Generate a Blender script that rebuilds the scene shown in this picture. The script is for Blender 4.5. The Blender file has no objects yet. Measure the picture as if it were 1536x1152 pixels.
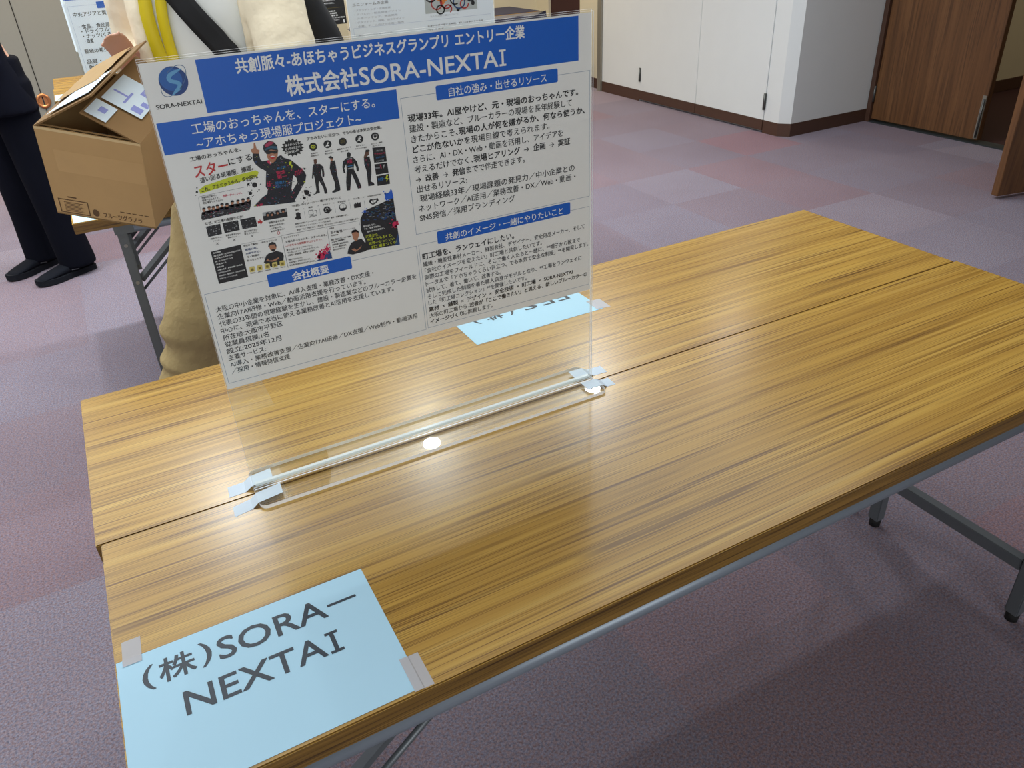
import bpy, bmesh, math, random
from mathutils import Vector, Matrix

# ------------------------------------------------------------------ scene, camera, light
S = bpy.context.scene
COL = S.collection
V = Vector
S.view_settings.view_transform = 'Standard'
S.view_settings.look = 'None'
S.view_settings.gamma = 1.0
S.view_settings.use_curve_mapping = False
S.view_settings.exposure = 0.0
S.cycles.transparent_max_bounces = 24

cam_d = bpy.data.cameras.new('camera')
cam = bpy.data.objects.new('camera', cam_d)
COL.objects.link(cam)
CAM = V((0.15040, -0.55010, 1.41870))
RX = V((0.87970828, -0.47309597, -0.04789097))
RU = V((0.28012455, 0.43421681, 0.85614602))
RF = V((0.38424416, 0.76657418, -0.51450991))
cam.matrix_world = Matrix(((RX.x, RU.x, -RF.x, CAM.x), (RX.y, RU.y, -RF.y, CAM.y), (RX.z, RU.z, -RF.z, CAM.z), (0, 0, 0, 1)))
cam_d.sensor_width = 36.0
cam_d.lens = 36.0 * 1165.4 / 1536.0
cam_d.clip_start = 0.02
S.camera = cam

w = bpy.data.worlds.new('world')
S.world = w
w.use_nodes = True
w.node_tree.nodes['Background'].inputs[0].default_value = (1.0, 0.97, 0.94, 1)
w.node_tree.nodes['Background'].inputs[1].default_value = 0.30

CEIL = 2.7
def lamp(x, y, power, color, r=0.05, z=CEIL - 0.03, spread=150):
    d = bpy.data.lights.new('downlight', 'AREA')
    d.shape = 'DISK'
    d.size = 2 * r
    d.energy = power
    d.color = color
    d.spread = math.radians(spread)
    o = bpy.data.objects.new('downlight', d)
    o.location = (x, y, z)
    COL.objects.link(o)
COOL = (0.90, 0.97, 1.0)
WARM = (1.0, 0.86, 0.64)
for x in (-2.03, -0.88, 0.27, 1.42, 2.57, 3.72):
    lamp(x, 3.10, 13 if x < 3.5 else 5, COOL)
for x in (0.3, 2.0, 3.75):
    lamp(x, 6.1, 20, WARM)
for x in (-2.0, -0.8):
    lamp(x, 5.4, 20, (1.0, 0.93, 0.82))
lamp(6.9, 2.2, 8, WARM, spread=110)  # unseen lamp added to brighten the corridor wall
# luminous ceiling panels over the rows of tables
pd = bpy.data.lights.new('ceiling_panel', 'AREA')
pd.shape = 'RECTANGLE'
pd.size, pd.size_y = 6.2, 3.6
pd.energy = 138
pd.color = (0.93, 0.98, 1.0)
po = bpy.data.objects.new('ceiling_panel', pd)
po.location = (0.2, 2.60, CEIL - 0.02)
COL.objects.link(po)
# added fill light behind the camera, brightens the poster face
wd = bpy.data.lights.new('front_fill', 'AREA')
wd.shape = 'RECTANGLE'
wd.size, wd.size_y = 3.2, 1.5
wd.energy = 80
wd.color = (0.95, 0.98, 1.0)
wo = bpy.data.objects.new('front_fill', wd)
wo.location = (-1.0, -3.9, 1.65)
wo.rotation_euler = (math.radians(90), 0, 0)
COL.objects.link(wo)

# ------------------------------------------------------------------ materials
MATS = {}
def lin(c):
    return tuple(((v / 255.0) / 12.92 if v / 255.0 <= 0.04045 else ((v / 255.0 + 0.055) / 1.055) ** 2.4) for v in c) + (1.0,)
def nt(name):
    m = bpy.data.materials.new(name)
    m.use_nodes = True
    t = m.node_tree
    b = t.nodes['Principled BSDF']
    MATS[name] = m
    return m, t, b
def N(t, kind, **kw):
    n = t.nodes.new(kind)
    for k, v in kw.items():
        if hasattr(n, k):
            setattr(n, k, v)
        else:
            n.inputs[k].default_value = v
    return n
def plain(name, rgb, rough=0.6, metal=0.0, var=0.06, scale=30.0, bump=0.0, spec=0.5, dist=0.002):
    m, t, b = nt(name)
    tc = N(t, 'ShaderNodeTexCoord')
    no = N(t, 'ShaderNodeTexNoise', Scale=scale, Detail=4.0)
    t.links.new(tc.outputs['Object'], no.inputs['Vector'])
    mx = N(t, 'ShaderNodeMix', data_type='RGBA')
    c = lin(rgb)
    mx.inputs[6].default_value = tuple(max(0, v * (1 - var)) for v in c[:3]) + (1,)
    mx.inputs[7].default_value = tuple(min(1, v * (1 + var)) for v in c[:3]) + (1,)
    t.links.new(no.outputs['Fac'], mx.inputs[0])
    t.links.new(mx.outputs[2], b.inputs['Base Color'])
    b.inputs['Roughness'].default_value = rough
    b.inputs['Metallic'].default_value = metal
    b.inputs['Specular IOR Level'].default_value = spec
    if bump:
        bp = N(t, 'ShaderNodeBump', Strength=bump, Distance=dist)
        t.links.new(no.outputs['Fac'], bp.inputs['Height'])
        t.links.new(bp.outputs[0], b.inputs['Normal'])
    return m
def ramp(t, fac, stops):
    r = N(t, 'ShaderNodeValToRGB')
    els = r.color_ramp.elements
    while len(els) < len(stops):
        els.new(0.5)
    for e, (p, c) in zip(els, stops):
        e.position = p
        e.color = lin(c)
    t.links.new(fac, r.inputs[0])
    return r
def mixc(t, a, b_, fac, mode='MIX'):
    m = N(t, 'ShaderNodeMix', data_type='RGBA', blend_type=mode)
    if isinstance(fac, (int, float)):
        m.inputs[0].default_value = fac
    else:
        t.links.new(fac, m.inputs[0])
    for s, i in ((a, 6), (b_, 7)):
        if isinstance(s, tuple):
            m.inputs[i].default_value = s
        else:
            t.links.new(s, m.inputs[i])
    return m.outputs[2]
def mapping(t, scale, rot=(0, 0, 0), coord='Object'):
    tc = N(t, 'ShaderNodeTexCoord')
    mp = N(t, 'ShaderNodeMapping')
    mp.inputs['Scale'].default_value = scale
    mp.inputs['Rotation'].default_value = rot
    t.links.new(tc.outputs[coord], mp.inputs['Vector'])
    return mp.outputs[0]

def wood(name, stops, sc, rough, fine, dark, axis='x', coat=0.0, bump=0.05):
    """long grain running along the local x axis"""
    m, t, b = nt(name)
    tc = N(t, 'ShaderNodeTexCoord')
    src = tc.outputs['Object']
    if axis == 'z':                          # upright grain: swap the axes first
        sp = N(t, 'ShaderNodeSeparateXYZ')
        cb = N(t, 'ShaderNodeCombineXYZ')
        t.links.new(src, sp.inputs[0])
        for i_, o_ in ((0, 2), (1, 0), (2, 1)):
            t.links.new(sp.outputs[o_], cb.inputs[i_])
        src = cb.outputs[0]
    ml = N(t, 'ShaderNodeVectorMath', operation='MULTIPLY')
    t.links.new(src, ml.inputs[0])
    ml.inputs[1].default_value = sc
    v = ml.outputs[0]
    warp = N(t, 'ShaderNodeTexNoise', Scale=0.55, Detail=2.0)
    t.links.new(v, warp.inputs['Vector'])
    mad = N(t, 'ShaderNodeVectorMath', operation='MULTIPLY_ADD')
    t.links.new(warp.outputs['Color'], mad.inputs[0])
    mad.inputs[1].default_value = (0.0, 3.2, 0.0)
    t.links.new(v, mad.inputs[2])
    n1 = N(t, 'ShaderNodeTexNoise', Scale=1.0, Detail=5.0, Roughness=0.62)
    t.links.new(mad.outputs[0], n1.inputs['Vector'])
    c1 = ramp(t, n1.outputs['Fac'], stops)
    # short dark pores drawn out along the grain
    v2 = N(t, 'ShaderNodeVectorMath', operation='MULTIPLY')
    t.links.new(mad.outputs[0], v2.inputs[0])
    v2.inputs[1].default_value = (2.6, fine, fine)
    n2 = N(t, 'ShaderNodeTexNoise', Scale=1.0, Detail=3.0, Roughness=0.55)
    t.links.new(v2.outputs[0], n2.inputs['Vector'])
    r2 = ramp(t, n2.outputs['Fac'], [(0.50, (0, 0, 0)), (0.66, (245, 245, 245))])
    c2 = mixc(t, c1.outputs[0], lin(dark), r2.outputs[0])
    v4 = N(t, 'ShaderNodeVectorMath', operation='MULTIPLY')
    t.links.new(mad.outputs[0], v4.inputs[0])
    v4.inputs[1].default_value = (1.4, fine * 0.6, fine * 0.6)
    n4 = N(t, 'ShaderNodeTexNoise', Scale=1.0, Detail=2.0, Roughness=0.5)
    t.links.new(v4.outputs[0], n4.inputs['Vector'])
    r4 = ramp(t, n4.outputs['Fac'], [(0.60, (0, 0, 0)), (0.72, (200, 200, 200))])
    c2 = mixc(t, c2, lin(dark), r4.outputs[0])
    v3 = N(t, 'ShaderNodeVectorMath', operation='MULTIPLY')
    t.links.new(v, v3.inputs[0])
    v3.inputs[1].default_value = (0.7, 0.12, 0.12)
    n3 = N(t, 'ShaderNodeTexNoise', Scale=1.0, Detail=1.0)
    t.links.new(v3.outputs[0], n3.inputs['Vector'])
    r3 = ramp(t, n3.outputs['Fac'], [(0.3, (228, 220, 206)), (0.7, (255, 255, 255))])
    c3 = mixc(t, c2, r3.outputs[0], 1.0, 'MULTIPLY')
    t.links.new(c3, b.inputs['Base Color'])
    b.inputs['Roughness'].default_value = rough
    b.inputs['Coat Weight'].default_value = coat
    b.inputs['Coat Roughness'].default_value = 0.12
    bp = N(t, 'ShaderNodeBump', Strength=bump, Distance=0.0006)
    t.links.new(n2.outputs['Fac'], bp.inputs['Height'])
    t.links.new(bp.outputs[0], b.inputs['Normal'])
    return m
wood('oak_laminate', [(0.30, (172, 132, 54)), (0.44, (194, 153, 66)), (0.56, (206, 166, 76)), (0.70, (216, 180, 94))],
     (0.85, 118, 118), 0.25, 3.4, (108, 73, 28))
wood('oak_edge', [(0.3, (108, 80, 32)), (0.5, (126, 95, 40)), (0.7, (144, 110, 52))], (1.3, 90, 110), 0.45, 3.0, (64, 42, 16))  # brown edge band, its colour darkened further to stand for shade
wood('door_veneer', [(0.3, (98, 66, 38)), (0.5, (112, 76, 45)), (0.7, (126, 88, 54))], (0.9, 22, 22), 0.5, 3.0, (88, 58, 34), axis='z', bump=0.03)

def carpet():
    m, t, b = nt('carpet_tile')
    tc = N(t, 'ShaderNodeTexCoord')
    sc = N(t, 'ShaderNodeVectorMath', operation='MULTIPLY_ADD')
    t.links.new(tc.outputs['Object'], sc.inputs[0])
    sc.inputs[1].default_value = (2.0, 2.0, 0.0)
    sc.inputs[2].default_value = (0.21, 0.42, 0.0)
    fl = N(t, 'ShaderNodeVectorMath', operation='FLOOR')
    t.links.new(sc.outputs[0], fl.inputs[0])
    wn = N(t, 'ShaderNodeTexWhiteNoise', noise_dimensions='3D')
    t.links.new(fl.outputs[0], wn.inputs['Vector'])
    base = ramp(t, wn.outputs['Value'], [(0.0, (166, 140, 143)), (0.18, (160, 146, 151)), (0.50, (155, 148, 157)), (0.80, (160, 156, 166)), (0.93, (172, 166, 174)), (1.0, (172, 134, 137))])
    n1 = N(t, 'ShaderNodeTexNoise', Scale=190.0, Detail=3.0, Roughness=0.85)
    t.links.new(tc.outputs['Object'], n1.inputs['Vector'])
    r1 = ramp(t, n1.outputs['Fac'], [(0.36, (84, 72, 78)), (0.5, (200, 196, 200)), (0.64, (255, 255, 255))])
    c = mixc(t, base.outputs[0], r1.outputs[0], 0.8, 'MULTIPLY')
    n2 = N(t, 'ShaderNodeTexNoise', Scale=150.0, Detail=1.0)
    t.links.new(tc.outputs['Object'], n2.inputs['Vector'])
    r2 = ramp(t, n2.outputs['Fac'], [(0.40, (160, 122, 122)), (0.60, (126, 136, 168))])
    c = mixc(t, c, r2.outputs[0], 0.28)
    n3 = N(t, 'ShaderNodeTexNoise', Scale=1.6, Detail=3.0)
    t.links.new(tc.outputs['Object'], n3.inputs['Vector'])
    r3 = ramp(t, n3.outputs['Fac'], [(0.35, (246, 243, 243)), (0.65, (255, 255, 255))])
    c = mixc(t, c, r3.outputs[0], 1.0, 'MULTIPLY')
    t.links.new(c, b.inputs['Base Color'])
    b.inputs['Roughness'].default_value = 0.95
    b.inputs['Specular IOR Level'].default_value = 0.1
    bp = N(t, 'ShaderNodeBump', Strength=0.6, Distance=0.004)
    t.links.new(n1.outputs['Fac'], bp.inputs['Height'])
    t.links.new(bp.outputs[0], b.inputs['Normal'])
carpet()

def clear(name, tint, rough, ior, body=0.0, bodyc=(0.9, 0.97, 1.0, 1)):
    """thin clear plastic: see-through with Fresnel reflection"""
    m = bpy.data.materials.new(name)
    m.use_nodes = True
    t = m.node_tree
    t.nodes.remove(t.nodes['Principled BSDF'])
    out = t.nodes['Material Output']
    tr = N(t, 'ShaderNodeBsdfTransparent')
    tr.inputs[0].default_value = tint
    gl = N(t, 'ShaderNodeBsdfGlossy')
    gl.inputs['Roughness'].default_value = rough
    lw = N(t, 'ShaderNodeLayerWeight')
    lw.inputs['Blend'].default_value = 0.12
    cl = N(t, 'ShaderNodeMath', operation='MULTIPLY_ADD')
    t.links.new(lw.outputs['Facing'], cl.inputs[0])
    cl.inputs[1].default_value = 0.17
    cl.inputs[2].default_value = 0.018
    mx = N(t, 'ShaderNodeMixShader')
    t.links.new(cl.outputs[0], mx.inputs[0])
    t.links.new(tr.outputs[0], mx.inputs[1])
    t.links.new(gl.outputs[0], mx.inputs[2])
    last = mx
    if body:
        df = N(t, 'ShaderNodeBsdfDiffuse')
        df.inputs[0].default_value = bodyc
        m2 = N(t, 'ShaderNodeMixShader')
        m2.inputs[0].default_value = body
        t.links.new(mx.outputs[0], m2.inputs[1])
        t.links.new(df.outputs[0], m2.inputs[2])
        last = m2
    t.links.new(last.outputs[0], out.inputs[0])
    MATS[name] = m
clear('acrylic', (0.985, 0.99, 0.985, 1), 0.015, 1.49)
clear('acrylic_edge', (0.9, 0.95, 0.95, 1), 0.1, 1.49, body=0.9, bodyc=(0.95, 0.98, 1.0, 1))
clear('acrylic_joint', (0.9, 0.95, 0.95, 1), 0.1, 1.49, body=0.75)
clear('white_tape', (0.9, 0.95, 1.0, 1), 0.3, 1.4, body=0.78, bodyc=(0.78, 0.90, 1.0, 1))
clear('masking_tape', (0.9, 0.9, 0.9, 1), 0.35, 1.4, body=0.60, bodyc=(0.74, 0.74, 0.76, 1))

plain('blue_paper', (186, 230, 252), 0.7, var=0.012, scale=18)
plain('poster_paper', (234, 234, 232), 0.55, var=0.01, scale=20)
plain('white_paper', (228, 240, 253), 0.6, var=0.01, scale=20)
INK = dict(paper=(234, 234, 232), blue=(0, 92, 194), black=(22, 22, 24), grey=(120, 124, 130), lineblue=(80, 110, 150), skin=(176, 122, 92), navyink=(20, 24, 34),
           pinkdark=(168, 48, 84), steelblue=(44, 90, 116), red=(190, 40, 44), lime=(200, 210, 40), crimson=(204, 36, 84), navyblue=(28, 66, 122), ash=(168, 170, 172),
           skyink=(40, 120, 180), ink=(28, 29, 32), brown=(96, 62, 44), gold=(214, 196, 112), olive=(128, 112, 44), blueink=(26, 92, 200),
           logo_deep=(16, 60, 128), logo_mid=(24, 92, 170), logo_light=(96, 160, 206), sign_ink=(38, 52, 66), white_ink=(226, 228, 230), pale_blue_ink=(120, 150, 200),
           ring_red=(178, 60, 60), ring_black=(30, 30, 34), ring_blue=(40, 70, 120), ring_orange=(220, 130, 60), photo_grey=(176, 186, 190), faint=(186, 194, 206), black_print=(24, 24, 26))
for k, c in INK.items():
    plain(k, c, 0.5, var=0.0)
plain('grey_steel', (128, 138, 148), 0.38, metal=0.3, var=0.04, scale=60)
plain('dark_steel', (104, 110, 114), 0.42, metal=0.35, var=0.05, scale=60)
plain('bolt_metal', (168, 170, 172), 0.3, metal=0.9, var=0.04)
plain('black_rubber', (22, 22, 22), 0.7)
plain('wall_paint', (214, 218, 218), 0.85, var=0.025, scale=6, bump=0.03)
plain('wall_paint_warm', (208, 200, 176), 0.85, var=0.03, scale=6, bump=0.03)
plain('partition_cloth', (142, 143, 137), 0.85, var=0.03, scale=40, bump=0.05)
plain('ceiling_board', (232, 232, 228), 0.9, var=0.02, scale=12)
plain('brown_vinyl', (74, 50, 38), 0.5, var=0.08, scale=30)
plain('dark_maroon', (54, 22, 22), 0.8, var=0.1, scale=20)
plain('column_metal', (150, 146, 134), 0.4, metal=0.5, var=0.04)
plain('hinge_metal', (96, 98, 96), 0.4, metal=0.7, var=0.1)
plain('seam_shadow_gap', (60, 58, 54), 0.9)
plain('copper', (206, 140, 92), 0.3, metal=0.75, var=0.05)
plain('threshold_metal', (60, 66, 68), 0.5, metal=0.5)
plain('navy_suit', (12, 14, 25), 0.95, var=0.12, scale=90, bump=0.1, spec=0.12)
plain('navy_trouser', (10, 12, 22), 0.95, var=0.12, scale=60, bump=0.1, spec=0.12)
plain('shoe_mesh', (15, 18, 26), 0.85, spec=0.15, var=0.2, scale=300, bump=0.3)
plain('shoe_sole', (26, 28, 34), 0.8, spec=0.15)
plain('shoe_mark', (96, 100, 106), 0.5)
plain('cream_jacket', (247, 236, 208), 0.85, var=0.05, scale=9, bump=0.8, dist=0.02, spec=0.2)
plain('white_shirt', (240, 245, 243), 0.85, var=0.04, scale=12, bump=0.1)
plain('khaki_cloth', (172, 152, 108), 0.9, var=0.10, scale=13, bump=0.9, dist=0.02, spec=0.2)
plain('lanyard_yellow', (226, 204, 22), 0.6, var=0.05)
plain('card_lime', (226, 232, 80), 0.4, var=0.03)
plain('bag_black', (18, 20, 24), 0.75, var=0.15, scale=60, bump=0.1)
plain('skin_tone', (214, 164, 138), 0.55, var=0.05, scale=20)
plain('hair_black', (26, 22, 20), 0.5, var=0.2, scale=120, bump=0.3)
plain('eye_white', (230, 228, 224), 0.3)
plain('eye_dark', (28, 20, 16), 0.2)
plain('lip', (176, 98, 92), 0.5)
plain('cardboard', (196, 160, 108), 0.8, var=0.06, scale=16, bump=0.08)
plain('card_edge', (222, 196, 146), 0.8, var=0.05)
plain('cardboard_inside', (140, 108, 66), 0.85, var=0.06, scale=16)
plain('packing_tape', (202, 166, 112), 0.28, var=0.05, scale=30, bump=0.3)
plain('box_print', (104, 78, 50), 0.7)
plain('label_white', (214, 230, 240), 0.6)
plain('label_blue', (140, 148, 212), 0.6)
plain('navy_tablecloth', (40, 40, 62), 0.9, var=0.08, scale=60)
plain('grey_skirt_cloth', (176, 168, 158), 0.9, var=0.05, scale=30)

# ------------------------------------------------------------------ mesh builder and tagging
class MB:
    def __init__(s):
        s.v, s.f, s.m, s.names, s.smooth = [], [], [], [], []
    def mi(s, n):
        if n not in s.names:
            s.names.append(n)
        return s.names.index(n)
    def add(s, vs, fs, mat, smooth=False):
        o = len(s.v)
        s.v += [V(p) for p in vs]
        i = s.mi(mat)
        for f in fs:
            s.f.append([o + k for k in f])
            s.m.append(i)
            s.smooth.append(smooth)
    def box(s, lo, hi, mat, M=None, sides=None, bevel=0.0):
        x0, y0, z0 = lo
        x1, y1, z1 = hi
        if bevel:
            b = bevel
            vs, fs = [], []
            bm = bmesh.new()
            r = bmesh.ops.create_cube(bm, size=1.0)
            for q in bm.verts:
                q.co = V((x0 + (q.co.x + .5) * (x1 - x0), y0 + (q.co.y + .5) * (y1 - y0), z0 + (q.co.z + .5) * (z1 - z0)))
            bmesh.ops.bevel(bm, geom=list(bm.edges), offset=b, segments=2, affect='EDGES')
            bm.verts.index_update()
            vs = [q.co.copy() for q in bm.verts]
            fs = [[q.index for q in f.verts] for f in bm.faces]
            nz = [f.normal.copy() for f in bm.faces]
            bm.free()
        else:
            vs = [V(p) for p in ((x0, y0, z0), (x1, y0, z0), (x1, y1, z0), (x0, y1, z0), (x0, y0, z1), (x1, y0, z1), (x1, y1, z1), (x0, y1, z1))]
            fs = [[3, 2, 1, 0], [4, 5, 6, 7], [0, 1, 5, 4], [1, 2, 6, 5], [2, 3, 7, 6], [3, 0, 4, 7]]
            nz = [V(n) for n in ((0, 0, -1), (0, 0, 1), (0, -1, 0), (1, 0, 0), (0, 1, 0), (-1, 0, 0))]
        if M is not None:
            vs = [M @ p for p in vs]
        if sides is None:
            s.add(vs, fs, mat)
        else:
            o = len(s.v)
            s.v += vs
            for f, n in zip(fs, nz):
                s.f.append([o + k for k in f])
                s.m.append(s.mi(mat if abs(n.z) > 0.9 else sides))
                s.smooth.append(False)
    def tube(s, pts, rad, mat, seg=12, caps=True, up=V((0, 0, 1)), ell=None, smooth=True):
        """rad: one number or a list; ell: second radius list (elliptical section, second axis toward 'up')"""
        pts = [V(p) for p in pts]
        n = len(pts)
        rad = [rad] * n if isinstance(rad, (int, float)) else list(rad)
        ell = rad if ell is None else ([ell] * n if isinstance(ell, (int, float)) else list(ell))
        vs = []
        for i, p in enumerate(pts):
            d = (pts[min(i + 1, n - 1)] - pts[max(i - 1, 0)]).normalized()
            u = up - d * up.dot(d)
            if u.length < 1e-4:
                u = V((1, 0, 0)) - d * d.x
            u.normalize()
            r = d.cross(u)
            for k in range(seg):
                a = 2 * math.pi * k / seg
                vs.append(p + r * (rad[i] * math.cos(a)) + u * (ell[i] * math.sin(a)))
        fs = []
        for i in range(n - 1):
            for k in range(seg):
                a, b = i * seg + k, i * seg + (k + 1) % seg
                fs.append([a, b, b + seg, a + seg])
        s.add(vs, fs, mat, smooth)
        if caps:
            o = len(s.v) - len(vs)
            for ring, rev in ((0, True), (n - 1, False)):
                f = [o + ring * seg + k for k in range(seg)]
                s.f.append(f[::-1] if rev else f)
                s.m.append(s.mi(mat))
                s.smooth.append(False)
    def ball(s, c, r, mat, seg=16, rings=10, M=None):
        r = (r, r, r) if isinstance(r, (int, float)) else r
        vs = [V((0, 0, 1))]
        for i in range(1, rings):
            t_ = math.pi * i / rings
            for k in range(seg):
                a = 2 * math.pi * k / seg
                vs.append(V((math.sin(t_) * math.cos(a), math.sin(t_) * math.sin(a), math.cos(t_))))
        vs.append(V((0, 0, -1)))
        fs = [[0, 1 + k, 1 + (k + 1) % seg] for k in range(seg)]
        for i in range(rings - 2):
            for k in range(seg):
                a, b = 1 + i * seg + k, 1 + i * seg + (k + 1) % seg
                fs.append([a, a + seg, b + seg, b])
        L = len(vs) - 1
        fs += [[L, 1 + (rings - 2) * seg + (k + 1) % seg, 1 + (rings - 2) * seg + k] for k in range(seg)]
        vs = [V((p.x * r[0], p.y * r[1], p.z * r[2])) for p in vs]
        if M is not None:
            vs = [M @ p for p in vs]
        s.add([p + V(c) for p in vs], fs, mat, True)
    def build(s, name, parent=None, loc=None, M=None):
        me = bpy.data.meshes.new(name)
        off = V(loc) if loc is not None else V((0, 0, 0))
        me.from_pydata([p - off for p in s.v], [], s.f)
        for n in s.names:
            me.materials.append(MATS[n])
        me.polygons.foreach_set('material_index', s.m)
        me.polygons.foreach_set('use_smooth', s.smooth)
        me.update()
        o = bpy.data.objects.new(name, me)
        COL.objects.link(o)
        o.location = off
        if M is not None:
            o.matrix_world = M
        if parent is not None:
            o.parent = parent
            o.location = off - parent.location if M is None else o.location
        return o
def tag(o, label, cat, group=None, kind=None):
    o['label'] = label
    o['category'] = cat
    if group:
        o['group'] = group
    if kind:
        o['kind'] = kind
    return o
def thing(name, label, cat, loc, group=None):
    o = bpy.data.objects.new(name, None)
    o.empty_display_size = 0.1
    COL.objects.link(o)
    o.location = loc
    return tag(o, label, cat, group)
def structure(o, label=None):
    o['kind'] = 'structure'
    if label:
        o['label'] = label
    return o
def dup(root, loc, label, group=None):
    r = root.copy()
    COL.objects.link(r)
    r.location = loc
    r['label'] = label
    if group:
        r['group'] = group
    for ch in list(root.children):
        c = ch.copy()
        COL.objects.link(c)
        c.parent = r
        for g in list(ch.children):
            d = g.copy()
            COL.objects.link(d)
            d.parent = c
    return r
def melt(mb, voxel, smooth_it=4, factor=0.5):
    """fuse the overlapping tubes of a builder into one continuous surface"""
    o = mb.build('melt')
    md = o.modifiers.new('r', 'REMESH')
    md.mode = 'VOXEL'
    md.voxel_size = voxel
    md.use_smooth_shade = True
    sm = o.modifiers.new('s', 'SMOOTH')
    sm.iterations = smooth_it
    sm.factor = factor
    dg = bpy.context.evaluated_depsgraph_get()
    dg.update()
    me = bpy.data.meshes.new_from_object(o.evaluated_get(dg))
    old = o.data
    bpy.data.objects.remove(o)
    bpy.data.meshes.remove(old)
    me.materials.clear()
    for n in mb.names[:1]:
        me.materials.append(MATS[n])
    for p in me.polygons:
        p.use_smooth = True
        p.material_index = 0
    return me
def put(name, me, parent=None):
    o = bpy.data.objects.new(name, me)
    me.name = name
    COL.objects.link(o)
    if parent is not None:
        o.parent = parent
        # meshes are made in world coordinates: bring them into the parent's frame
        me.transform(Matrix.Translation(-parent.location))
    return o

# ------------------------------------------------------------------ printing (text and flat shapes)
TXT = {}
def text_mesh(s, bold):
    key = (s, bold)
    if key in TXT:
        return TXT[key]
    cu = bpy.data.curves.new('t', 'FONT')
    cu.body = s
    cu.size = 1.0
    cu.resolution_u = 3
    cu.fill_mode = 'FRONT'
    o = bpy.data.objects.new('t', cu)
    COL.objects.link(o)
    dg = bpy.context.evaluated_depsgraph_get()
    dg.update()
    me = bpy.data.meshes.new_from_object(o.evaluated_get(dg))
    vs = [(v.co.x, v.co.y, 0) for v in me.vertices]
    fs = [list(p.vertices) for p in me.polygons]
    bpy.data.objects.remove(o)
    bpy.data.curves.remove(cu)
    bpy.data.meshes.remove(me)
    if bold:                                  # heavier strokes: the glyphs overprinted a little apart
        v0, f0, k = vs, fs, len(vs)
        vs, fs = [], []
        for n_, (dx, dy) in enumerate(((-1, -1), (1, -1), (-1, 1), (1, 1), (0, 0))):
            o_ = len(vs)
            vs += [(x + dx * bold, y + dy * bold, n_) for x, y, q in v0]
            fs += [[o_ + i for i in f] for f in f0]
    TXT[key] = (vs, fs)
    return TXT[key]
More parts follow.
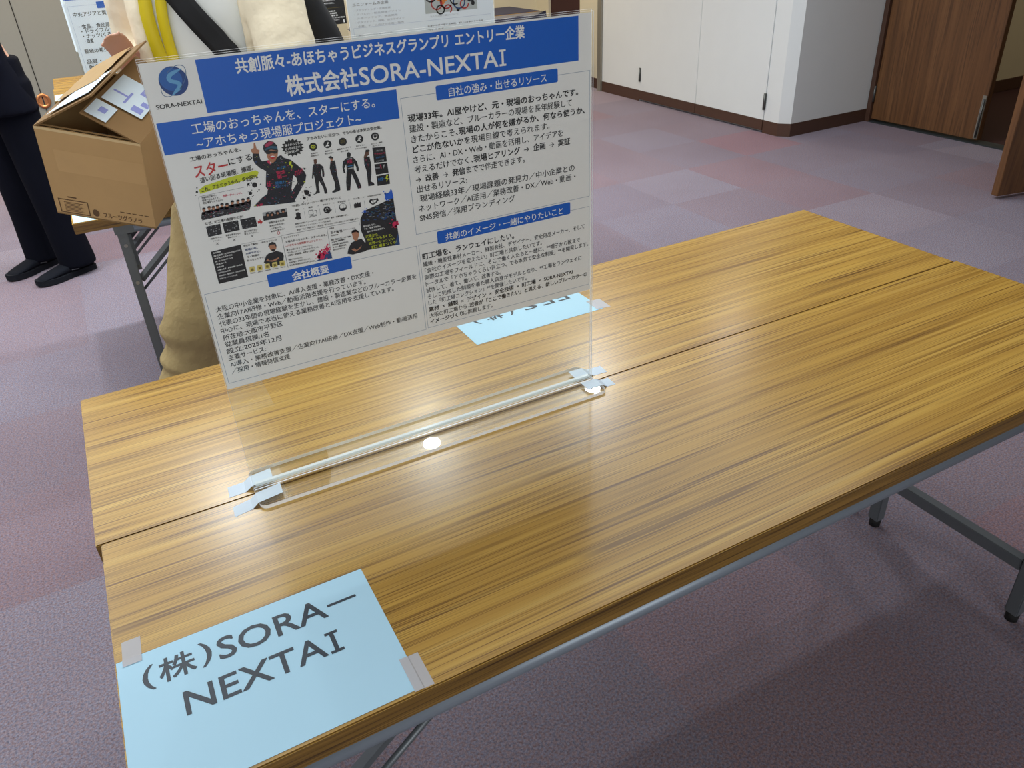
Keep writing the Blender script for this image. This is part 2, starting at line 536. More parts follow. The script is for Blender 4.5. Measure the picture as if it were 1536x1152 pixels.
class Sheet:
    """a sheet with ink: u to the right, v downward, in millimetres; P maps (u, v, lift) to the world"""
    def __init__(s, P, step=0.00014):
        s.P, s.step, s.b = P, step, MB()
    def poly(s, pts, ink, layer=1):
        # concave outlines are filled by the tessellator
        from mathutils.geometry import tessellate_polygon
        tri = tessellate_polygon([[V((p[0], p[1], 0)) for p in pts]])
        fs = []
        for a, b, c in tri:
            A, B, C = pts[a], pts[b], pts[c]
            cr = (B[0] - A[0]) * (C[1] - A[1]) - (B[1] - A[1]) * (C[0] - A[0])
            fs.append([a, b, c] if cr < 0 else [a, c, b])
        s.b.add([s.P(p[0], p[1], layer * s.step) for p in pts], fs, ink)
    def rect(s, u0, v0, u1, v1, ink, layer=1):
        s.poly([(u0, v0), (u1, v0), (u1, v1), (u0, v1)], ink, layer)
    def frame(s, u0, v0, u1, v1, t, ink, layer=1):
        s.rect(u0, v0, u1, v0 + t, ink, layer)
        s.rect(u0, v1 - t, u1, v1, ink, layer)
        s.rect(u0, v0 + t, u0 + t, v1 - t, ink, layer)
        s.rect(u1 - t, v0 + t, u1, v1 - t, ink, layer)
    def pill(s, u0, v0, u1, v1, r, ink, layer=2):
        pts = []
        for cx, cy, a0 in ((u1 - r, v0 + r, -90), (u1 - r, v1 - r, 0), (u0 + r, v1 - r, 90), (u0 + r, v0 + r, 180)):
            for k in range(6):
                a = math.radians(a0 + 18 * k)
                pts.append((cx + r * math.cos(a), cy + r * math.sin(a)))
        s.poly(pts, ink, layer)
    def disc(s, u, v, r, ink, layer=2, n=28, ry=None):
        ry = ry or r
        s.poly([(u + r * math.cos(2 * math.pi * k / n), v + ry * math.sin(2 * math.pi * k / n)) for k in range(n)], ink, layer)
    def stroke(s, pts, wd, ink, layer=2):
        for i in range(len(pts) - 1):
            a, b = V(pts[i]), V(pts[i + 1])
            d = (b - a)
            if d.length < 1e-6:
                continue
            d.normalize()
            n = V((-d.y, d.x)) * (wd[i] / 2 if isinstance(wd, list) else wd / 2)
            n2 = V((-d.y, d.x)) * (wd[i + 1] / 2 if isinstance(wd, list) else wd / 2)
            s.poly([tuple(a + n), tuple(b + n2), tuple(b - n2), tuple(a - n)], ink, layer)
    def tri(s, vs, fs, f, ink, layer):
        s.b.add([s.P(*f(x, y), (layer + 0.16 * n_) * s.step) for x, y, n_ in vs], fs, ink)
    def line(s, segs, u0, u1, vb, em, ink='black', layer=2):
        """one line of text, kanji feet at vb, stretched to run from u0 to u1; segs = [(text, bold), ...]"""
        if isinstance(segs, str):
            segs = [(segs, 0)]
        got, x = [], 0.0
        for tx, bd in segs:
            lead = len(tx) - len(tx.lstrip(' '))
            trail = len(tx) - len(tx.rstrip(' '))
            vs, fs = text_mesh(tx.strip(' '), 0.021 if bd else 0.008)
            if not vs:
                continue
            a, b = min(q[0] for q in vs), max(q[0] for q in vs)
            x += 0.55 * lead
            got.append((vs, fs, x - a))
            x += b - a + 0.09 + 0.3 * trail
        k = (u1 - u0) / (x - 0.09)
        for vs, fs, dx in got:
            s.tri(vs, fs, lambda X, Y, dx=dx: (u0 + (X + dx) * k, vb - (Y + 0.07) * em), ink, layer)
    def fit(s, tx, TL, TR, BL, ink, bold=0.0, layer=3):
        """text stretched into a parallelogram"""
        vs, fs = text_mesh(tx, bold)
        if not vs:
            return
        a, b = min(q[0] for q in vs), max(q[0] for q in vs)
        c, d = min(q[1] for q in vs), max(q[1] for q in vs)
        def f(x, y):
            p, q = (x - a) / max(b - a, 1e-6), (d - y) / max(d - c, 1e-6)
            return (TL[0] + (TR[0] - TL[0]) * p + (BL[0] - TL[0]) * q, TL[1] + (TR[1] - TL[1]) * p + (BL[1] - TL[1]) * q)
        s.tri(vs, fs, f, ink, layer)
    def box_text(s, tx, u0, v0, u1, v1, ink, bold=0.0, layer=3):
        s.fit(tx, (u0, v0), (u1, v0), (u0, v1), ink, bold, layer)
# ------------------------------------------------------------------ the room
def slab(name, lo, hi, mat, label=None):
    b = MB()
    b.box(lo, hi, mat)
    return structure(b.build(name, loc=lo), label)
fl = MB()
fl.box((-5, -4, -0.05), (5.24, 7.0, 0), 'carpet_tile')
structure(fl.build('floor'), 'pink and mauve carpet tiles')
slab('floor_corridor', (5.24, 1.0, -0.05), (8.2, 5.0, -0.004), 'dark_maroon')
slab('ceiling', (-5, -4, CEIL), (8.2, 7.2, CEIL + 0.1), 'ceiling_board')
slab('wall_left', (-5.1, -4, 0), (-5.0, 7.2, CEIL), 'partition_cloth')
slab('wall_front', (-5, -4.1, 0), (5.34, -4.0, CEIL), 'wall_paint')
# back wall: grey movable partitions on the left, painted wall on the right
part = MB()
for x0, x1 in ((-5.0, -2.602), (-2.598, -0.128), (-0.122, 1.1)):
    part.box((x0, 7.0, 0.0), (x1, 7.1, CEIL), 'partition_cloth', bevel=0.004)
part.box((-5.0, 7.03, 0.0), (1.1, 7.09, CEIL), 'seam_shadow_gap')
structure(part.build('wall_back_partition', loc=(0, 7, 0)), 'grey movable partition panels')
slab('wall_back', (1.102, 7.0, 0), (4.60, 7.1, CEIL), 'wall_paint_warm')
slab('baseboard_back', (1.102, 6.985, 0), (4.47, 6.9995, 0.09), 'brown_vinyl')
# flush ring latch on the partition seam
ring = MB()
n = 28
for R0, R1, y0, mat in ((0.030, 0.052, 6.992, 'copper'),):
    vs, fs = [], []
    for k in range(n):
        a = 2 * math.pi * k / n
        for r, y in ((R1, 6.9995), (R1, y0), (R0, y0), (R0, 6.9995)):
            vs.append((-0.125 + r * math.cos(a), y, 0.335 + r * 1.1 * math.sin(a)))
    for k in range(n):
        for j in range(3):
            a0, b0 = 4 * k + j, 4 * ((k + 1) % n) + j
            fs.append([a0, a0 + 1, b0 + 1, b0])
    ring.add(vs, fs, mat, True)
for x0, x1 in ((-0.158, -0.131), (-0.119, -0.092)):
    ring.box((x0, 6.995, 0.30), (x1, 6.9995, 0.37), 'copper')
tag(ring.build('partition_latch', loc=(-0.125, 6.9995, 0.335)), 'round copper flush latch low on the grey partition seam', 'latch')

# right side: built-in double doors, chamfered corner, alcove with brown doors
def wall_prism(name, pts, z0, z1, mat, label=None):
    b = MB()
    k = len(pts)
    b.add([(x, y, z0) for x, y in pts] + [(x, y, z1) for x, y in pts],
          [list(range(k))[::-1], list(range(k, 2 * k))] + [[i, (i + 1) % k, (i + 1) % k + k, i + k] for i in range(k)], mat)
    return structure(b.build(name, loc=(pts[0][0], pts[0][1], z0)), label)
wall_prism('wall_right', [(4.405, 5.79), (4.405, 5.17), (4.43, 5.17), (4.43, 3.685), (4.405, 3.685), (4.405, 3.545), (4.46, 3.48), (5.24, 3.48), (5.24, 3.6), (4.6, 3.6), (4.6, 5.79)], 0, CEIL, 'wall_paint')
wall_prism('baseboard_right', [(4.400, 5.74), (4.400, 5.1705), (4.4049, 5.1705), (4.4049, 5.74)], 0, 0.088, 'brown_vinyl')
wall_prism('baseboard_alcove', [(4.400, 3.684), (4.400, 3.543), (4.457, 3.4745), (5.205, 3.4745), (5.205, 3.4795), (4.4598, 3.4795), (4.4048, 3.545), (4.4048, 3.684)], 0, 0.088, 'brown_vinyl')
def cupboard_door(name, y0, y1, hinge_y, label):
    b = MB()
    b.box((4.400, y0, 0.088), (4.427, y1, 2.2), 'wall_paint', bevel=0.0015)
    d = b.build(name, loc=(4.4, y0, 0))
    structure(d, label)
    k = MB()
    k.box((4.396, y0, 0.016), (4.427, y1, 0.0875), 'brown_vinyl', bevel=0.001)
    k.build('kick_strip', d)
    h = MB()
    for z in (0.215, 1.9):
        h.tube([(4.395, hinge_y, z - 0.055), (4.395, hinge_y, z + 0.055)], 0.0085, 'hinge_metal', 10)
        h.box((4.3975, hinge_y - 0.012, z - 0.055), (4.3998, hinge_y + 0.012, z + 0.055), 'hinge_metal')
    h.build('hinge', d)
cupboard_door('door_1', 4.4295, 5.167, 5.163, 'off-white cupboard door leaf beside the grey column strip')
cupboard_door('door_2', 3.688, 4.4265, 3.690, 'off-white cupboard door leaf beside the chamfered corner')
slab('trim_1', (4.385, 5.745, 0), (4.4049, 5.80, CEIL), 'column_metal', 'grey metal column strip')
slab('wall_right_rear', (4.45, 5.80, 0), (4.6, 6.19, CEIL), 'wall_paint_warm')
slab('baseboard_right_rear', (4.440, 5.80, 0), (4.4499, 6.19, 0.088), 'brown_vinyl')
b3 = MB()
b3.box((4.475, 6.20, 0.0), (4.515, 6.76, 2.1), 'dark_maroon')
b3.box((4.45, 6.19, 0.0), (4.475, 6.205, 2.1), 'brown_vinyl')
structure(b3.build('door_3', loc=(4.475, 6.2, 0)), 'dark maroon door in the far corner')
slab('wall_right_corner', (4.45, 6.765, 0), (4.6, 7.0, CEIL), 'wall_paint_warm')
slab('wall_over_door', (4.45, 6.19, 2.1), (4.6, 6.765, CEIL), 'wall_paint_warm')
# brown double door in the alcove's side wall
fr = MB()
fr.box((5.205, 3.44, 0), (5.30, 3.4745, 2.12), 'brown_vinyl')
fr.box((5.205, 1.615, 0), (5.30, 1.65, 2.12), 'brown_vinyl')
fr.box((5.205, 1.615, 2.12), (5.30, 3.4745, 2.16), 'brown_vinyl')
structure(fr.build('trim_2', loc=(5.2, 3.44, 0)), 'dark brown door frame')
slab('trim_3', (5.205, 1.651, -0.003), (5.30, 3.4395, 0.008), 'threshold_metal', 'dark metal threshold')
slab('wall_doorway', (5.24, -4, 0), (5.34, 1.614, CEIL), 'wall_paint')
slab('wall_over_doorway', (5.24, 1.614, 2.161), (5.34, 3.48, CEIL), 'wall_paint')
slab('baseboard_doorway', (5.23, -4, 0), (5.2399, 1.614, 0.088), 'brown_vinyl')
slab('wall_corridor', (5.35, 3.50, 0), (8.2, 3.6, CEIL), 'wall_paint_warm')
slab('baseboard_corridor', (5.35, 3.488, 0), (8.2, 3.4999, 0.09), 'brown_vinyl')
slab('wall_corridor_end', (8.2, 1.0, 0), (8.3, 3.6, CEIL), 'wall_paint_warm')
slab('wall_corridor_side', (5.35, 0.9, 0), (8.2, 1.0, CEIL), 'wall_paint_warm')
def leaf(name, label, M, edge_bolt):
    b = MB()
    b.box((0, 0, 0.020), (0.045, 0.80 if not edge_bolt else 0.80, 2.11), 'door_veneer', bevel=0.0015)
    d = b.build(name, M=M)
    structure(d, label)
    return d
d4 = MB()
d4.box((5.225, 2.60, 0.022), (5.268, 3.437, 2.115), 'door_veneer', bevel=0.002)
door4 = structure(d4.build('door_4', loc=(5.225, 2.6, 0)), 'closed brown wood door leaf')
bo = MB()
bo.box((5.219, 2.602, 0.03), (5.2248, 2.630, 0.30), 'column_metal', bevel=0.002)
bo.tube([(5.214, 2.612, 0.04), (5.214, 2.612, 0.28)], 0.006, 'hinge_metal', 10)
bo.tube([(5.205, 2.612, 0.20), (5.222, 2.612, 0.20)], 0.007, 'bolt_metal', 10)
bo.build('floor_bolt', door4)
hi = MB()
hi.tube([(5.215, 3.440, 0.14), (5.215, 3.440, 0.25)], 0.009, 'hinge_metal', 10)
hi.build('hinge', door4)
# open leaf, swung into the room; its free edge points at the table
A, Bq = V((4.300, 1.838)), V((5.203, 1.655))
e = (Bq - A).normalized()
nn = V((-e.y, e.x))
d5 = MB()
Lf = (Bq - A).length
d5.box((0, 0, 0.018), (Lf, 0.042, 2.10), 'door_veneer', bevel=0.002)
M5 = Matrix(((e.x, nn.x, 0, A.x), (e.y, nn.y, 0, A.y), (0, 0, 1, 0), (0, 0, 0, 1)))
door5 = structure(d5.build('door_5', M=M5), 'open brown wood door leaf')

# ------------------------------------------------------------------ folding tables
T_Z, T_TH, T_L, T_D = 0.700, 0.032, 1.80, 0.4499
def make_table(label):
    root = thing('folding_table', label, 'table', (0, 0, 0), 'wood-topped folding tables in rows')
    b = MB()
    # laminate panel: top and sides with their own grain
    bm_lo, bm_hi = (0, 0, T_Z - T_TH), (T_L, T_D, T_Z)
    b.box(bm_lo, bm_hi, 'oak_laminate', sides='oak_edge', bevel=0.0016)
    b.build('tabletop', root)
    for y in (0.0140, T_D - 0.0142):
        r = MB()
        r.tube([(0.16, y, 0.654), (T_L - 0.16, y, 0.6535)], 0.0135, 'grey_steel', 14)
        r.build('side_rail', root)
    for x, sx in ((0.123, 1), (T_L - 0.123, -1)):
        pl = MB()
        pl.box((x - 0.02, 0.012, 0.640), (x + 0.14 if sx > 0 else x + 0.02, T_D - 0.012, 0.6675), 'dark_steel') if sx > 0 else pl.box((x - 0.14, 0.012, 0.640), (x + 0.02, T_D - 0.012, 0.6675), 'dark_steel')
        pl.build('leg_mount', root)
        for y in (0.036, T_D - 0.040):
            l = MB()
            l.box((x - 0.0145, y - 0.0145, 0.022), (x + 0.0145, y + 0.0145, 0.640), 'dark_steel', bevel=0.0025)
            for z in (0.60, 0.475):
                l.tube([(x, y - 0.0175, z), (x, y - 0.0145, z)], 0.006, 'bolt_metal', 10)
            lo = l.build('leg', root)
            c = MB()
            c.tube([(x, y, 0.0), (x, y, 0.020), (x, y, 0.0235)], [0.0135, 0.0145, 0.0125], 'black_rubber', 12)
            c.build('foot_cap', lo)
        cb = MB()
        cb.box((x - 0.0125, 0.052, 0.140), (x + 0.0125, T_D - 0.056, 0.170), 'dark_steel', bevel=0.0015)
        cb.build('crossbar', root)
        sb = MB()
        sb.box((x - 0.006 + 0.02 * sx, 0.052, 0.505), (x + 0.006 + 0.02 * sx, T_D - 0.056, 0.522), 'dark_steel')
        sb.build('stretcher', root)
        for y in (0.058, T_D - 0.062):
            br = MB()
            br.tube([(x + sx * 0.012, y, 0.470), (x + sx * 0.205, y, 0.636)], 0.003, 'dark_steel', 4, ell=0.013, up=V((0, 0, 1)), smooth=False)
            br.tube([(x + sx * 0.012, y - 0.012, 0.440), (x + sx * 0.245, y - 0.012, 0.640)], 0.0045, 'dark_steel', 8)
            br.build('brace', root)
    return root
t1 = make_table('wood-topped folding table nearest the camera, blue SORA-NEXTAI sheet on its corner')
t2 = dup(t1, (-0.0068, 0.4500, 0), 'wood-topped folding table pushed against the far side of the nearest table')
t3 = dup(t1, (0.020, 2.040, 0), 'folding table of the next row back, its corner under the held cardboard box')
t4 = dup(t1, (0.016, 2.490, 0), 'folding table behind the held cardboard box, rear half of the second row')
t5 = dup(t1, (0.020, 4.382, 0), 'folding table of the last row by the grey partition, front half with blue sheet')
t6 = dup(t1, (0.026, 4.834, 0), 'folding table of the last row, rear half closest to the grey partition')

# ------------------------------------------------------------------ acrylic sign stands
SX, SY = 0.2130, 0.4045     # left end and front edge of the base plate, first stand
def make_stand(label):
    root = thing('sign_stand', label, 'sign stand', (SX, SY, T_Z), 'clear acrylic A2 sign stands')
    b = MB()
    # base plate with rounded corners
    L, D, r, th = 0.602, 0.098, 0.012, 0.0060
    pts = []
    for cx, cy, a0 in ((L - r, r, -90), (L - r, D - r, 0), (r, D - r, 90), (r, r, 180)):
        for k in range(7):
            a = math.radians(a0 + 15 * k)
            pts.append((SX + cx + r * math.cos(a), SY + cy + r * math.sin(a)))
    k = len(pts)
    b.add([(x, y, T_Z + 0.0003) for x, y in pts] + [(x, y, T_Z + th) for x, y in pts], [list(range(k))[::-1], list(range(k, 2 * k))], 'acrylic')
    b.add([(x, y, T_Z + 0.0003) for x, y in pts] + [(x, y, T_Z + th) for x, y in pts], [[i, (i + 1) % k, (i + 1) % k + k, i + k] for i in range(k)], 'acrylic_edge')
    b.build('base_plate', root)
    def sheet(name, y0, y1, top):
        s = MB()
        x0, x1, z0, z1 = SX + 0.0008, SX + 0.5975, T_Z + 0.0062, top
        s.add([(x0, y0, z0), (x1, y0, z0), (x1, y0, z1), (x0, y0, z1), (x0, y1, z0), (x1, y1, z0), (x1, y1, z1), (x0, y1, z1)],
              [[0, 1, 2, 3], [5, 4, 7, 6]], 'acrylic')
        s.add([(x0, y0, z0), (x1, y0, z0), (x1, y0, z1), (x0, y0, z1), (x0, y1, z0), (x1, y1, z0), (x1, y1, z1), (x0, y1, z1)],
              [[1, 5, 6, 2], [4, 0, 3, 7], [3, 2, 6, 7], [4, 5, 1, 0]], 'acrylic_edge')
        s.build(name, root)
    sheet('front_panel', 0.4488, 0.4508, 1.3022)
    sheet('rear_panel', 0.4538, 0.4558, 1.3040)
    j = MB()
    j.box((SX + 0.004, 0.4562, T_Z + 0.0062), (SX + 0.598, 0.4640, T_Z + 0.0105), 'acrylic_joint', bevel=0.0008)
    j.build('joint_strip', root)
    return root
st1 = make_stand('clear acrylic sign stand taped to the nearest table, holding the globe-logo poster')
ROW2 = V((-0.033, 2.036, 0))
ROW2R = V((0.876, 2.036, 0))
ROW3 = V((-0.018, 4.385, 0))
ROW3R = V((0.993, 4.385, 0))
base = V((SX, SY, T_Z))
dup(st1, base + ROW2, 'clear acrylic sign stand behind the raised cardboard flap, second row')
dup(st1, base + ROW2R, 'clear acrylic sign stand on the second row, holding the white poster with coloured rings')
dup(st1, base + ROW3, 'clear acrylic sign stand on the last row, left end by the grey partition')
dup(st1, base + ROW3R, 'clear acrylic sign stand on the last row holding the black poster')

# ------------------------------------------------------------------ posters
PX, PY, PZ = 0.2148, 0.4523, 1.3000      # top left corner of the first poster
def poster_sheet(off):
    o = V((PX, PY, PZ)) + off
    return Sheet(lambda u, v, l: V((o.x + u / 1000.0, o.y - l, o.z - v / 1000.0))), o
def paper(s, o, mat, W=0.594, H=0.420):
    s.b.box((o.x, o.y, o.z - H), (o.x + W, o.y + 0.0007, o.z), mat)
PRINT_SHAPES = [
(2,'navyink',"100.8 113.7 108.4 113.7 108.3 122.2 110.2 125.1 115 125 118.9 124.8 119.5 130 124.4 127.4 130.3 122.4 134.4 121.3 137.1 125.2 145.1 129.1 152.4 137.3 159 145.5 160.8 151.2 158.2 158.8 151.1 167.4 145.2 174.5 140.5 180 141.4 182.5 130.1 182.1 109.9 180.5 88 178.1 100.9 168.9 107.7 165.7 109.8 159.9 107.8 156.8 112.3 137.5 106 132.9 100.6 126 99.4 119.9"),
(3,'paper',"144.9 148.4 147.7 152.4 148 157.9 142.7 164.1 139.3 168 138.9 165.2 142.6 153.3"),
(3,'skin',"99.3 110.6 100.7 108.3 103.3 107.8 104.6 101.8 106.3 101.8 106.7 109.6 109.8 111.4 108.5 115.4 101.1 114"),
(3,'skin',"115.5 113.1 118.1 116.5 117.1 121.1 118.6 126.4 121.9 129.3 126.3 126.9 130 121.5 132 114.9 123.3 111.9"),
(4,'navyink',"114.2 110.4 115.6 106 121 102.6 123.6 102.2 128.4 104.2 131.7 108.9 131.6 115.7 123.2 112.7 115.3 115.2"),
(5,'pinkdark',"116.7 106.2 123.5 102.8 128.7 104.7 125.2 107.2 117.9 109.3"),
(5,'steelblue',"117.2 110.5 124 108.6 131.5 110.2 131.7 113.2 123.5 111 116.3 112.8"),
(5,'black',"116 113.4 122.1 113.8 127 115.2 131.5 115.3 130.4 118.5 126.7 118.5 124.1 116.6 120.4 117.8 116.6 117.1"),
(4,'red',"119.3 120.7 123.4 119.7 127.3 121 125.3 124.3 122.2 124.6"),
(5,'paper',"120.6 120.8 123.3 120.2 126.6 121.1 125.6 121.9 122.1 121.9"),
(4,'lime',"142.1 131.2 145.7 131 144.5 134.7 146.2 135.8 144.1 140.3 144.2 136.4 141.7 135.1"),
(4,'crimson',"115.4 125.1 118.9 124.9 119.6 130.7 117 128.8"),
(3,'lime',"155.7 158.3 158.4 159.1 158 160 155.9 159.4"),
(3,'pinkdark',"151 163.8 152 163.9 151.9 164.7 151.2 164.7"),
(3,'steelblue',"114.6 179.6 117.1 179.2 117.1 180.3 115.2 180.6"),
(3,'navyblue',"101.9 123.4 104 124.6 103.4 125.4 101.7 124.5"),
(3,'ash',"132.4 124.4 133.7 124.6 133.5 125.4 132.6 125.3"),
(3,'lime',"117.2 158.5 118.7 159.2 118.3 160 117.1 159.5"),
(3,'crimson',"117.1 148.7 119.3 149 119 149.6 117.4 149.4"),
(3,'navyblue',"114.7 157.7 116 157.5 116.1 158.3 115.1 158.5"),
(3,'steelblue',"116.4 171.1 118.2 171.3 118 172.4 116.7 172.3"),
(3,'pinkdark',"112.4 171.4 114.7 172.1 114.2 172.9 112.5 172.5"),
(3,'ash',"101.7 118.7 103.1 118.5 103.2 119.4 102.2 119.6"),
(3,'ash',"133.1 125.8 135 126.5 134.7 127.1 133.2 126.6"),
(3,'crimson',"125.3 154.6 127.7 155.5 127.2 156.2 125.4 155.5"),
(3,'ash',"118.8 178.4 119.9 179.1 119.6 179.5 118.7 179"),
(3,'crimson',"116.8 156.8 118.6 156.8 118.4 157.4 117.1 157.4"),
(3,'crimson',"122.2 166.8 124.1 166.9 123.9 167.3 122.5 167.3"),
(3,'crimson',"146 146.9 148.5 148.2 148 148.5 146.1 147.6"),
(3,'pinkdark',"138.8 170.5 141.6 169.7 141.8 170.9 139.7 171.6"),
(3,'crimson',"135.1 154.4 137.4 154.2 137.3 154.9 135.6 155.1"),
(3,'ash',"112.9 141.1 115 142.2 114.5 142.6 112.9 141.9"),
(3,'navyblue',"133.6 129.1 135 130 134.4 130.8 133.3 130.1"),
(3,'pinkdark',"110 165.1 111.5 164.9 111.4 165.4 110.3 165.5"),
(3,'steelblue',"142.1 166.2 143.7 166.2 143.6 166.9 142.4 167"),
(3,'navyblue',"107.6 176.4 110.1 177.5 109.4 178.5 107.6 177.8"),
(3,'pinkdark',"138 165.5 139.8 165.6 139.7 166.4 138.3 166.3"),
(3,'steelblue',"105.5 119.3 106.9 119.3 106.8 119.8 105.7 119.9"),
(3,'pinkdark',"120.2 157.2 122.2 157.9 121.7 158.9 120.2 158.4"),
(3,'lime',"137.1 131.1 138.8 131 138.8 132.1 137.6 132.3"),
(3,'lime',"114.7 132.3 116.4 132.9 116.1 133.5 114.8 133.1"),
(3,'ash',"126.1 132.1 128.1 132.3 127.9 132.8 126.4 132.7"),
(3,'steelblue',"131.9 135.2 133.2 134.8 133.2 135.3 132.2 135.6"),
(3,'steelblue',"106.1 176.1 107.4 175.9 107.5 176.8 106.5 177"),
(3,'pinkdark',"136.9 175.1 138.6 175.4 138.4 175.8 137.1 175.7"),
(3,'ash',"128.9 144.7 130 144.8 129.9 145.3 129.1 145.3"),
(3,'navyblue',"99.7 171.1 101.3 171 101.2 171.5 100 171.7"),
(3,'pinkdark',"96.7 178.2 97.7 178.8 97.3 179.4 96.5 179"),
(3,'lime',"133.8 153.9 135.4 154 135.3 154.8 134.1 154.8"),
(3,'pinkdark',"133.6 159.2 135 159.1 135 159.8 134 160"),
(3,'pinkdark',"127.4 172.3 129.6 172.8 129.3 173.3 127.6 172.9"),
(3,'crimson',"113.6 160.6 115 161 114.8 161.6 113.8 161.4"),
(3,'steelblue',"124.7 128.8 126.8 129 126.6 129.7 124.9 129.5"),
(3,'navyblue',"155.4 159.6 157.9 160.9 157.5 161.2 155.6 160.3"),
(3,'navyblue',"100.5 124.5 102.7 125.8 102.1 126.3 100.5 125.4"),
(3,'pinkdark',"142.8 140.5 144.5 141.4 143.9 142.4 142.6 141.8"),
(3,'pinkdark',"130.1 140.8 131.8 141.7 131.4 142.1 130.1 141.5"),
(3,'pinkdark',"139.2 135.4 141 135.6 140.8 136 139.4 135.9"),
(3,'navyblue',"136.4 150.5 137.9 151.3 137.5 151.9 136.3 151.4"),
(3,'pinkdark',"136.8 175 138.1 175.2 138 176.3 137 176.2"),
(3,'navyblue',"124.6 175.1 126.4 174.9 126.3 175.4 125 175.6"),
(3,'steelblue',"105.4 166.3 106.1 166.9 105.6 168 105 167.6"),
(3,'navyblue',"123.6 166.9 124.8 167 124.9 168.1 123.9 168.1"),
(3,'navyblue',"122.5 158 125.1 158.5 124.8 159.2 122.8 158.9"),
(3,'ash',"140 180.9 141.5 181.4 141.2 182.4 140 182"),
(3,'pinkdark',"140.6 151.6 142.1 152.5 141.5 153.3 140.4 152.6"),
(3,'navyblue',"111.2 143.1 113.7 144.2 113.2 144.7 111.3 143.9"),
(3,'steelblue',"140.1 138 141.2 138.3 141 138.9 140.2 138.6"),
(3,'ash',"136.2 156.1 138.9 155.9 138.8 156.9 136.8 157.2"),
(3,'navyblue',"118 136.6 118.8 137.1 118.5 137.4 117.9 137.1"),
(3,'pinkdark',"135.5 156.5 136.7 157.3 136.3 158 135.3 157.5"),
(3,'pinkdark',"110.3 129.2 112.8 129.7 112.5 130 110.6 129.7"),
(3,'pinkdark',"103 169.7 104.7 169.6 104.7 170.7 103.4 170.8"),
(3,'steelblue',"104.6 171.6 106 171.3 106 171.8 105 172.1"),
(3,'pinkdark',"102.8 170.1 105.2 169.8 105 170.3 103.3 170.6"),
(3,'steelblue',"132 176.8 133 176.7 133 177.2 132.3 177.3"),
(3,'steelblue',"131.1 130 132.6 130.2 132.5 131.1 131.3 131"),
(3,'lime',"88.8 177.5 91.3 176.7 91.3 177.3 89.3 178"),
(3,'steelblue',"132.4 165.9 133.4 166.4 133 167.4 132.2 167"),
(3,'lime',"133.5 137.3 134.8 138.2 134.3 138.8 133.3 138.2"),
(3,'pinkdark',"114.6 176.5 116.1 176.9 115.8 177.5 114.7 177.3"),
(3,'steelblue',"118.8 176.4 120.8 177.6 120.3 178.2 118.7 177.4"),
(3,'ash',"136.7 158.1 138.3 158.3 138.1 159 136.9 158.8"),
(3,'pinkdark',"94.5 173.7 96.1 174.6 95.5 175.3 94.4 174.6"),
(3,'pinkdark',"115.4 153.4 116.7 153.8 116.4 154.4 115.5 154.2"),
(3,'pinkdark',"133.3 121.2 134.8 121.3 134.6 121.9 133.5 121.8"),
(3,'navyblue',"153.8 146.3 156.5 147.3 156 148.1 153.9 147.4"),
(3,'steelblue',"137.7 150.1 138.7 150.1 138.8 151.2 138.1 151.2"),
(3,'steelblue',"116.3 173.5 119 172.6 118.9 173.2 116.9 173.9"),
(3,'navyblue',"139.9 176.8 142.4 176.2 142.3 176.7 140.4 177.1"),
(3,'navyblue',"113.5 171.7 115 172.1 114.7 172.7 113.6 172.4"),
(3,'ash',"148.4 160 149.7 160.1 149.6 161 148.7 160.9"),
(3,'lime',"103.7 118.4 105.8 117.8 105.7 118.2 104.2 118.7"),
(3,'ash',"151.7 163.5 153.7 163.7 153.4 164.8 152 164.6"),
(3,'pinkdark',"140 168.6 141 168.8 140.8 169.2 140.1 169.1"),
(3,'steelblue',"136.7 168.2 139.6 168 139.4 168.8 137.2 169"),
(3,'navyblue',"137.7 169.8 139 170.1 138.8 170.6 137.8 170.4"),
(3,'crimson',"109.8 159.3 111 159 111.3 160.1 110.4 160.4"),
(3,'lime',"138.8 144.1 140.4 143.8 140.5 144.8 139.4 145.1"),
(3,'pinkdark',"122.1 137.4 123.1 137.5 123 138 122.2 137.9"),
(3,'ash',"139.9 155.1 141 155.6 140.7 156.5 139.8 156.3"),
(3,'navyblue',"116.2 125.6 118.7 124.9 118.5 125.4 116.7 125.9"),
(3,'pinkdark',"127.3 162 128.4 162.5 128.1 163.2 127.3 162.9"),
(3,'navyblue',"139 153.9 140.7 154.6 140.3 155.4 139 154.9"),
(3,'navyblue',"120.6 174.4 122.5 174.5 122.4 175.5 120.9 175.6"),
(3,'pinkdark',"133.3 129 134.4 129.7 134.1 130 133.2 129.6"),
(3,'navyblue',"128.8 171.4 130.1 171.5 130 172.2 129 172.1"),
(3,'steelblue',"130.9 159.1 132.8 159.5 132.5 160.5 131.1 160.3"),
(3,'navyblue',"131.8 181.2 133 181.5 132.8 181.9 131.9 181.7"),
(3,'steelblue',"142.3 160.3 144.4 160.4 144.2 160.8 142.7 160.8"),
(3,'pinkdark',"125.2 126.1 126.6 126.6 126.3 127.1 125.2 126.8"),
(3,'navyblue',"109.1 155.7 110.8 155.8 110.7 156.7 109.4 156.7"),
(3,'crimson',"136.3 174.2 137.5 174.4 137.4 175.4 136.5 175.3"),
(3,'steelblue',"142.5 155.4 144.5 155.8 144.2 156.8 142.7 156.5"),
(3,'crimson',"128 133 129.4 132.6 129.4 133.2 128.4 133.5"),
(3,'pinkdark',"113.7 160.9 115.2 160.8 115.1 161.3 113.9 161.4"),
(3,'navyblue',"115.7 175.8 117.9 175.8 117.7 176.6 116.1 176.6"),
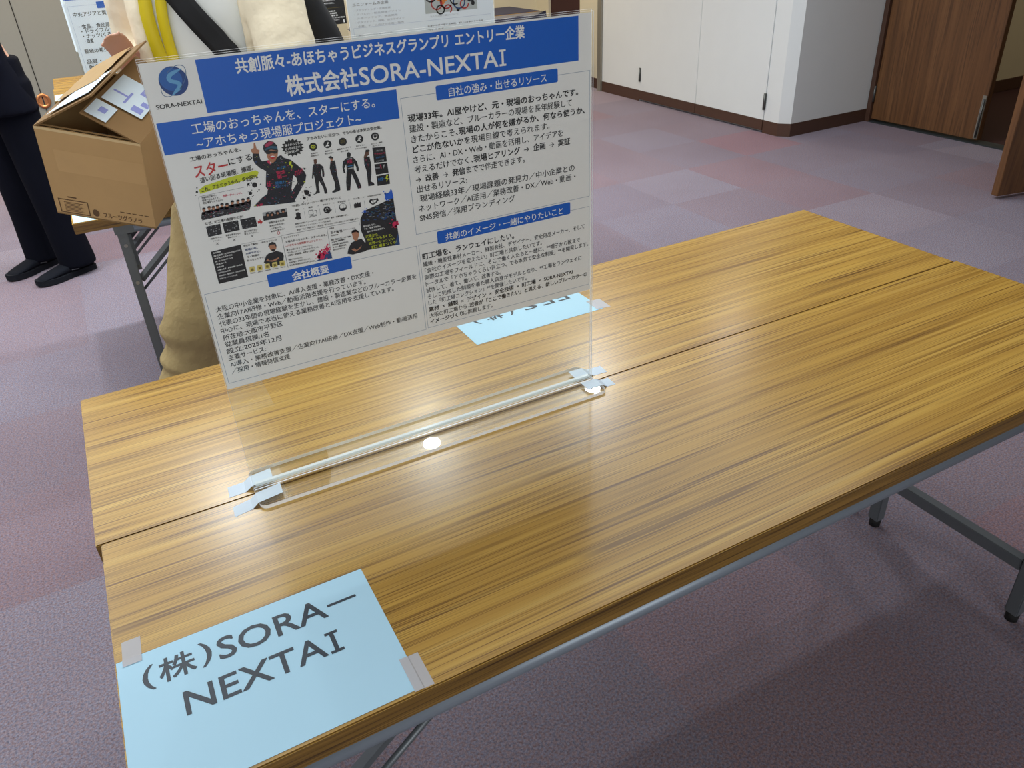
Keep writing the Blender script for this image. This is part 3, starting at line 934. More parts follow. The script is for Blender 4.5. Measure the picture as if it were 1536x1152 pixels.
(2,'black',"164.4 116.9 160.7 118.1 162.5 121 158.5 120.9 158.7 124.1 154.9 122.8 153.6 125.7 150.7 123.4 148 125.7 146.4 122.7 142.8 124 142.7 120.8 138.7 120.8 140.1 118 136.4 116.8 139.1 114.6 136.2 112.5 139.8 111.3 138.1 108.5 142 108.5 141.8 105.4 145.5 106.6 146.8 103.8 149.7 106 152.3 103.7 154 106.6 157.6 105.4 157.7 108.5 161.7 108.5 160.3 111.3 164.1 112.5 161.4 114.7"),
(2,'black',"98.1 152.4 97.4 154 96 154.9 94.3 155.1 92.8 154.3 91.9 153 91.8 151.3 92.6 149.8 94 148.8 95.7 148.7 97.2 149.4 98.1 150.7"),
(2,'black',"97.4 160.4 97.1 160.9 96.6 161 96.2 160.7 96.1 160.2 96.4 159.7 96.9 159.6 97.3 159.9"),
(2,'black',"99.2 158.9 98.9 159.3 98.5 159.4 98.1 159.1 98 158.7 98.3 158.3 98.7 158.2 99.1 158.5"),
(2,'black',"100 159 99.7 159.4 99.3 159.5 98.9 159.2 98.8 158.8 99.1 158.4 99.5 158.3 99.9 158.5"),
(2,'black',"100.9 143.7 100.7 144 100.3 144.1 99.9 143.9 99.9 143.5 100.1 143.2 100.5 143.1 100.9 143.3"),
(2,'black',"100 143.8 99.7 144.3 99.1 144.4 98.6 144.1 98.5 143.5 98.8 143 99.4 142.9 99.9 143.2"),
(2,'black',"96.1 144.1 95.9 144.4 95.5 144.5 95.2 144.3 95.1 144 95.3 143.6 95.7 143.6 96 143.8"),
(2,'black',"92.6 149.1 92.2 149.6 91.5 149.8 90.9 149.4 90.8 148.7 91.2 148.1 91.9 148 92.5 148.4"),
(2,'black',"91.5 145.7 91.2 146.2 90.6 146.3 90.2 146 90.1 145.5 90.4 145 90.9 144.9 91.4 145.2"),
(2,'black',"103.2 152.5 102.8 153 102.2 153.1 101.7 152.8 101.6 152.2 101.9 151.6 102.6 151.5 103.1 151.8"),
(2,'black',"89.9 161.5 89.4 162.5 88.4 163.2 87.3 163.3 86.3 162.8 85.7 161.8 85.6 160.7 86.2 159.6 87.1 159 88.3 158.9 89.3 159.4 89.9 160.3"),
(2,'black',"86.5 162.1 86.3 162.4 86 162.5 85.7 162.3 85.7 161.9 85.9 161.6 86.2 161.6 86.5 161.8"),
(2,'black',"91.4 164.5 91.1 164.9 90.6 165 90.2 164.8 90.2 164.3 90.4 163.9 90.9 163.8 91.3 164"),
(2,'black',"84.8 165.4 84.6 165.8 84.2 165.9 83.8 165.7 83.8 165.2 84 164.9 84.4 164.8 84.7 165"),
(2,'black',"90.7 161 90.6 161.2 90.3 161.2 90.1 161.1 90.1 160.8 90.2 160.6 90.5 160.6 90.7 160.7"),
(2,'black',"85.9 158.9 85.8 159.2 85.5 159.2 85.2 159.1 85.2 158.8 85.3 158.5 85.6 158.4 85.9 158.6"),
(2,'black',"87.9 167.8 87.7 168 87.4 168.1 87.1 167.9 87.1 167.6 87.2 167.3 87.6 167.3 87.8 167.4"),
(2,'black',"86.5 165.5 86.2 165.9 85.8 166 85.4 165.8 85.4 165.3 85.6 165 86.1 164.9 86.4 165.1"),
(2,'black',"90.8 157.7 90.6 158.1 90.1 158.2 89.7 158 89.7 157.5 89.9 157.1 90.4 157 90.7 157.3"),
(2,'black',"89.8 165.5 89.5 165.9 89.1 166 88.7 165.8 88.6 165.3 88.9 164.9 89.3 164.8 89.7 165.1"),
(2,'black',"89.1 149.9 88.8 150.6 88.2 151 87.4 151.1 86.8 150.8 86.4 150.2 86.3 149.4 86.7 148.7 87.3 148.3 88.1 148.2 88.7 148.6 89.1 149.2"),
(2,'black',"87 151.4 86.8 151.7 86.4 151.8 86.1 151.6 86.1 151.2 86.3 150.9 86.6 150.8 86.9 151"),
(2,'black',"86.5 152.2 86.4 152.3 86.2 152.3 86.1 152.3 86.1 152.1 86.2 152 86.3 151.9 86.5 152"),
(2,'black',"88.1 153.1 88 153.3 87.9 153.3 87.8 153.2 87.8 153.1 87.8 153 88 152.9 88.1 153"),
(2,'black',"86.4 151.1 86.3 151.3 86.1 151.3 86 151.2 86 151 86.1 150.9 86.3 150.8 86.4 150.9"),
(2,'black',"89.1 151.7 88.9 152 88.6 152.1 88.4 151.9 88.3 151.6 88.5 151.3 88.8 151.2 89.1 151.4"),
(2,'black',"87.7 146.1 87.5 146.3 87.3 146.3 87.1 146.2 87.1 146 87.2 145.7 87.4 145.7 87.6 145.8"),
(2,'black',"89.8 151.1 89.7 151.4 89.4 151.4 89.2 151.3 89.1 151 89.3 150.8 89.5 150.7 89.8 150.9"),
(2,'black',"89.4 148.3 89.2 148.5 88.9 148.6 88.7 148.4 88.6 148.1 88.8 147.8 89.1 147.8 89.4 147.9"),
(2,'black',"89.6 149.2 89.3 149.6 88.8 149.7 88.4 149.4 88.3 148.9 88.6 148.5 89.1 148.4 89.5 148.7"),
(2,'black',"160.7 173.8 160 175.4 158.5 176.4 156.7 176.5 155.1 175.7 154.1 174.3 154 172.5 154.8 170.9 156.2 169.9 158 169.8 159.6 170.6 160.6 172"),
(2,'black',"163.2 174.7 162.8 175.3 162.1 175.4 161.5 175 161.3 174.3 161.7 173.7 162.4 173.5 163.1 173.9"),
(2,'black',"164.8 166.5 164.5 167 163.9 167.1 163.5 166.8 163.4 166.3 163.7 165.8 164.2 165.7 164.7 166"),
(2,'black',"161.3 182.7 161.1 183 160.7 183.1 160.4 182.9 160.3 182.5 160.5 182.1 160.9 182.1 161.2 182.3"),
(2,'black',"152.6 176.7 152.4 177.1 151.9 177.2 151.4 177 151.3 176.5 151.6 176 152.1 175.9 152.5 176.2"),
(2,'black',"152 171.5 151.8 171.8 151.5 171.9 151.1 171.7 151.1 171.3 151.3 171 151.6 170.9 151.9 171.1"),
(2,'black',"167 177.4 166.7 177.9 166.1 178 165.7 177.7 165.6 177.1 165.9 176.6 166.4 176.5 166.9 176.8"),
(2,'black',"157.1 171.3 156.4 172.4 155.1 172.7 154 171.9 153.7 170.6 154.4 169.5 155.7 169.2 156.9 170"),
(2,'black',"162.6 167.5 162.3 167.8 161.9 167.9 161.5 167.7 161.4 167.2 161.7 166.9 162.1 166.8 162.5 167"),
(2,'black',"158.1 166.9 157.9 167.3 157.5 167.4 157.1 167.1 157 166.7 157.3 166.4 157.7 166.3 158 166.5"),
(2,'black',"154.9 180 154.4 180.9 153.6 181.5 152.6 181.6 151.6 181.1 151.1 180.3 151 179.3 151.4 178.3 152.3 177.8 153.3 177.7 154.2 178.1 154.8 179"),
(2,'black',"157.7 180.3 157.5 180.5 157.3 180.6 157.1 180.4 157 180.2 157.2 180 157.4 179.9 157.6 180.1"),
(2,'black',"148.7 179.4 148.4 179.8 148.1 179.9 147.7 179.6 147.6 179.3 147.9 178.9 148.3 178.8 148.6 179.1"),
(2,'black',"152.4 178.3 152.1 178.8 151.5 178.9 151 178.6 150.9 178 151.2 177.5 151.8 177.3 152.3 177.7"),
(2,'black',"156.7 183 156.5 183.3 156.2 183.3 155.9 183.2 155.9 182.9 156.1 182.6 156.4 182.5 156.6 182.7"),
(2,'black',"152 179.8 151.7 180.2 151.2 180.3 150.8 180 150.7 179.5 150.9 179.1 151.5 179 151.9 179.3"),
(2,'black',"155.9 177.5 155.7 177.7 155.5 177.8 155.3 177.6 155.2 177.4 155.3 177.2 155.6 177.1 155.8 177.3"),
(2,'black',"152.1 176.5 151.9 176.8 151.5 176.9 151.2 176.7 151.1 176.3 151.3 176 151.7 175.9 152.1 176.1"),
(2,'black',"151.7 184.5 151.6 184.7 151.3 184.8 151.1 184.6 151 184.3 151.2 184.1 151.5 184.1 151.7 184.2"),
(2,'black',"151.5 184.8 151.3 185.1 151 185.2 150.7 185 150.6 184.7 150.8 184.4 151.1 184.3 151.4 184.5"),
(2,'black',"161.9 177.6 161.5 178.4 160.8 178.9 160 178.9 159.2 178.6 158.7 177.9 158.7 177 159 176.3 159.7 175.8 160.6 175.7 161.3 176.1 161.8 176.8"),
(2,'black',"158.8 177.8 158.5 178.2 158.1 178.3 157.8 178 157.7 177.6 157.9 177.3 158.3 177.2 158.7 177.4"),
(2,'black',"159.3 181.8 159.2 181.9 159 182 158.9 181.9 158.8 181.7 158.9 181.5 159.1 181.5 159.3 181.6"),
(2,'black',"156.8 177.5 156.7 177.6 156.5 177.7 156.3 177.6 156.2 177.4 156.4 177.2 156.6 177.2 156.7 177.3"),
(2,'black',"161.8 179.1 161.7 179.2 161.5 179.3 161.3 179.2 161.3 179 161.4 178.8 161.6 178.8 161.7 178.9"),
(2,'black',"157.6 176.9 157.5 177.1 157.2 177.2 157 177 156.9 176.7 157.1 176.5 157.3 176.4 157.6 176.6"),
(2,'black',"160.6 174.7 160.4 175 160 175.1 159.7 174.9 159.7 174.5 159.9 174.2 160.2 174.2 160.5 174.4"),
(2,'black',"159.9 176.2 159.7 176.4 159.4 176.5 159.1 176.3 159.1 176 159.2 175.8 159.5 175.7 159.8 175.9"),
(2,'black',"163.2 180.6 163.1 180.8 162.8 180.8 162.6 180.7 162.6 180.4 162.7 180.2 163 180.2 163.2 180.3"),
(2,'black',"160.4 173.2 160.2 173.5 159.9 173.5 159.7 173.4 159.6 173.1 159.8 172.8 160.1 172.8 160.3 172.9"),
(2,'black',"161.1 143.2 160.8 143.8 160.3 144.2 159.7 144.2 159.1 143.9 158.7 143.4 158.7 142.8 158.9 142.2 159.5 141.9 160.1 141.8 160.7 142.1 161.1 142.6"),
(2,'black',"157.6 143.9 157.5 144.1 157.3 144.2 157.1 144 157.1 143.9 157.2 143.7 157.4 143.6 157.6 143.8"),
(2,'black',"163.1 142.9 163 143.1 162.8 143.1 162.6 143 162.6 142.9 162.7 142.7 162.9 142.6 163 142.7"),
(2,'black',"161.3 142.2 161.2 142.4 160.9 142.4 160.7 142.3 160.6 142 160.8 141.8 161 141.8 161.3 141.9"),
(2,'black',"160.5 145.2 160.4 145.3 160.3 145.3 160.1 145.2 160.1 145.1 160.2 144.9 160.4 144.9 160.5 145"),
(2,'black',"158 142.9 157.9 143.1 157.7 143.1 157.6 143 157.5 142.9 157.6 142.7 157.8 142.7 157.9 142.8"),
(2,'black',"158 142.4 157.9 142.6 157.7 142.6 157.6 142.5 157.5 142.4 157.6 142.2 157.8 142.2 158 142.3"),
(2,'black',"162 143.1 161.9 143.4 161.6 143.4 161.3 143.3 161.3 143 161.4 142.8 161.7 142.7 162 142.9"),
(2,'black',"161.4 144 161.3 144.1 161.2 144.1 161.1 144.1 161.1 144 161.1 143.9 161.2 143.8 161.4 143.9"),
(2,'black',"159 141.5 158.9 141.7 158.7 141.7 158.4 141.6 158.4 141.4 158.5 141.2 158.8 141.1 159 141.3"),
(2,'lime',"29.4 145.9 36.5 142.1 50.9 140 65.6 137.5 82.8 135.8 100.1 134.5 103.2 137.2 100.3 142.5 85.2 144 72 146.1 46.4 148.6 29.8 151"),
(2,'black',"27.8 148.2 27.5 148.8 27 149.2 26.4 149.4 25.8 149.3 25.4 148.9 25.1 148.3 25.1 147.7 25.4 147.1 25.9 146.7 26.5 146.6 27.1 146.7 27.6 147 27.8 147.6"),
(2,'black',"28.5 143.2 28.3 143.5 28 143.8 27.7 143.9 27.3 143.8 27 143.6 26.9 143.3 26.9 142.9 27.1 142.6 27.3 142.3 27.7 142.2 28 142.3 28.3 142.5 28.5 142.8"),
(2,'black',"24.7 151.9 24.6 152.1 24.5 152.3 24.3 152.3 24.1 152.3 23.9 152.2 23.8 152 23.8 151.7 23.9 151.5 24.1 151.4 24.3 151.3 24.5 151.4 24.7 151.5 24.7 151.7"),
(2,'grey',"26.8 155.3 28.7 154 28.5 153.8 26.7 155"),
(2,'grey',"28.6 154.1 82.2 152.5 82.2 152.1 28.6 153.7"),
(2,'grey',"26.4 155.1 24.3 180.1 24.6 180.1 26.7 155.1"),
(2,'ink',"26 173.8 31 172.3 41.3 171.9 50.9 171.2 63 170.3 70.9 170.6 79.1 170.1 86.6 169 85.8 174.7 82.3 181.2 24.1 183.1 23.7 179.9"),
(3,'skin',"30.8 171.3 30.1 172.5 29.1 173.1 28 172.9 27.3 171.9 27.3 170.6 27.9 169.4 29 168.7 30.1 168.9 30.8 169.9"),
(4,'ink',"27 169.9 28 168.1 29.8 167.8 31.3 168.6 31.4 170.4"),
(2,'ink',"26.3 173 25.6 175.8 29.6 176.6 30.3 173.8"),
(3,'skin',"37.2 170.5 36.6 171.7 35.5 172.3 34.4 172.1 33.7 171.1 33.7 169.8 34.3 168.6 35.4 167.9 36.5 168.1 37.2 169.1"),
(4,'ink',"33.4 169.1 34.4 167.3 36.2 167 37.7 167.8 37.8 169.6"),
(2,'ink',"32.7 172.2 32 175 36 175.8 36.7 173"),
(3,'skin',"42.1 171.3 41.5 172.5 40.4 173.1 39.3 172.9 38.6 171.9 38.5 170.6 39.2 169.3 40.3 168.7 41.4 168.9 42.1 169.9"),
(4,'ink',"38.3 169.9 39.3 168.1 41.1 167.8 42.6 168.6 42.7 170.4"),
(2,'ink',"37.6 173 36.9 175.8 40.9 176.6 41.6 173.8"),
(3,'skin',"47.3 170.4 46.6 171.6 45.5 172.2 44.4 172 43.7 171 43.7 169.7 44.3 168.5 45.4 167.8 46.5 168 47.2 169"),
(4,'ink',"43.5 169 44.4 167.2 46.2 166.9 47.8 167.7 47.9 169.5"),
(2,'ink',"42.7 172.1 42 174.9 46.1 175.7 46.8 172.9"),
(3,'skin',"52.9 169.7 52.2 170.9 51.2 171.5 50 171.3 49.3 170.3 49.3 169 49.9 167.7 51 167.1 52.1 167.3 52.9 168.3"),
(4,'ink',"49 168.2 50 166.5 51.8 166.1 53.4 166.9 53.5 168.8"),
(2,'ink',"48.3 171.4 47.6 174.2 51.7 175 52.4 172.2"),
(3,'skin',"58.7 170.8 58 172 56.9 172.6 55.8 172.4 55.1 171.4 55 170.1 55.7 168.8 56.8 168.2 57.9 168.4 58.6 169.4"),
(4,'ink',"54.8 169.4 55.8 167.6 57.6 167.3 59.1 168 59.3 169.9"),
(2,'ink',"54 172.5 53.4 175.3 57.5 176.1 58.1 173.3"),
(3,'skin',"65.6 169 65 170.2 63.9 170.8 62.7 170.6 62 169.6 61.9 168.3 62.6 167 63.7 166.4 64.8 166.6 65.6 167.6"),
(4,'ink',"61.7 167.6 62.7 165.8 64.5 165.4 66.1 166.2 66.2 168.1"),
(2,'ink',"61 170.7 60.3 173.5 64.5 174.3 65.1 171.5"),
(3,'skin',"72.5 169.3 71.8 170.5 70.7 171.2 69.6 170.9 68.9 170 68.8 168.6 69.5 167.3 70.6 166.7 71.7 166.9 72.4 167.9"),
(4,'ink',"68.6 167.9 69.5 166.1 71.4 165.8 73 166.6 73.1 168.4"),
(2,'ink',"67.8 171.1 67.2 173.8 71.4 174.7 72 171.9"),
(3,'skin',"78.9 168.8 78.2 170.1 77.1 170.7 76 170.5 75.2 169.5 75.2 168.1 75.8 166.9 76.9 166.3 78.1 166.5 78.8 167.5"),
(4,'ink',"74.9 167.4 75.9 165.6 77.7 165.3 79.3 166.1 79.5 168"),
(2,'ink',"74.2 170.6 73.6 173.4 77.8 174.2 78.4 171.4"),
(3,'skin',"85.2 169 84.5 170.2 83.4 170.8 82.2 170.6 81.5 169.6 81.4 168.2 82.1 167 83.2 166.4 84.3 166.6 85.1 167.6"),
(4,'ink',"81.2 167.5 82.1 165.7 84 165.4 85.6 166.2 85.8 168.1"),
(2,'ink',"80.5 170.7 79.8 173.5 84 174.4 84.7 171.5"),
(4,'grey',"32.5 176.4 33.7 176.8 33.4 177.4 32.5 177.2"),
(4,'grey',"75.5 176.6 77 176.1 77 176.7 75.9 177.1"),
(4,'grey',"29.4 175.6 30.5 175.4 30.5 175.8 29.6 175.9"),
(4,'grey',"44.3 178.3 45.4 178.3 45.4 179.2 44.5 179.2"),
(4,'grey',"81.5 173.5 82.8 173.2 82.9 174 81.9 174.2"),
(4,'grey',"48.5 178.8 49.7 179 49.5 179.8 48.6 179.7"),
(4,'pinkdark',"80.8 172.3 82.1 172.6 81.8 173.5 80.9 173.3"),
(4,'grey',"73.2 180.1 73.8 180.5 73.4 181.3 72.9 181"),
(4,'pinkdark',"67.7 176.4 69.4 177 69 177.4 67.8 177"),
(4,'ash',"78 178.3 78.9 178.5 78.8 178.9 78.1 178.8"),
(4,'ash',"53.5 180.8 55.2 181.4 54.8 181.9 53.6 181.5"),
(4,'ash',"65.6 180.3 67.2 181.1 66.8 181.5 65.6 181"),
(4,'navyblue',"76.1 174.7 76.9 175 76.7 175.3 76.1 175.1"),
(4,'pinkdark',"36.3 174.5 37.6 175.4 37.2 175.9 36.2 175.3"),
(4,'pinkdark',"81.6 177.4 82.7 177.3 82.8 178.1 82.1 178.3"),
(4,'navyblue',"46.2 175.1 47.1 175.3 46.9 175.9 46.2 175.7"),
(4,'pinkdark',"74.7 180.5 76.4 180.5 76.2 181 75 181"),
(4,'navyblue',"49.3 174.4 51.1 173.9 51.1 174.4 49.7 174.8"),
(4,'grey',"26.4 176.8 27.3 177.3 27 177.9 26.3 177.5"),
(4,'ash',"55.5 179.1 56.3 179.7 55.9 180.4 55.3 180"),
(4,'grey',"48.9 177.1 49.9 177.3 49.7 178.1 48.9 177.9"),
(4,'grey',"76.8 173.5 78.7 174.4 78.3 175 76.8 174.4"),
(4,'pinkdark',"41.7 174.9 43.3 175.5 43 175.9 41.7 175.5"),
(4,'navyblue',"37.7 180.3 39.6 180.9 39.3 181.2 37.9 180.8"),
(4,'grey',"27.1 179.3 28.3 180 27.9 180.5 27 180"),
(4,'navyblue',"43.4 180.1 45.5 179.8 45.3 180.3 43.8 180.6"),
(4,'grey',"43.6 180 45.5 180 45.3 180.4 43.9 180.3"),
(4,'pinkdark',"34.2 179.7 36.2 179.5 36.1 180.1 34.5 180.3"),
(4,'navyblue',"81.4 176 82.9 176.2 82.7 176.6 81.5 176.4"),
(4,'pinkdark',"82.6 173.4 83.5 173.9 83.2 174.3 82.6 173.9"),
(4,'ash',"60.2 178.1 61.7 178.5 61.5 178.8 60.3 178.6"),
(4,'pinkdark',"79 177.2 80.9 177.3 80.7 177.8 79.3 177.8"),
(4,'pinkdark',"28.8 177.4 29.6 178 29.4 178.3 28.7 177.9"),
(4,'pinkdark',"56.8 175.2 57.7 175.4 57.6 175.8 56.9 175.7"),
(4,'navyblue',"37.7 178.6 39.6 178.8 39.4 179.7 37.9 179.6"),
(4,'grey',"30.9 181.4 32 182 31.6 182.6 30.8 182.2"),
(4,'ash',"80.5 179 82.4 180 81.9 180.6 80.5 180"),
(4,'navyblue',"43.2 180.6 44.9 180.7 44.7 181.1 43.4 181.1"),
(4,'pinkdark',"77.5 174.9 78.7 174.7 78.7 175.2 77.8 175.4"),
(4,'ash',"66.9 179.1 67.7 179.1 67.7 179.6 67.1 179.7"),
(4,'ash',"24.2 181.5 25.8 181 25.9 181.8 24.7 182.2"),
(4,'grey',"43 177.9 44.3 178.3 44 178.8 43 178.5"),
(4,'pinkdark',"57.3 180.3 59.2 180.9 58.8 181.7 57.4 181.3"),
(4,'navyblue',"39.2 174.3 40.5 174.9 40.2 175.4 39.2 175"),
(4,'grey',"78.7 179.8 80.5 179.8 80.3 180.6 79 180.6"),
(4,'pinkdark',"66.1 175 67.1 175.6 66.9 175.8 66.1 175.4"),
(4,'ash',"38.1 176.4 39.7 177.1 39.3 177.7 38.1 177.2"),
(4,'ash',"38.4 179.6 40.2 180.3 39.8 180.9 38.5 180.5"),
(4,'ash',"25.6 177.4 26.5 177.1 26.5 177.5 25.8 177.7"),
(4,'ash',"73.8 175 74.6 175.2 74.5 175.6 73.9 175.5"),
(4,'pinkdark',"46.7 176.1 47.3 176.5 47.1 177 46.6 176.7"),
(4,'grey',"33.4 178 35.1 178.3 34.9 178.6 33.6 178.4"),
(4,'ash',"70.2 177.6 72 177.3 71.9 177.8 70.6 178"),
(4,'ash',"49.5 177 51.3 177.8 50.9 178.2 49.6 177.6"),
(4,'navyblue',"57.9 174.9 59.1 175.3 58.9 176.1 57.9 175.9"),
(4,'ash',"45.2 177.4 46.9 177.9 46.6 178.7 45.3 178.4"),
(4,'navyblue',"60.1 176.8 61.9 176.3 61.8 176.9 60.5 177.2"),
(4,'pinkdark',"41.7 175.2 42.4 175.7 42.2 175.9 41.7 175.6"),
(4,'ash',"46.6 178.5 48.4 179 48.1 179.5 46.8 179.2"),
(4,'grey',"37.4 181 39.1 181.2 38.9 182 37.6 181.9"),
(4,'pinkdark',"73.9 178.7 75.5 178.5 75.5 179.2 74.3 179.4"),
(4,'ash',"81 172.8 82 172.6 82.1 173.3 81.3 173.5"),
(4,'ash',"79.9 179.3 81.1 179.7 80.9 180.3 79.9 180"),
(4,'grey',"76.1 173.9 77.6 174.1 77.4 174.4 76.3 174.3"),
(4,'pinkdark',"61.5 180.1 62.8 179.6 62.8 180 61.8 180.3"),
(4,'ash',"40.2 175.4 41.5 176.1 41.1 176.6 40.1 176.1"),
(4,'navyblue',"47.8 176.3 49 176.7 48.7 177 47.9 176.7"),
(4,'navyblue',"56.2 177.7 57 177.5 57 177.8 56.4 178"),
(4,'ash',"64.9 175.3 66.5 174.9 66.4 175.2 65.2 175.6"),
(4,'ash',"38.7 175.1 40.3 175.4 40.1 175.6 38.9 175.5"),
(2,'ink',"26.3 191.7 43.7 191.5 43 204.6 26.1 205.2"),
(3,'grey',"41.3 202.9 42.3 202.9 42.2 203.5 41.5 203.5"),
(3,'ash',"26.2 194.3 28.2 194.4 28 195 26.5 194.9"),
(3,'grey',"36.6 192.9 38.2 192.6 38.3 193.5 37.1 193.8"),
(3,'black',"39.3 195.2 41.1 195.1 40.9 195.4 39.6 195.5"),
(3,'black',"36.7 193.8 38.3 193.5 38.2 193.9 37 194.2"),
(3,'black',"28.2 198.5 29.3 198.8 29.1 199.2 28.3 199"),
(3,'ash',"35.5 202.3 37.1 202.5 36.9 203.1 35.7 203"),
(3,'black',"35 193.7 36.4 194.4 36 194.8 35 194.4"),
(3,'grey',"39.3 191.1 40.5 191.6 40.2 192.2 39.2 191.8"),
(3,'grey',"36.2 199.7 37.4 199.9 37.3 200.5 36.3 200.4"),
(3,'black',"40.7 191.6 42.2 191.4 42.2 192.3 41.1 192.5"),
(3,'ash',"36.2 195.8 37 196.3 36.7 196.8 36.1 196.4"),
(3,'ash',"41.7 197.1 43.2 197.7 42.8 198.3 41.7 197.8"),
(3,'grey',"31.5 192.4 33.4 192.2 33.3 193 31.9 193.2"),
(3,'grey',"30.4 196.4 31.2 196.5 31.1 196.9 30.5 196.9"),
(3,'black',"41.5 197.2 42.9 197.5 42.7 197.9 41.6 197.7"),
(3,'ash',"33.1 198.9 34.7 199.4 34.4 200.1 33.1 199.7"),
(3,'ash',"37 196.3 38.7 195.7 38.7 196.2 37.4 196.7"),
(3,'black',"34.3 198.4 35.1 198.3 35.1 198.9 34.5 199"),
(3,'black',"37.1 196.9 38.4 196.7 38.3 197 37.4 197.2"),
(3,'ash',"35.9 198.7 37.7 198.5 37.6 199.2 36.3 199.4"),
(3,'black',"26.2 191.7 27.6 192 27.4 192.3 26.3 192.1"),
(3,'black',"40.2 201.9 41.8 201.8 41.7 202.4 40.5 202.5"),
(3,'ash',"31 196.7 32.4 196.3 32.4 196.8 31.4 197.1"),
(3,'grey',"27.4 201.4 29 201 29 201.8 27.8 202.1"),
(3,'ash',"33.6 197 34.6 197.6 34.2 198 33.5 197.5"),
(3,'ash',"40.1 197.6 42 197.8 41.7 198.5 40.3 198.4"),
(3,'ash',"25.9 191.6 27.6 192.5 27.1 193.2 25.8 192.5"),
(2,'ink',"46.5 191.3 65.4 191.3 65.1 204.1 46.3 204.4"),
(3,'black',"48 201.2 49.1 201.1 49.1 201.4 48.2 201.5"),
(3,'ash',"58.2 191 59.3 191.4 58.9 192.1 58.2 191.8"),
(3,'black',"65 193.2 65.6 193.6 65.3 194.4 64.8 194.2"),
(3,'grey',"56.6 199 58.5 199.4 58.2 200.1 56.7 199.9"),
(3,'black',"51.4 195.7 53.1 195.2 53.1 195.9 51.9 196.4"),
(3,'ash',"61.2 198 63.2 197.6 63.1 198.1 61.6 198.4"),
(3,'ash',"60.6 196.1 62.4 196.3 62.2 197 60.8 196.8"),
(3,'black',"61.8 198.1 62.8 198.4 62.6 199 61.8 198.8"),
(3,'grey',"62.6 192.3 64.1 192.1 64 192.6 62.9 192.8"),
(3,'ash',"50.1 200.4 51.5 201 51.1 201.8 50 201.4"),
(3,'ash',"59.5 194.2 60.6 194.2 60.5 194.9 59.7 194.9"),
(3,'ash',"58.5 192.8 59.4 193.3 59.2 193.7 58.4 193.4"),
(3,'grey',"46.4 202.8 47.2 202.8 47.1 203.2 46.5 203.2"),
(3,'ash',"59.2 200.9 60.3 201.7 59.8 202.3 59 201.7"),
(3,'ash',"58.9 199.3 60 199.8 59.7 200.1 58.9 199.8"),
(3,'ash',"52.4 201.3 54.2 202 53.9 202.4 52.5 202"),
(3,'grey',"49 194.1 50.8 194.5 50.5 195.3 49.1 195.1"),
(3,'grey',"60.1 198.7 62.1 198.5 62 199.2 60.4 199.4"),
(3,'black',"62.7 203.6 64.8 203.5 64.6 204 63 204.1"),
(3,'black',"64.4 192.3 65.9 192.6 65.6 193.4 64.5 193.2"),
(3,'ash',"63.1 194.6 64 194.5 64 194.9 63.4 195"),
(3,'black',"53.4 195.1 54.3 195.4 54.1 195.9 53.4 195.8"),
(3,'grey',"58.9 199.7 60.4 200.7 59.8 201.4 58.6 200.7"),
(3,'grey',"52.9 199.8 54.7 200.8 54.3 201.2 52.9 200.5"),
(3,'grey',"62.7 192.1 63.7 192 63.7 192.5 62.9 192.6"),
(3,'ash',"61.8 197.6 63.5 198.5 63.1 199 61.7 198.4"),
(3,'grey',"62.2 191.5 62.9 191.4 62.9 191.7 62.4 191.9"),
(3,'black',"60.3 196.6 62.2 196.9 61.9 197.6 60.5 197.4"),
(2,'ink',"68.3 191.1 87.1 191 87.2 204 68.7 204"),
(3,'grey',"79.3 199.2 80.4 199 80.5 199.5 79.7 199.8"),
(3,'ash',"74.2 200.1 75.3 200.1 75.3 200.9 74.5 201"),
(3,'black',"77.2 194.7 78.5 194.5 78.5 195 77.6 195.2"),
(3,'black',"76 191.8 78.1 191.8 77.9 192.3 76.3 192.3"),
(3,'black',"86.1 201 87.6 201 87.5 201.4 86.3 201.4"),
(3,'black',"86.2 194 87.2 194.5 87 195 86.1 194.7"),
(3,'ash',"79.2 194.6 79.9 194.7 79.9 195.5 79.3 195.4"),
(3,'ash',"81.1 197.5 82.4 198.5 82 199 80.9 198.3"),
(3,'black',"75.2 195.7 76 195.5 76 195.8 75.5 196"),
(3,'ash',"76.8 202.9 77.5 203.5 77.1 204.3 76.6 203.9"),
(3,'black',"80.1 195.6 80.8 195.4 80.8 195.7 80.3 195.8"),
(3,'grey',"74.6 202.6 75.9 202.4 76 203 75 203.2"),
(3,'ash',"81.6 203.7 82.9 203.4 82.8 203.8 81.9 204"),
(3,'ash',"75.1 198.8 75.8 199.3 75.6 199.6 75.1 199.3"),
(3,'grey',"69.6 199 71 199.7 70.7 200 69.7 199.5"),
(3,'ash',"74.8 193.1 76.4 193.6 76.1 194.4 74.9 194"),
(3,'ash',"72.8 202 74.6 201.7 74.5 202.3 73.2 202.6"),
(3,'ash',"79.3 199.2 81.4 198.8 81.4 199.5 79.7 199.8"),
(3,'ash',"69.2 198 70.4 198.8 70.1 199.2 69.1 198.6"),
(3,'grey',"84.9 192.5 86.7 192.7 86.5 193.1 85.1 192.9"),
(3,'grey',"67.8 201.7 69.6 202.1 69.3 202.8 67.9 202.5"),
(3,'black',"82.5 193.1 83.8 193.2 83.7 193.9 82.7 193.9"),
(3,'black',"85.7 191 87.5 191.8 87.2 192 85.9 191.5"),
(3,'ash',"81.9 192.8 83.4 192.7 83.4 193.6 82.2 193.7"),
(3,'ash',"86.5 200.7 87.6 201.1 87.4 201.8 86.6 201.6"),
(3,'black',"86 196.3 87.8 195.8 87.7 196.2 86.4 196.5"),
(3,'ash',"70 203.5 71 203.3 71 203.7 70.2 203.9"),
(3,'grey',"83.7 200.6 85.5 200.1 85.4 200.5 84.1 200.9"),
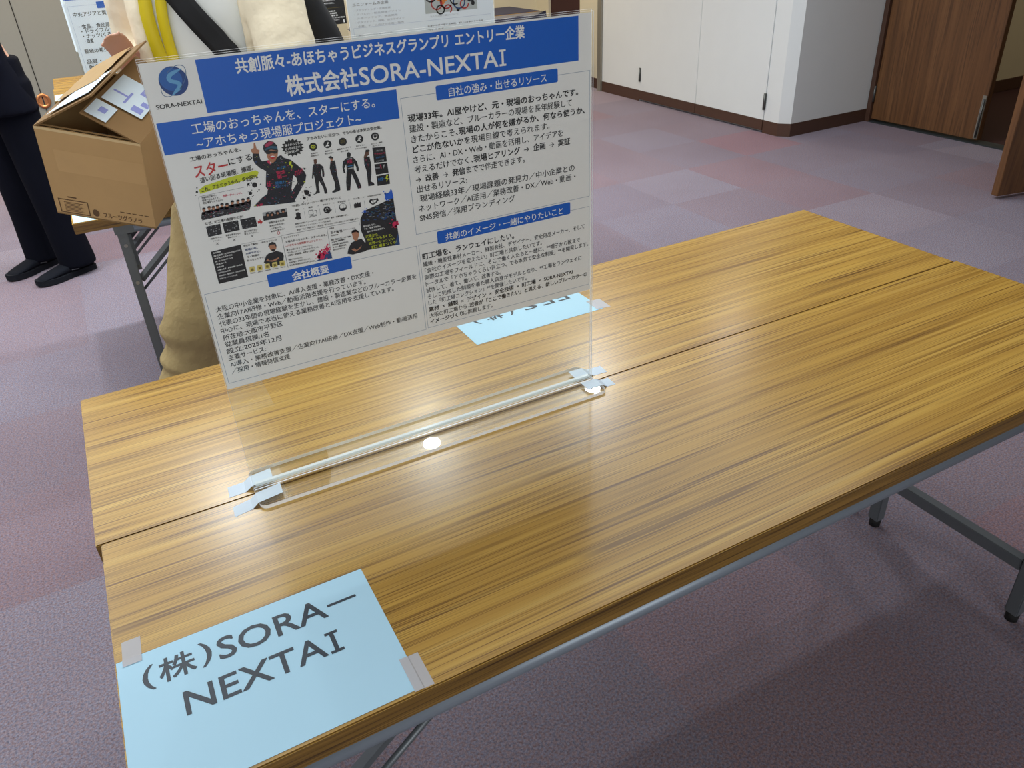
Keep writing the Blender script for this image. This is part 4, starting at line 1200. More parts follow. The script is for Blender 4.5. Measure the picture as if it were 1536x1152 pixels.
(2,'ash',"96.9 187.9 128.2 188 127.3 199.1 96.3 198.5"),
(3,'ink',"96.7 192.5 127.7 192.7 127.3 199.1 96.3 198.5"),
(3,'ink',"105.9 191.8 105 193.4 103.5 194.1 101.8 193.8 100.6 192.5 100.5 190.7 101.3 189.2 102.9 188.4 104.6 188.8 105.7 190.1"),
(4,'skin',"104.4 192.7 103.7 193.7 102.6 193.9 101.7 193.3 101.5 192.1 102.2 191.2 103.3 190.9 104.2 191.6"),
(3,'ink',"111.2 192.4 110.4 194 108.8 194.7 107.1 194.4 105.9 193.1 105.8 191.4 106.6 189.8 108.2 189.1 109.9 189.4 111 190.7"),
(4,'skin',"109.7 193.3 109.1 194.3 107.9 194.5 107 193.9 106.8 192.8 107.4 191.8 108.6 191.6 109.5 192.2"),
(3,'ink',"118.5 191.7 117.7 193.3 116.1 194 114.4 193.7 113.2 192.4 113 190.6 113.9 189.1 115.5 188.4 117.2 188.7 118.3 190"),
(4,'skin',"117 192.6 116.3 193.6 115.2 193.8 114.3 193.2 114.1 192.1 114.7 191.1 115.8 190.9 116.8 191.5"),
(3,'ink',"125.9 191 125 192.6 123.4 193.3 121.7 193 120.5 191.7 120.3 189.9 121.2 188.4 122.8 187.6 124.5 188 125.7 189.3"),
(4,'skin',"124.3 191.9 123.7 192.9 122.5 193.1 121.6 192.5 121.4 191.4 122 190.4 123.2 190.2 124.1 190.8"),
(2,'red',"89 197.4 91.7 197.5 91.6 195.1 94.9 199.5 91.9 203 91.6 200.7 88.7 200.8"),
(2,'black',"33.2 214.1 35.6 217.7 36 217.4 33.6 213.8"),
(2,'black',"32.8 217.1 36.6 214.8 36.4 214.4 32.6 216.7"),
(2,'black',"54.3 213.5 56.8 217.1 57.2 216.8 54.7 213.2"),
(2,'black',"54 216.5 57.8 214.2 57.5 213.8 53.7 216.1"),
(2,'black',"76.7 213.3 79.2 217 79.6 216.7 77.1 213"),
(2,'black',"76.3 216.4 80.2 214.1 79.9 213.6 76.1 216"),
(2,'red',"113.5 218.4 113.2 219.2 112.7 218.8 112.9 218.3"),
(2,'red',"113.2 219.2 112.6 219.7 112.3 219.2 112.7 218.8"),
(2,'red',"112.6 219.7 111.9 220 111.8 219.4 112.3 219.2"),
(2,'red',"111.9 220 111.1 220 111.3 219.4 111.8 219.4"),
(2,'red',"111.1 220 110.4 219.7 110.7 219.2 111.3 219.4"),
(2,'red',"110.4 219.7 109.9 219.1 110.4 218.8 110.7 219.2"),
(2,'red',"109.9 219.1 109.6 218.4 110.2 218.3 110.4 218.8"),
(2,'red',"109.6 218.4 109.6 217.6 110.2 217.7 110.2 218.3"),
(2,'red',"109.6 217.6 109.9 216.8 110.4 217.2 110.2 217.7"),
(2,'red',"109.9 216.8 110.5 216.3 110.8 216.8 110.4 217.2"),
(2,'red',"110.5 216.3 111.2 216 111.3 216.6 110.8 216.8"),
(2,'red',"111.2 216 112 216 111.8 216.6 111.3 216.6"),
(2,'red',"112 216 112.7 216.3 112.4 216.8 111.8 216.6"),
(2,'red',"112.7 216.3 113.2 216.9 112.7 217.2 112.4 216.8"),
(2,'red',"113.2 216.9 113.5 217.6 112.9 217.7 112.7 217.2"),
(2,'red',"113.5 217.6 113.5 218.4 112.9 218.3 112.9 217.7"),
(2,'ink',"181 118.6 180.4 120.1 179.5 121.3 178.1 122.2 176.6 122.7 175 122.7 173.5 122.2 172.2 121.3 171.2 120 170.8 118.5 170.8 117 171.3 115.5 172.3 114.3 173.6 113.4 175.2 112.9 176.8 112.9 178.3 113.4 179.6 114.3 180.5 115.6 181 117"),
(3,'lime',"179 118.3 178.4 119.2 177.1 119.8 175.5 119.8 174 119.3 173 118.4 172.7 117.3 173.3 116.3 174.6 115.8 176.3 115.8 177.8 116.3 178.8 117.2"),
(4,'ink',"178 118.1 177.6 118.7 176.7 119 175.7 119 174.6 118.6 174 118.1 173.8 117.4 174.2 116.9 175 116.6 176.1 116.6 177.1 116.9 177.8 117.5"),
(5,'lime',"176.8 117.9 176.4 118.5 175.7 118.6 175.2 118.3 175 117.6 175.4 117.1 176 116.9 176.6 117.3"),
(2,'ink',"199.8 118.5 199.2 120 198.3 121.2 196.9 122.1 195.4 122.6 193.7 122.6 192.2 122.1 190.9 121.2 189.9 119.9 189.4 118.4 189.4 116.9 190 115.4 190.9 114.1 192.3 113.2 193.8 112.8 195.5 112.8 197 113.2 198.3 114.2 199.3 115.4 199.8 116.9"),
(3,'paper',"195.6 114.8 196.7 116.3 194.7 118.1 196.9 120.2 191.4 120.2 193.7 117.5"),
(2,'ink',"220 118.6 219.5 120.1 218.5 121.3 217.2 122.3 215.6 122.7 213.9 122.7 212.3 122.2 211 121.3 210 120 209.5 118.5 209.5 116.9 210 115.4 211 114.2 212.3 113.3 213.9 112.8 215.6 112.8 217.2 113.3 218.5 114.2 219.5 115.5 220 117"),
(3,'olive',"212 115.8 218.2 116 218.2 115.6 212 115.4"),
(3,'olive',"211.8 117 218 117.2 218 116.8 211.8 116.5"),
(3,'olive',"211.6 118.2 217.8 118.4 217.8 118 211.6 117.7"),
(3,'olive',"211.4 119.4 217.6 119.6 217.6 119.2 211.4 118.9"),
(2,'ink',"242.4 118.7 241.9 120.2 240.9 121.5 239.5 122.4 237.9 122.9 236.2 122.9 234.6 122.3 233.2 121.4 232.2 120.1 231.7 118.6 231.7 117 232.2 115.5 233.2 114.2 234.5 113.3 236.1 112.8 237.8 112.8 239.4 113.3 240.8 114.3 241.8 115.6 242.4 117.1"),
(3,'paper',"239 115.3 238.7 115.8 238.1 116 237.5 115.7 237.4 115.1 237.7 114.6 238.3 114.4 238.9 114.7"),
(3,'paper',"234.9 116.2 238.7 116.2 239.9 117.8 238 117.8 237.4 118.8 239.1 121.3 237.9 121.3 236.1 119 234 120.5 233.4 119.8 236.6 117.3"),
(2,'ink',"263.9 118.7 263.4 120.2 262.4 121.5 261.1 122.4 259.4 122.9 257.7 122.9 256.1 122.4 254.6 121.4 253.6 120.1 253.1 118.6 253 117 253.5 115.5 254.5 114.2 255.9 113.3 257.5 112.8 259.2 112.8 260.8 113.3 262.3 114.2 263.3 115.5 263.9 117.1"),
(3,'paper',"255.8 115.2 261.8 115.7 261.1 119.6 258 121.1 255.4 119"),
(4,'ink',"256.6 116 260.8 116.4 260.2 118.8 258.1 120 256.4 118.4"),
(2,'ink',"172.6 139.3 180.7 140.2 184.4 144.9 184.2 153.8 183.1 157.7 180.9 156.9 181.7 149.8 181 146.1 179.9 154.9 183.9 173.8 183.9 179.4 180.1 179.4 179.7 171.2 175.9 161.4 174.1 166.5 174.1 176.6 167 177.6 170.1 173.1 170.6 157.8 170.2 152.3 168.7 157.9 167.2 156.3 170.7 142.5"),
(3,'pinkdark',"176.9 164.9 177.9 164.8 178 165.4 177.2 165.5"),
(3,'steelblue',"176.4 142.1 177.7 142.4 177.5 142.9 176.5 142.7"),
(3,'grey',"170.9 153.9 171.7 154.1 171.6 154.6 171 154.5"),
(3,'steelblue',"170.9 149.2 172.1 149.7 171.8 150.2 170.9 149.9"),
(3,'pinkdark',"176.5 143.2 177.3 143.7 176.9 144.3 176.3 144"),
(3,'pinkdark',"177.8 150.2 178.5 150.6 178.2 151.2 177.7 150.9"),
(3,'grey',"182.6 173 183.5 173.5 183.2 173.9 182.5 173.6"),
(3,'grey',"171 175.6 172 175.9 171.8 176.2 171.1 176"),
(3,'pinkdark',"173.7 150.4 174.8 150.7 174.6 150.9 173.8 150.8"),
(3,'pinkdark',"176.5 141.2 178.3 140.9 178.3 141.5 177 141.8"),
(3,'steelblue',"173.6 151.9 174.6 152.3 174.4 152.9 173.6 152.7"),
(3,'pinkdark',"178.1 153.6 178.7 153.7 178.7 154.4 178.2 154.4"),
(3,'pinkdark',"169.8 148.1 170.6 148.4 170.4 149 169.8 148.8"),
(3,'grey',"178.6 162.7 180.3 163.6 179.9 164 178.6 163.4"),
(3,'navyblue',"179.6 151.4 180.3 151.8 180.1 152.2 179.5 152"),
(3,'navyblue',"170.8 141.7 172.1 141.3 172.1 141.8 171.2 142.1"),
(3,'pinkdark',"168.4 154.7 169.1 154.6 169.1 154.9 168.6 155"),
(3,'steelblue',"181.1 153.9 182.9 154.2 182.7 154.8 181.4 154.7"),
(3,'pinkdark',"179.8 156.3 180.5 156.8 180.2 157.3 179.6 156.9"),
(3,'pinkdark',"183 152.3 183.6 152.6 183.5 153.2 182.9 153.1"),
(3,'navyblue',"170.2 155.2 172 155.6 171.8 155.8 170.4 155.5"),
(3,'steelblue',"175.4 145.2 176.6 145.9 176.3 146.2 175.4 145.7"),
(3,'grey',"182.7 146.4 184.4 146.8 184.1 147.5 182.8 147.2"),
(3,'steelblue',"173.4 142.6 174.7 142.4 174.8 142.9 173.8 143.1"),
(3,'steelblue',"173.6 139.1 174.9 139.5 174.7 140 173.7 139.7"),
(3,'pinkdark',"181.2 153.8 182.3 154.2 182.1 154.4 181.2 154.2"),
(2,'ink',"194.6 139.5 200.7 139.1 200.8 149.5 200.7 158.5 201.8 171.6 201.6 178 199 179.4 190.4 180.1 190.2 178.2 194.9 175.8 195.5 166.7 192.9 154.4 192.2 148"),
(3,'grey',"199.5 140.6 200.9 140.2 200.8 140.5 199.8 140.8"),
(3,'steelblue',"198.2 164.5 199 165 198.6 165.7 198 165.3"),
(3,'navyblue',"200.1 161.5 201 161.4 201 161.7 200.3 161.8"),
(3,'steelblue',"192.9 179.5 194.5 179.4 194.4 180 193.2 180.1"),
(3,'grey',"199.9 164.1 201 164.1 201.1 164.7 200.3 164.8"),
(3,'steelblue',"199.4 148.6 200.4 149.2 200 149.7 199.3 149.3"),
(3,'pinkdark',"192.3 150.8 193.9 150.3 193.9 150.7 192.7 151.1"),
(3,'navyblue',"193.7 157.5 194.8 158.1 194.6 158.4 193.7 158"),
(3,'pinkdark',"199.2 150.5 200.7 151.3 200.4 151.7 199.2 151.1"),
(3,'steelblue',"195.7 150.8 196.8 150.8 196.8 151.4 195.9 151.4"),
(3,'pinkdark',"195.2 140.5 196.2 140.8 195.9 141.3 195.2 141.1"),
(3,'steelblue',"194.8 173.9 196 174.1 195.9 174.4 194.9 174.3"),
(3,'navyblue',"199.8 146.2 200.9 146 201 146.5 200.2 146.7"),
(3,'navyblue',"198.8 159.5 200 160.2 199.7 160.6 198.8 160.1"),
(3,'grey',"198.2 167.6 199.8 168.1 199.6 168.7 198.3 168.4"),
(3,'steelblue',"195.1 146.6 195.9 147.1 195.7 147.5 195 147.2"),
(3,'pinkdark',"192.3 153.7 194.1 154 193.8 154.6 192.5 154.4"),
(3,'grey',"198.4 152.5 200.1 153.2 199.8 153.8 198.4 153.3"),
(3,'navyblue',"199.7 160.6 201.1 161.1 200.8 161.8 199.7 161.4"),
(3,'steelblue',"199 146.4 200.4 147 200 147.6 198.9 147.2"),
(3,'navyblue',"196.9 152.1 198 152.9 197.6 153.4 196.7 152.9"),
(3,'grey',"197.2 145.1 198.1 145.2 198 145.6 197.4 145.5"),
(3,'navyblue',"199.9 177.7 201 178 200.8 178.4 200 178.2"),
(3,'steelblue',"193.7 147.8 194.4 147.8 194.5 148.4 194 148.5"),
(3,'pinkdark',"197.7 164.8 198.8 164.8 198.8 165.6 197.9 165.6"),
(3,'navyblue',"194.6 153.4 196.2 152.9 196.1 153.2 195 153.6"),
(2,'ink',"210.9 142.2 217.2 138.3 224.7 139.1 229.4 145.3 230.6 154.6 229.7 158.5 227.1 158.1 227.3 152.2 225.2 147.3 223.6 154.3 227.2 165 230.4 178.6 230 180.9 225.2 180.9 223.2 171.7 219.8 160 217.2 170.6 214.5 180.9 209.8 180.5 210.7 169.5 214.2 153.6 214.5 146.4 211.3 151.3 212 158.2 209.4 156.9 209 149.1"),
(3,'grey',"211.7 168.4 212.9 168.4 212.8 168.8 211.9 168.8"),
(3,'grey',"210.4 170.8 211.2 171.3 211 171.6 210.4 171.3"),
(3,'navyblue',"217.3 141 218.4 141.2 218.2 141.6 217.4 141.5"),
(3,'steelblue',"213.5 155.8 214.9 156 214.7 156.6 213.7 156.5"),
(3,'pinkdark',"216.4 159.1 217 159.5 216.8 160 216.3 159.7"),
(3,'steelblue',"219.8 149.1 221.2 149 221.2 149.6 220.2 149.8"),
(3,'steelblue',"211.4 162.4 213.1 163.3 212.7 163.8 211.4 163.1"),
(3,'steelblue',"217.6 140.6 219 141.1 218.8 141.3 217.7 141"),
(3,'steelblue',"214.3 154.5 215.7 154.2 215.7 154.6 214.6 154.8"),
(3,'navyblue',"212 143.4 213 143.4 213 144 212.2 144"),
(3,'pinkdark',"218.9 145.5 220.4 145.8 220.2 146 219 145.8"),
(3,'navyblue',"219.5 143.9 220.5 144 220.6 144.7 219.8 144.7"),
(3,'grey',"224.6 144.4 225.3 144.4 225.4 145 224.9 145"),
(3,'pinkdark',"227.6 180 228.8 179.7 228.8 180 227.9 180.3"),
(3,'grey',"228.6 173 229.6 173.5 229.4 173.7 228.6 173.4"),
(3,'steelblue',"212.8 140.6 214.3 140.5 214.2 141.1 213.1 141.2"),
(3,'navyblue',"227.7 152.4 229 152.8 228.8 153.4 227.8 153.1"),
(3,'grey',"209 147.7 210.9 147.8 210.7 148.2 209.3 148.2"),
(3,'pinkdark',"227.1 177.9 228.1 178 228 178.4 227.3 178.4"),
(3,'grey',"215.5 149.5 217.2 149.4 217.2 150.1 215.9 150.2"),
(3,'pinkdark',"214.3 177.7 215.6 178 215.4 178.4 214.4 178.2"),
(3,'pinkdark',"221.4 153.5 222.9 154.2 222.5 154.8 221.4 154.3"),
(3,'steelblue',"221.1 150.1 222.7 150.4 222.5 150.7 221.3 150.5"),
(3,'pinkdark',"220.7 151.6 222.5 152 222.3 152.3 221 152.1"),
(3,'navyblue',"223.6 175.8 225.4 175.9 225.2 176.3 223.9 176.2"),
(3,'grey',"211.8 172.9 213.6 173.4 213.3 173.9 211.9 173.6"),
(2,'ink',"239.5 141.5 247.2 141.8 248 152 246.9 162.9 244.2 174.5 248.2 177.1 248.7 180.5 239.9 180.3 240 172.9 240.5 160 238.6 150.4"),
(3,'steelblue',"241.5 162.6 243.4 163 243.1 163.6 241.7 163.3"),
(3,'grey',"242.7 179.2 244.4 180.2 243.9 180.6 242.7 179.9"),
(3,'pinkdark',"240.8 145.3 242.7 145 242.7 145.8 241.3 146"),
(3,'grey',"247.1 147.5 248 147.6 248 148.3 247.4 148.3"),
(3,'steelblue',"242.9 177.8 244.1 177.8 244.1 178.2 243.2 178.3"),
(3,'steelblue',"246.9 144.7 248 145.2 247.7 145.5 246.9 145.1"),
(3,'steelblue',"244.2 156.3 246.1 157 245.8 157.2 244.4 156.7"),
(3,'pinkdark',"242 147 243.6 146.8 243.6 147.4 242.4 147.6"),
(3,'pinkdark',"243 153.5 244.9 153.6 244.7 153.8 243.3 153.8"),
(3,'steelblue',"240.3 166.4 241.8 166 241.8 166.4 240.6 166.7"),
(3,'steelblue',"242.6 178.1 243.3 178.3 243.2 178.8 242.6 178.6"),
(3,'steelblue',"238.5 144.6 240.1 144.8 240 145 238.7 144.9"),
(3,'navyblue',"243 178.1 243.9 177.9 243.9 178.2 243.3 178.4"),
(3,'grey',"243.6 172.5 244.3 173 244 173.3 243.5 173"),
(3,'navyblue',"245.8 142.7 247.6 142 247.5 142.4 246.2 142.9"),
(3,'steelblue',"239.5 150.5 241.2 150.4 241.1 151 239.9 151.2"),
(3,'pinkdark',"242.8 150.9 244.3 151.2 244.1 151.8 242.9 151.6"),
(3,'navyblue',"239.3 152.3 240.8 152.3 240.7 152.7 239.6 152.7"),
(3,'steelblue',"245.4 164.8 246.8 164.9 246.7 165.4 245.7 165.4"),
(3,'steelblue',"241.4 150.1 242.4 150.5 242.2 151.2 241.4 151"),
(3,'pinkdark',"243.3 176.6 245.2 176.1 245.2 176.5 243.7 176.9"),
(3,'pinkdark',"240.3 177.1 241.1 177.2 241 177.6 240.5 177.5"),
(3,'steelblue',"245.4 151.6 246.7 151.2 246.7 151.6 245.7 151.9"),
(3,'grey',"244.7 147.1 246.5 147.9 246.1 148.5 244.8 147.9"),
(3,'navyblue',"244.3 177.1 246 176.6 246 177.1 244.8 177.5"),
(3,'navyblue',"243.8 170.8 244.8 171.1 244.6 171.5 243.9 171.3"),
(3,'brown',"173.5 133.7 177.3 133.5 177.3 137.5 175.7 139.9 173.1 139"),
(3,'ink',"192.3 134.4 195.8 132.5 199.1 134.9 198.7 136.6 194.4 135.5"),
(3,'skin',"194.4 135.5 198.4 136.5 197.4 139.5 195.2 138.8"),
(3,'ink',"222.7 135.6 221.8 137.6 220.2 138.6 218.5 138.3 217.4 136.8 217.2 134.7 218 132.7 219.6 131.7 221.3 132 222.5 133.5"),
(4,'ink',"242.3 135.6 243.3 132.6 247.1 132.8 249.6 135.4 245.7 135.5"),
(3,'brown',"242.4 135.2 247.2 135.5 246.7 139.5 240.2 143.4 239 141.9"),
(4,'ash',"216.1 140.7 223.5 140.7 223.5 139.9 216.1 139.9"),
(4,'ash',"215.8 153.4 223.7 153.1 223.6 151.8 215.8 152.1"),
(4,'skyink',"216.3 149.9 222.5 150 222.5 149.1 216.3 149"),
(2,'ink',"252.6 131.4 270.3 132.9 270 152.5 252.4 151.1"),
(2,'ink',"252.4 153.2 270.3 153.7 270.4 167.4 252.6 167.2"),
(2,'ink',"252.9 169.1 270.7 168.9 270.5 182.6 252.7 182.2"),
(3,'pinkdark',"259.7 155.8 260.9 154.2 261.7 159 260.8 161.6"),
(3,'ash',"263.7 155.6 266.6 155.6 264.4 160.8"),
(3,'grey',"253 159.3 259.3 159.5 259.3 157.6 252.9 157.5"),
(3,'lime',"267 170.1 269.5 170.1 267.5 174 269.4 174.8 265.3 178.8 266.8 175.3 264.9 174.5"),
(2,'grey',"148.3 192.4 149.6 194.3 149.8 194.2 148.5 192.2"),
(2,'grey',"148.2 194.1 150.1 192.8 149.9 192.5 148 193.8"),
(2,'grey',"168.2 192.1 169.5 194 169.8 193.9 168.4 191.9"),
(2,'grey',"168.1 193.8 170 192.4 169.9 192.2 167.9 193.5"),
(2,'grey',"188.7 192.5 190.1 194.4 190.3 194.2 188.9 192.3"),
(2,'grey',"188.6 194.1 190.6 192.8 190.4 192.6 188.4 193.9"),
(2,'grey',"209.8 192.5 211.2 194.4 211.5 194.3 210.1 192.3"),
(2,'grey',"209.8 194.2 211.7 192.8 211.5 192.6 209.6 193.9"),
(2,'grey',"230.1 192.7 231.6 194.7 231.8 194.5 230.4 192.5"),
(2,'grey',"230.1 194.4 232.1 193.1 231.9 192.8 229.9 194.1"),
(2,'grey',"149.3 196.7 149 206.1 149.3 206.1 149.6 196.7"),
(2,'grey',"169.6 196.7 169.4 206.2 169.7 206.2 169.9 196.7"),
(2,'grey',"190.3 197 190.2 206.6 190.5 206.6 190.6 197"),
(2,'grey',"211.2 196.8 211.2 206.5 211.5 206.5 211.5 196.8"),
(2,'grey',"231 197.9 231.1 207.7 231.4 207.7 231.4 197.9"),
(2,'ink',"138.2 197.3 141.5 196.2 144.4 198 143.5 201.5 144.3 205.9 139.6 206 135.3 204.1 138 200.9"),
(2,'ink',"155.3 197.3 160.6 197.3 160.6 196.7 155.3 196.7"),
(2,'ink',"160.3 197 160.2 202.8 160.9 202.8 160.9 197"),
(2,'ink',"160.5 202.5 154.8 202.4 154.8 203 160.5 203.1"),
(2,'ink',"155.1 202.8 155.6 197.1 155 197 154.5 202.7"),
(2,'ink',"161.3 199 165.6 198.8 165.5 198.2 161.3 198.4"),
(2,'ink',"165.2 198.5 164.9 203.2 165.5 203.2 165.9 198.5"),
(2,'ink',"154.7 206.2 164.8 205.8 164.8 205.2 154.7 205.6"),
(2,'ink',"155.5 204.8 164.5 204.5 164.5 203.8 155.5 204.1"),
(2,'ink',"184.2 201.7 183.5 203.4 182.2 204.7 180.5 205.5 178.6 205.5 176.9 204.7 175.5 203.4 174.8 201.7 174.7 199.8 175.4 198.1 176.7 196.7 178.4 196 180.3 196 182 196.7 183.4 198 184.2 199.8"),
(3,'paper',"178.4 199.5 178.1 200 177.4 200.1 176.9 199.8 176.8 199.1 177.1 198.6 177.7 198.5 178.3 198.8"),
(3,'paper',"180.7 198.6 180.3 199.2 179.7 199.3 179.2 198.9 179 198.3 179.4 197.8 180 197.7 180.5 198"),
(3,'paper',"182.8 200.1 182.4 200.6 181.8 200.8 181.3 200.4 181.1 199.8 181.5 199.2 182.1 199.1 182.6 199.5"),
(3,'paper',"178.5 202.1 178.1 202.7 177.5 202.8 177 202.4 176.8 201.8 177.2 201.3 177.8 201.1 178.3 201.5"),
(3,'ink',"180.5 206.1 186 201.8 185.5 201.1 179.9 205.3"),
(2,'ink',"206.1 202.2 205.6 203.9 204.4 205.2 202.9 206.1 201.1 206.3 199.4 206 197.8 205.1 196.7 203.7 196.1 202 196.1 200.3 196.7 198.6 197.8 197.3 199.3 196.5 201 196.2 202.8 196.5 204.3 197.4 205.5 198.8 206.1 200.5"),
(3,'paper',"205.2 201.3 204.7 202.7 203.6 203.9 202.1 204.5 200.6 204.5 199.1 203.9 197.9 202.7 197.3 201.3 197.2 199.7 197.8 198.3 198.9 197.2 200.3 196.6 201.9 196.6 203.3 197.2 204.5 198.3 205.2 199.7"),
(4,'ink',"201.6 196 200.8 203.9 201.4 204 202.3 196.1"),
(4,'ink',"195.8 202.3 205.9 202.5 204.6 205.1 200.6 206.2 197 204.7"),
(2,'ink',"216.2 201 219.3 198.3 219.5 200.5 222.6 198.4 222.8 200.6 225.9 198.9 225.8 206.1 216.3 205.8"),
(2,'ink',"237.3 200.2 240.5 197.6 244.1 199.3 250.4 198.4 251.4 201.8 246.6 205.2 242.5 206.4 239 203.7"),
(3,'paper',"240.6 200.3 244 200.2 248.4 200.4 246.9 203.1 242.7 204.7 240.8 203"),
(4,'ink',"242 201.3 245.5 204.2 245.8 203.7 242.3 200.9"),
(2,'grey',"120.8 222.5 219.7 224.2 219.7 223.7 120.8 222.1"),
(2,'grey',"174.7 223.2 174.6 268.9 175 268.9 175.2 223.2"),
(2,'grey',"219.5 223.9 220.1 230.7 220.5 230.7 219.9 223.9"),
(2,'ink',"226.6 215.5 229.9 211.8 242.7 209 263.7 204.1 272.4 200.9 273.3 269.8 221.4 267.2 224.6 254 220.4 237.4 222.2 222.2"),
(3,'black',"261.5 223.1 265.2 224 264.8 225.6 261.9 225"),
(3,'black',"250.6 218.3 252.3 219.1 251.8 220 250.6 219.4"),
(3,'steelblue',"259.6 207.6 261.5 207.5 261.9 209.3 260.5 209.4"),
(3,'grey',"262.2 213 265.9 213.5 265.6 214.9 262.8 214.6"),
(3,'steelblue',"251.8 225.8 253.6 226.9 252.9 228.6 251.5 227.8"),
(3,'grey',"235.4 218.8 239.1 218.3 239 219.3 236.3 219.8"),
(3,'steelblue',"268.6 224.7 271.4 226 270.9 226.7 268.8 225.8"),
(3,'grey',"254.7 218.8 259.3 220.1 258.6 221.5 255.2 220.6"),
(3,'navyblue',"249.9 224.9 252.9 224.9 252.8 226.1 250.5 226.2"),
(3,'navyblue',"262.1 220.6 264.6 220.6 264.7 222.3 262.9 222.4"),
(3,'black',"259.5 227.5 261.3 228.3 260.9 229.1 259.5 228.6"),
(3,'grey',"268.4 214.1 271.1 213.8 271.4 215.4 269.4 215.7"),
(3,'black',"229.3 224.1 233.1 224.9 232.6 225.5 229.8 224.9"),
(3,'black',"240 212.9 242.7 214.7 241.6 216.2 239.5 214.9"),
(3,'black',"264.4 224.6 266.6 223.9 266.8 224.9 265.2 225.5"),
(3,'navyblue',"232.3 214.3 234.6 213.9 235.2 215.7 233.4 216.1"),
(3,'black',"237.4 222.6 239.6 222.6 239.7 223.8 238 223.9"),
(3,'steelblue',"264.6 209.5 266.3 210 266.1 211.4 264.8 211.2"),
(3,'navyblue',"263.3 221.9 266.5 222.6 266.1 224.4 263.7 224"),
(3,'grey',"257.5 211.7 261 211.1 260.9 212.1 258.4 212.6"),
(3,'black',"226.7 221.6 229.4 221 229.9 222.6 227.8 223.2"),
(3,'grey',"232.7 216.9 234.2 217.8 233.7 218.7 232.5 218.1"),
(3,'navyblue',"224.9 223.2 228.4 224.4 227.8 225.8 225.1 225"),
(3,'navyblue',"240.5 225.4 244.9 226.3 244.4 227.7 241.1 227.1"),
(3,'navyblue',"262.6 213.5 264.3 214.4 263.8 215.8 262.4 215.2"),
(3,'steelblue',"266.3 212.4 269.8 214.4 268.8 215.8 266.2 214.4"),
(3,'steelblue',"256 222.7 259.1 224.5 258.4 225.3 256 224.1"),
(3,'black',"241.6 223.7 245.3 225.2 244.5 226.9 241.7 225.9"),
(3,'navyblue',"256.9 222.2 261.3 221.6 261.2 222.8 257.9 223.3"),
(3,'steelblue',"235.6 219.8 239.6 218.9 239.7 220.4 236.8 221.1"),
(3,'navyblue',"258.8 224.4 262.4 224.6 262.1 225.6 259.4 225.5"),
(3,'navyblue',"266.9 228.3 270.3 230.2 269.5 231.2 266.9 229.8"),
(3,'navyblue',"259.1 216.3 263.6 215.5 263.5 216.6 260.2 217.3"),
(3,'black',"268.6 226.5 272.4 228.7 271.5 229.8 268.6 228.2"),
(3,'black',"256.3 219.2 260.8 219.1 260.5 220.1 257.1 220.2"),
(3,'grey',"264.5 203.8 267.7 203.7 267.9 205.6 265.5 205.8"),
(3,'black',"256 206 259.9 204.9 260.1 206.1 257.1 207.1"),
(3,'steelblue',"240.5 217.1 243.6 216.8 243.7 218.2 241.3 218.5"),
(3,'navyblue',"262.6 212.7 267.4 214.6 266.7 215.1 263.1 213.8"),
(3,'steelblue',"263.6 225.5 267.8 225.5 267.8 227.5 264.6 227.7"),
(3,'grey',"246 209.1 250 208.6 250.2 210.4 247.1 210.9"),
(3,'grey',"259.5 225.8 262.1 226.3 261.9 227.9 260 227.6"),
(3,'steelblue',"268.2 208.8 272.1 208.8 272 210.5 269.1 210.6"),
(3,'black',"233.8 219.4 237.9 218.5 237.8 219.5 234.7 220.2"),
(3,'steelblue',"244.8 211 249.3 212.6 248.5 213.8 245.2 212.7"),
(3,'steelblue',"249.1 208.7 250.8 209.6 250.2 211.3 248.9 210.7"),
(3,'grey',"233.9 220.9 238.3 220.2 238.2 221.5 235 222.2"),
(3,'black',"269.4 215.1 273.9 217.8 272.6 219.2 269.3 217.3"),
(3,'navyblue',"230 224.7 234.4 225.2 234 226.3 230.6 226"),
(3,'black',"230.6 220.8 233.7 220.6 233.6 221.7 231.3 221.9"),
(3,'navyblue',"229.9 220 232.3 220.4 232 221.3 230.2 221.1"),
(3,'steelblue',"256.2 225.1 259.5 224.4 259.4 225.2 257 225.8"),
(3,'grey',"247.1 216.7 251.1 215.5 251 216.4 248 217.3"),
(3,'grey',"257.4 206.7 261.3 207.6 260.8 208.8 257.9 208.2"),
(3,'navyblue',"244.6 215 249.1 216.1 248.5 217.1 245.1 216.4"),
(3,'black',"269.7 209.7 272.2 210.2 272 212.1 270.1 211.8"),
(3,'steelblue',"238.3 214 242.1 214.9 241.6 216.7 238.8 216.1"),
(3,'steelblue',"229.5 223.6 233 224.5 232.5 225.1 229.9 224.5"),
(3,'navyblue',"253.5 227.2 257.8 228.7 257.1 230.4 253.8 229.4"),
(3,'grey',"265.9 224.3 268 224.9 267.7 226 266.1 225.6"),
(3,'steelblue',"260.3 208.5 264.6 209.8 264 210.7 260.7 209.8"),
(3,'grey',"230.7 223.1 235 224.5 234.4 225.2 231.1 224.2"),
(3,'black',"227.6 223.7 231.6 225.8 230.9 226.5 227.8 225"),
(3,'grey',"266.9 226.3 269.2 227.4 268.8 227.9 267 227.2"),
(3,'navyblue',"261.7 222.3 265.1 223 264.8 224.9 262.2 224.5"),
(3,'navyblue',"241.9 214.9 245.3 214.2 245.2 215 242.7 215.6"),
(3,'navyblue',"267.8 220.4 270.5 222.2 269.5 223.6 267.4 222.4"),
(3,'black',"265.2 207.4 267.6 207.3 267.9 208.9 266.2 209.2"),
(3,'black',"255.9 209.2 258.2 209.9 257.9 210.7 256.1 210.3"),
(3,'navyblue',"266.5 213.9 270.6 213.1 270.6 214.4 267.6 215.1"),
(3,'steelblue',"249.8 216.3 251.9 216.5 251.7 217.1 250.2 217.1"),
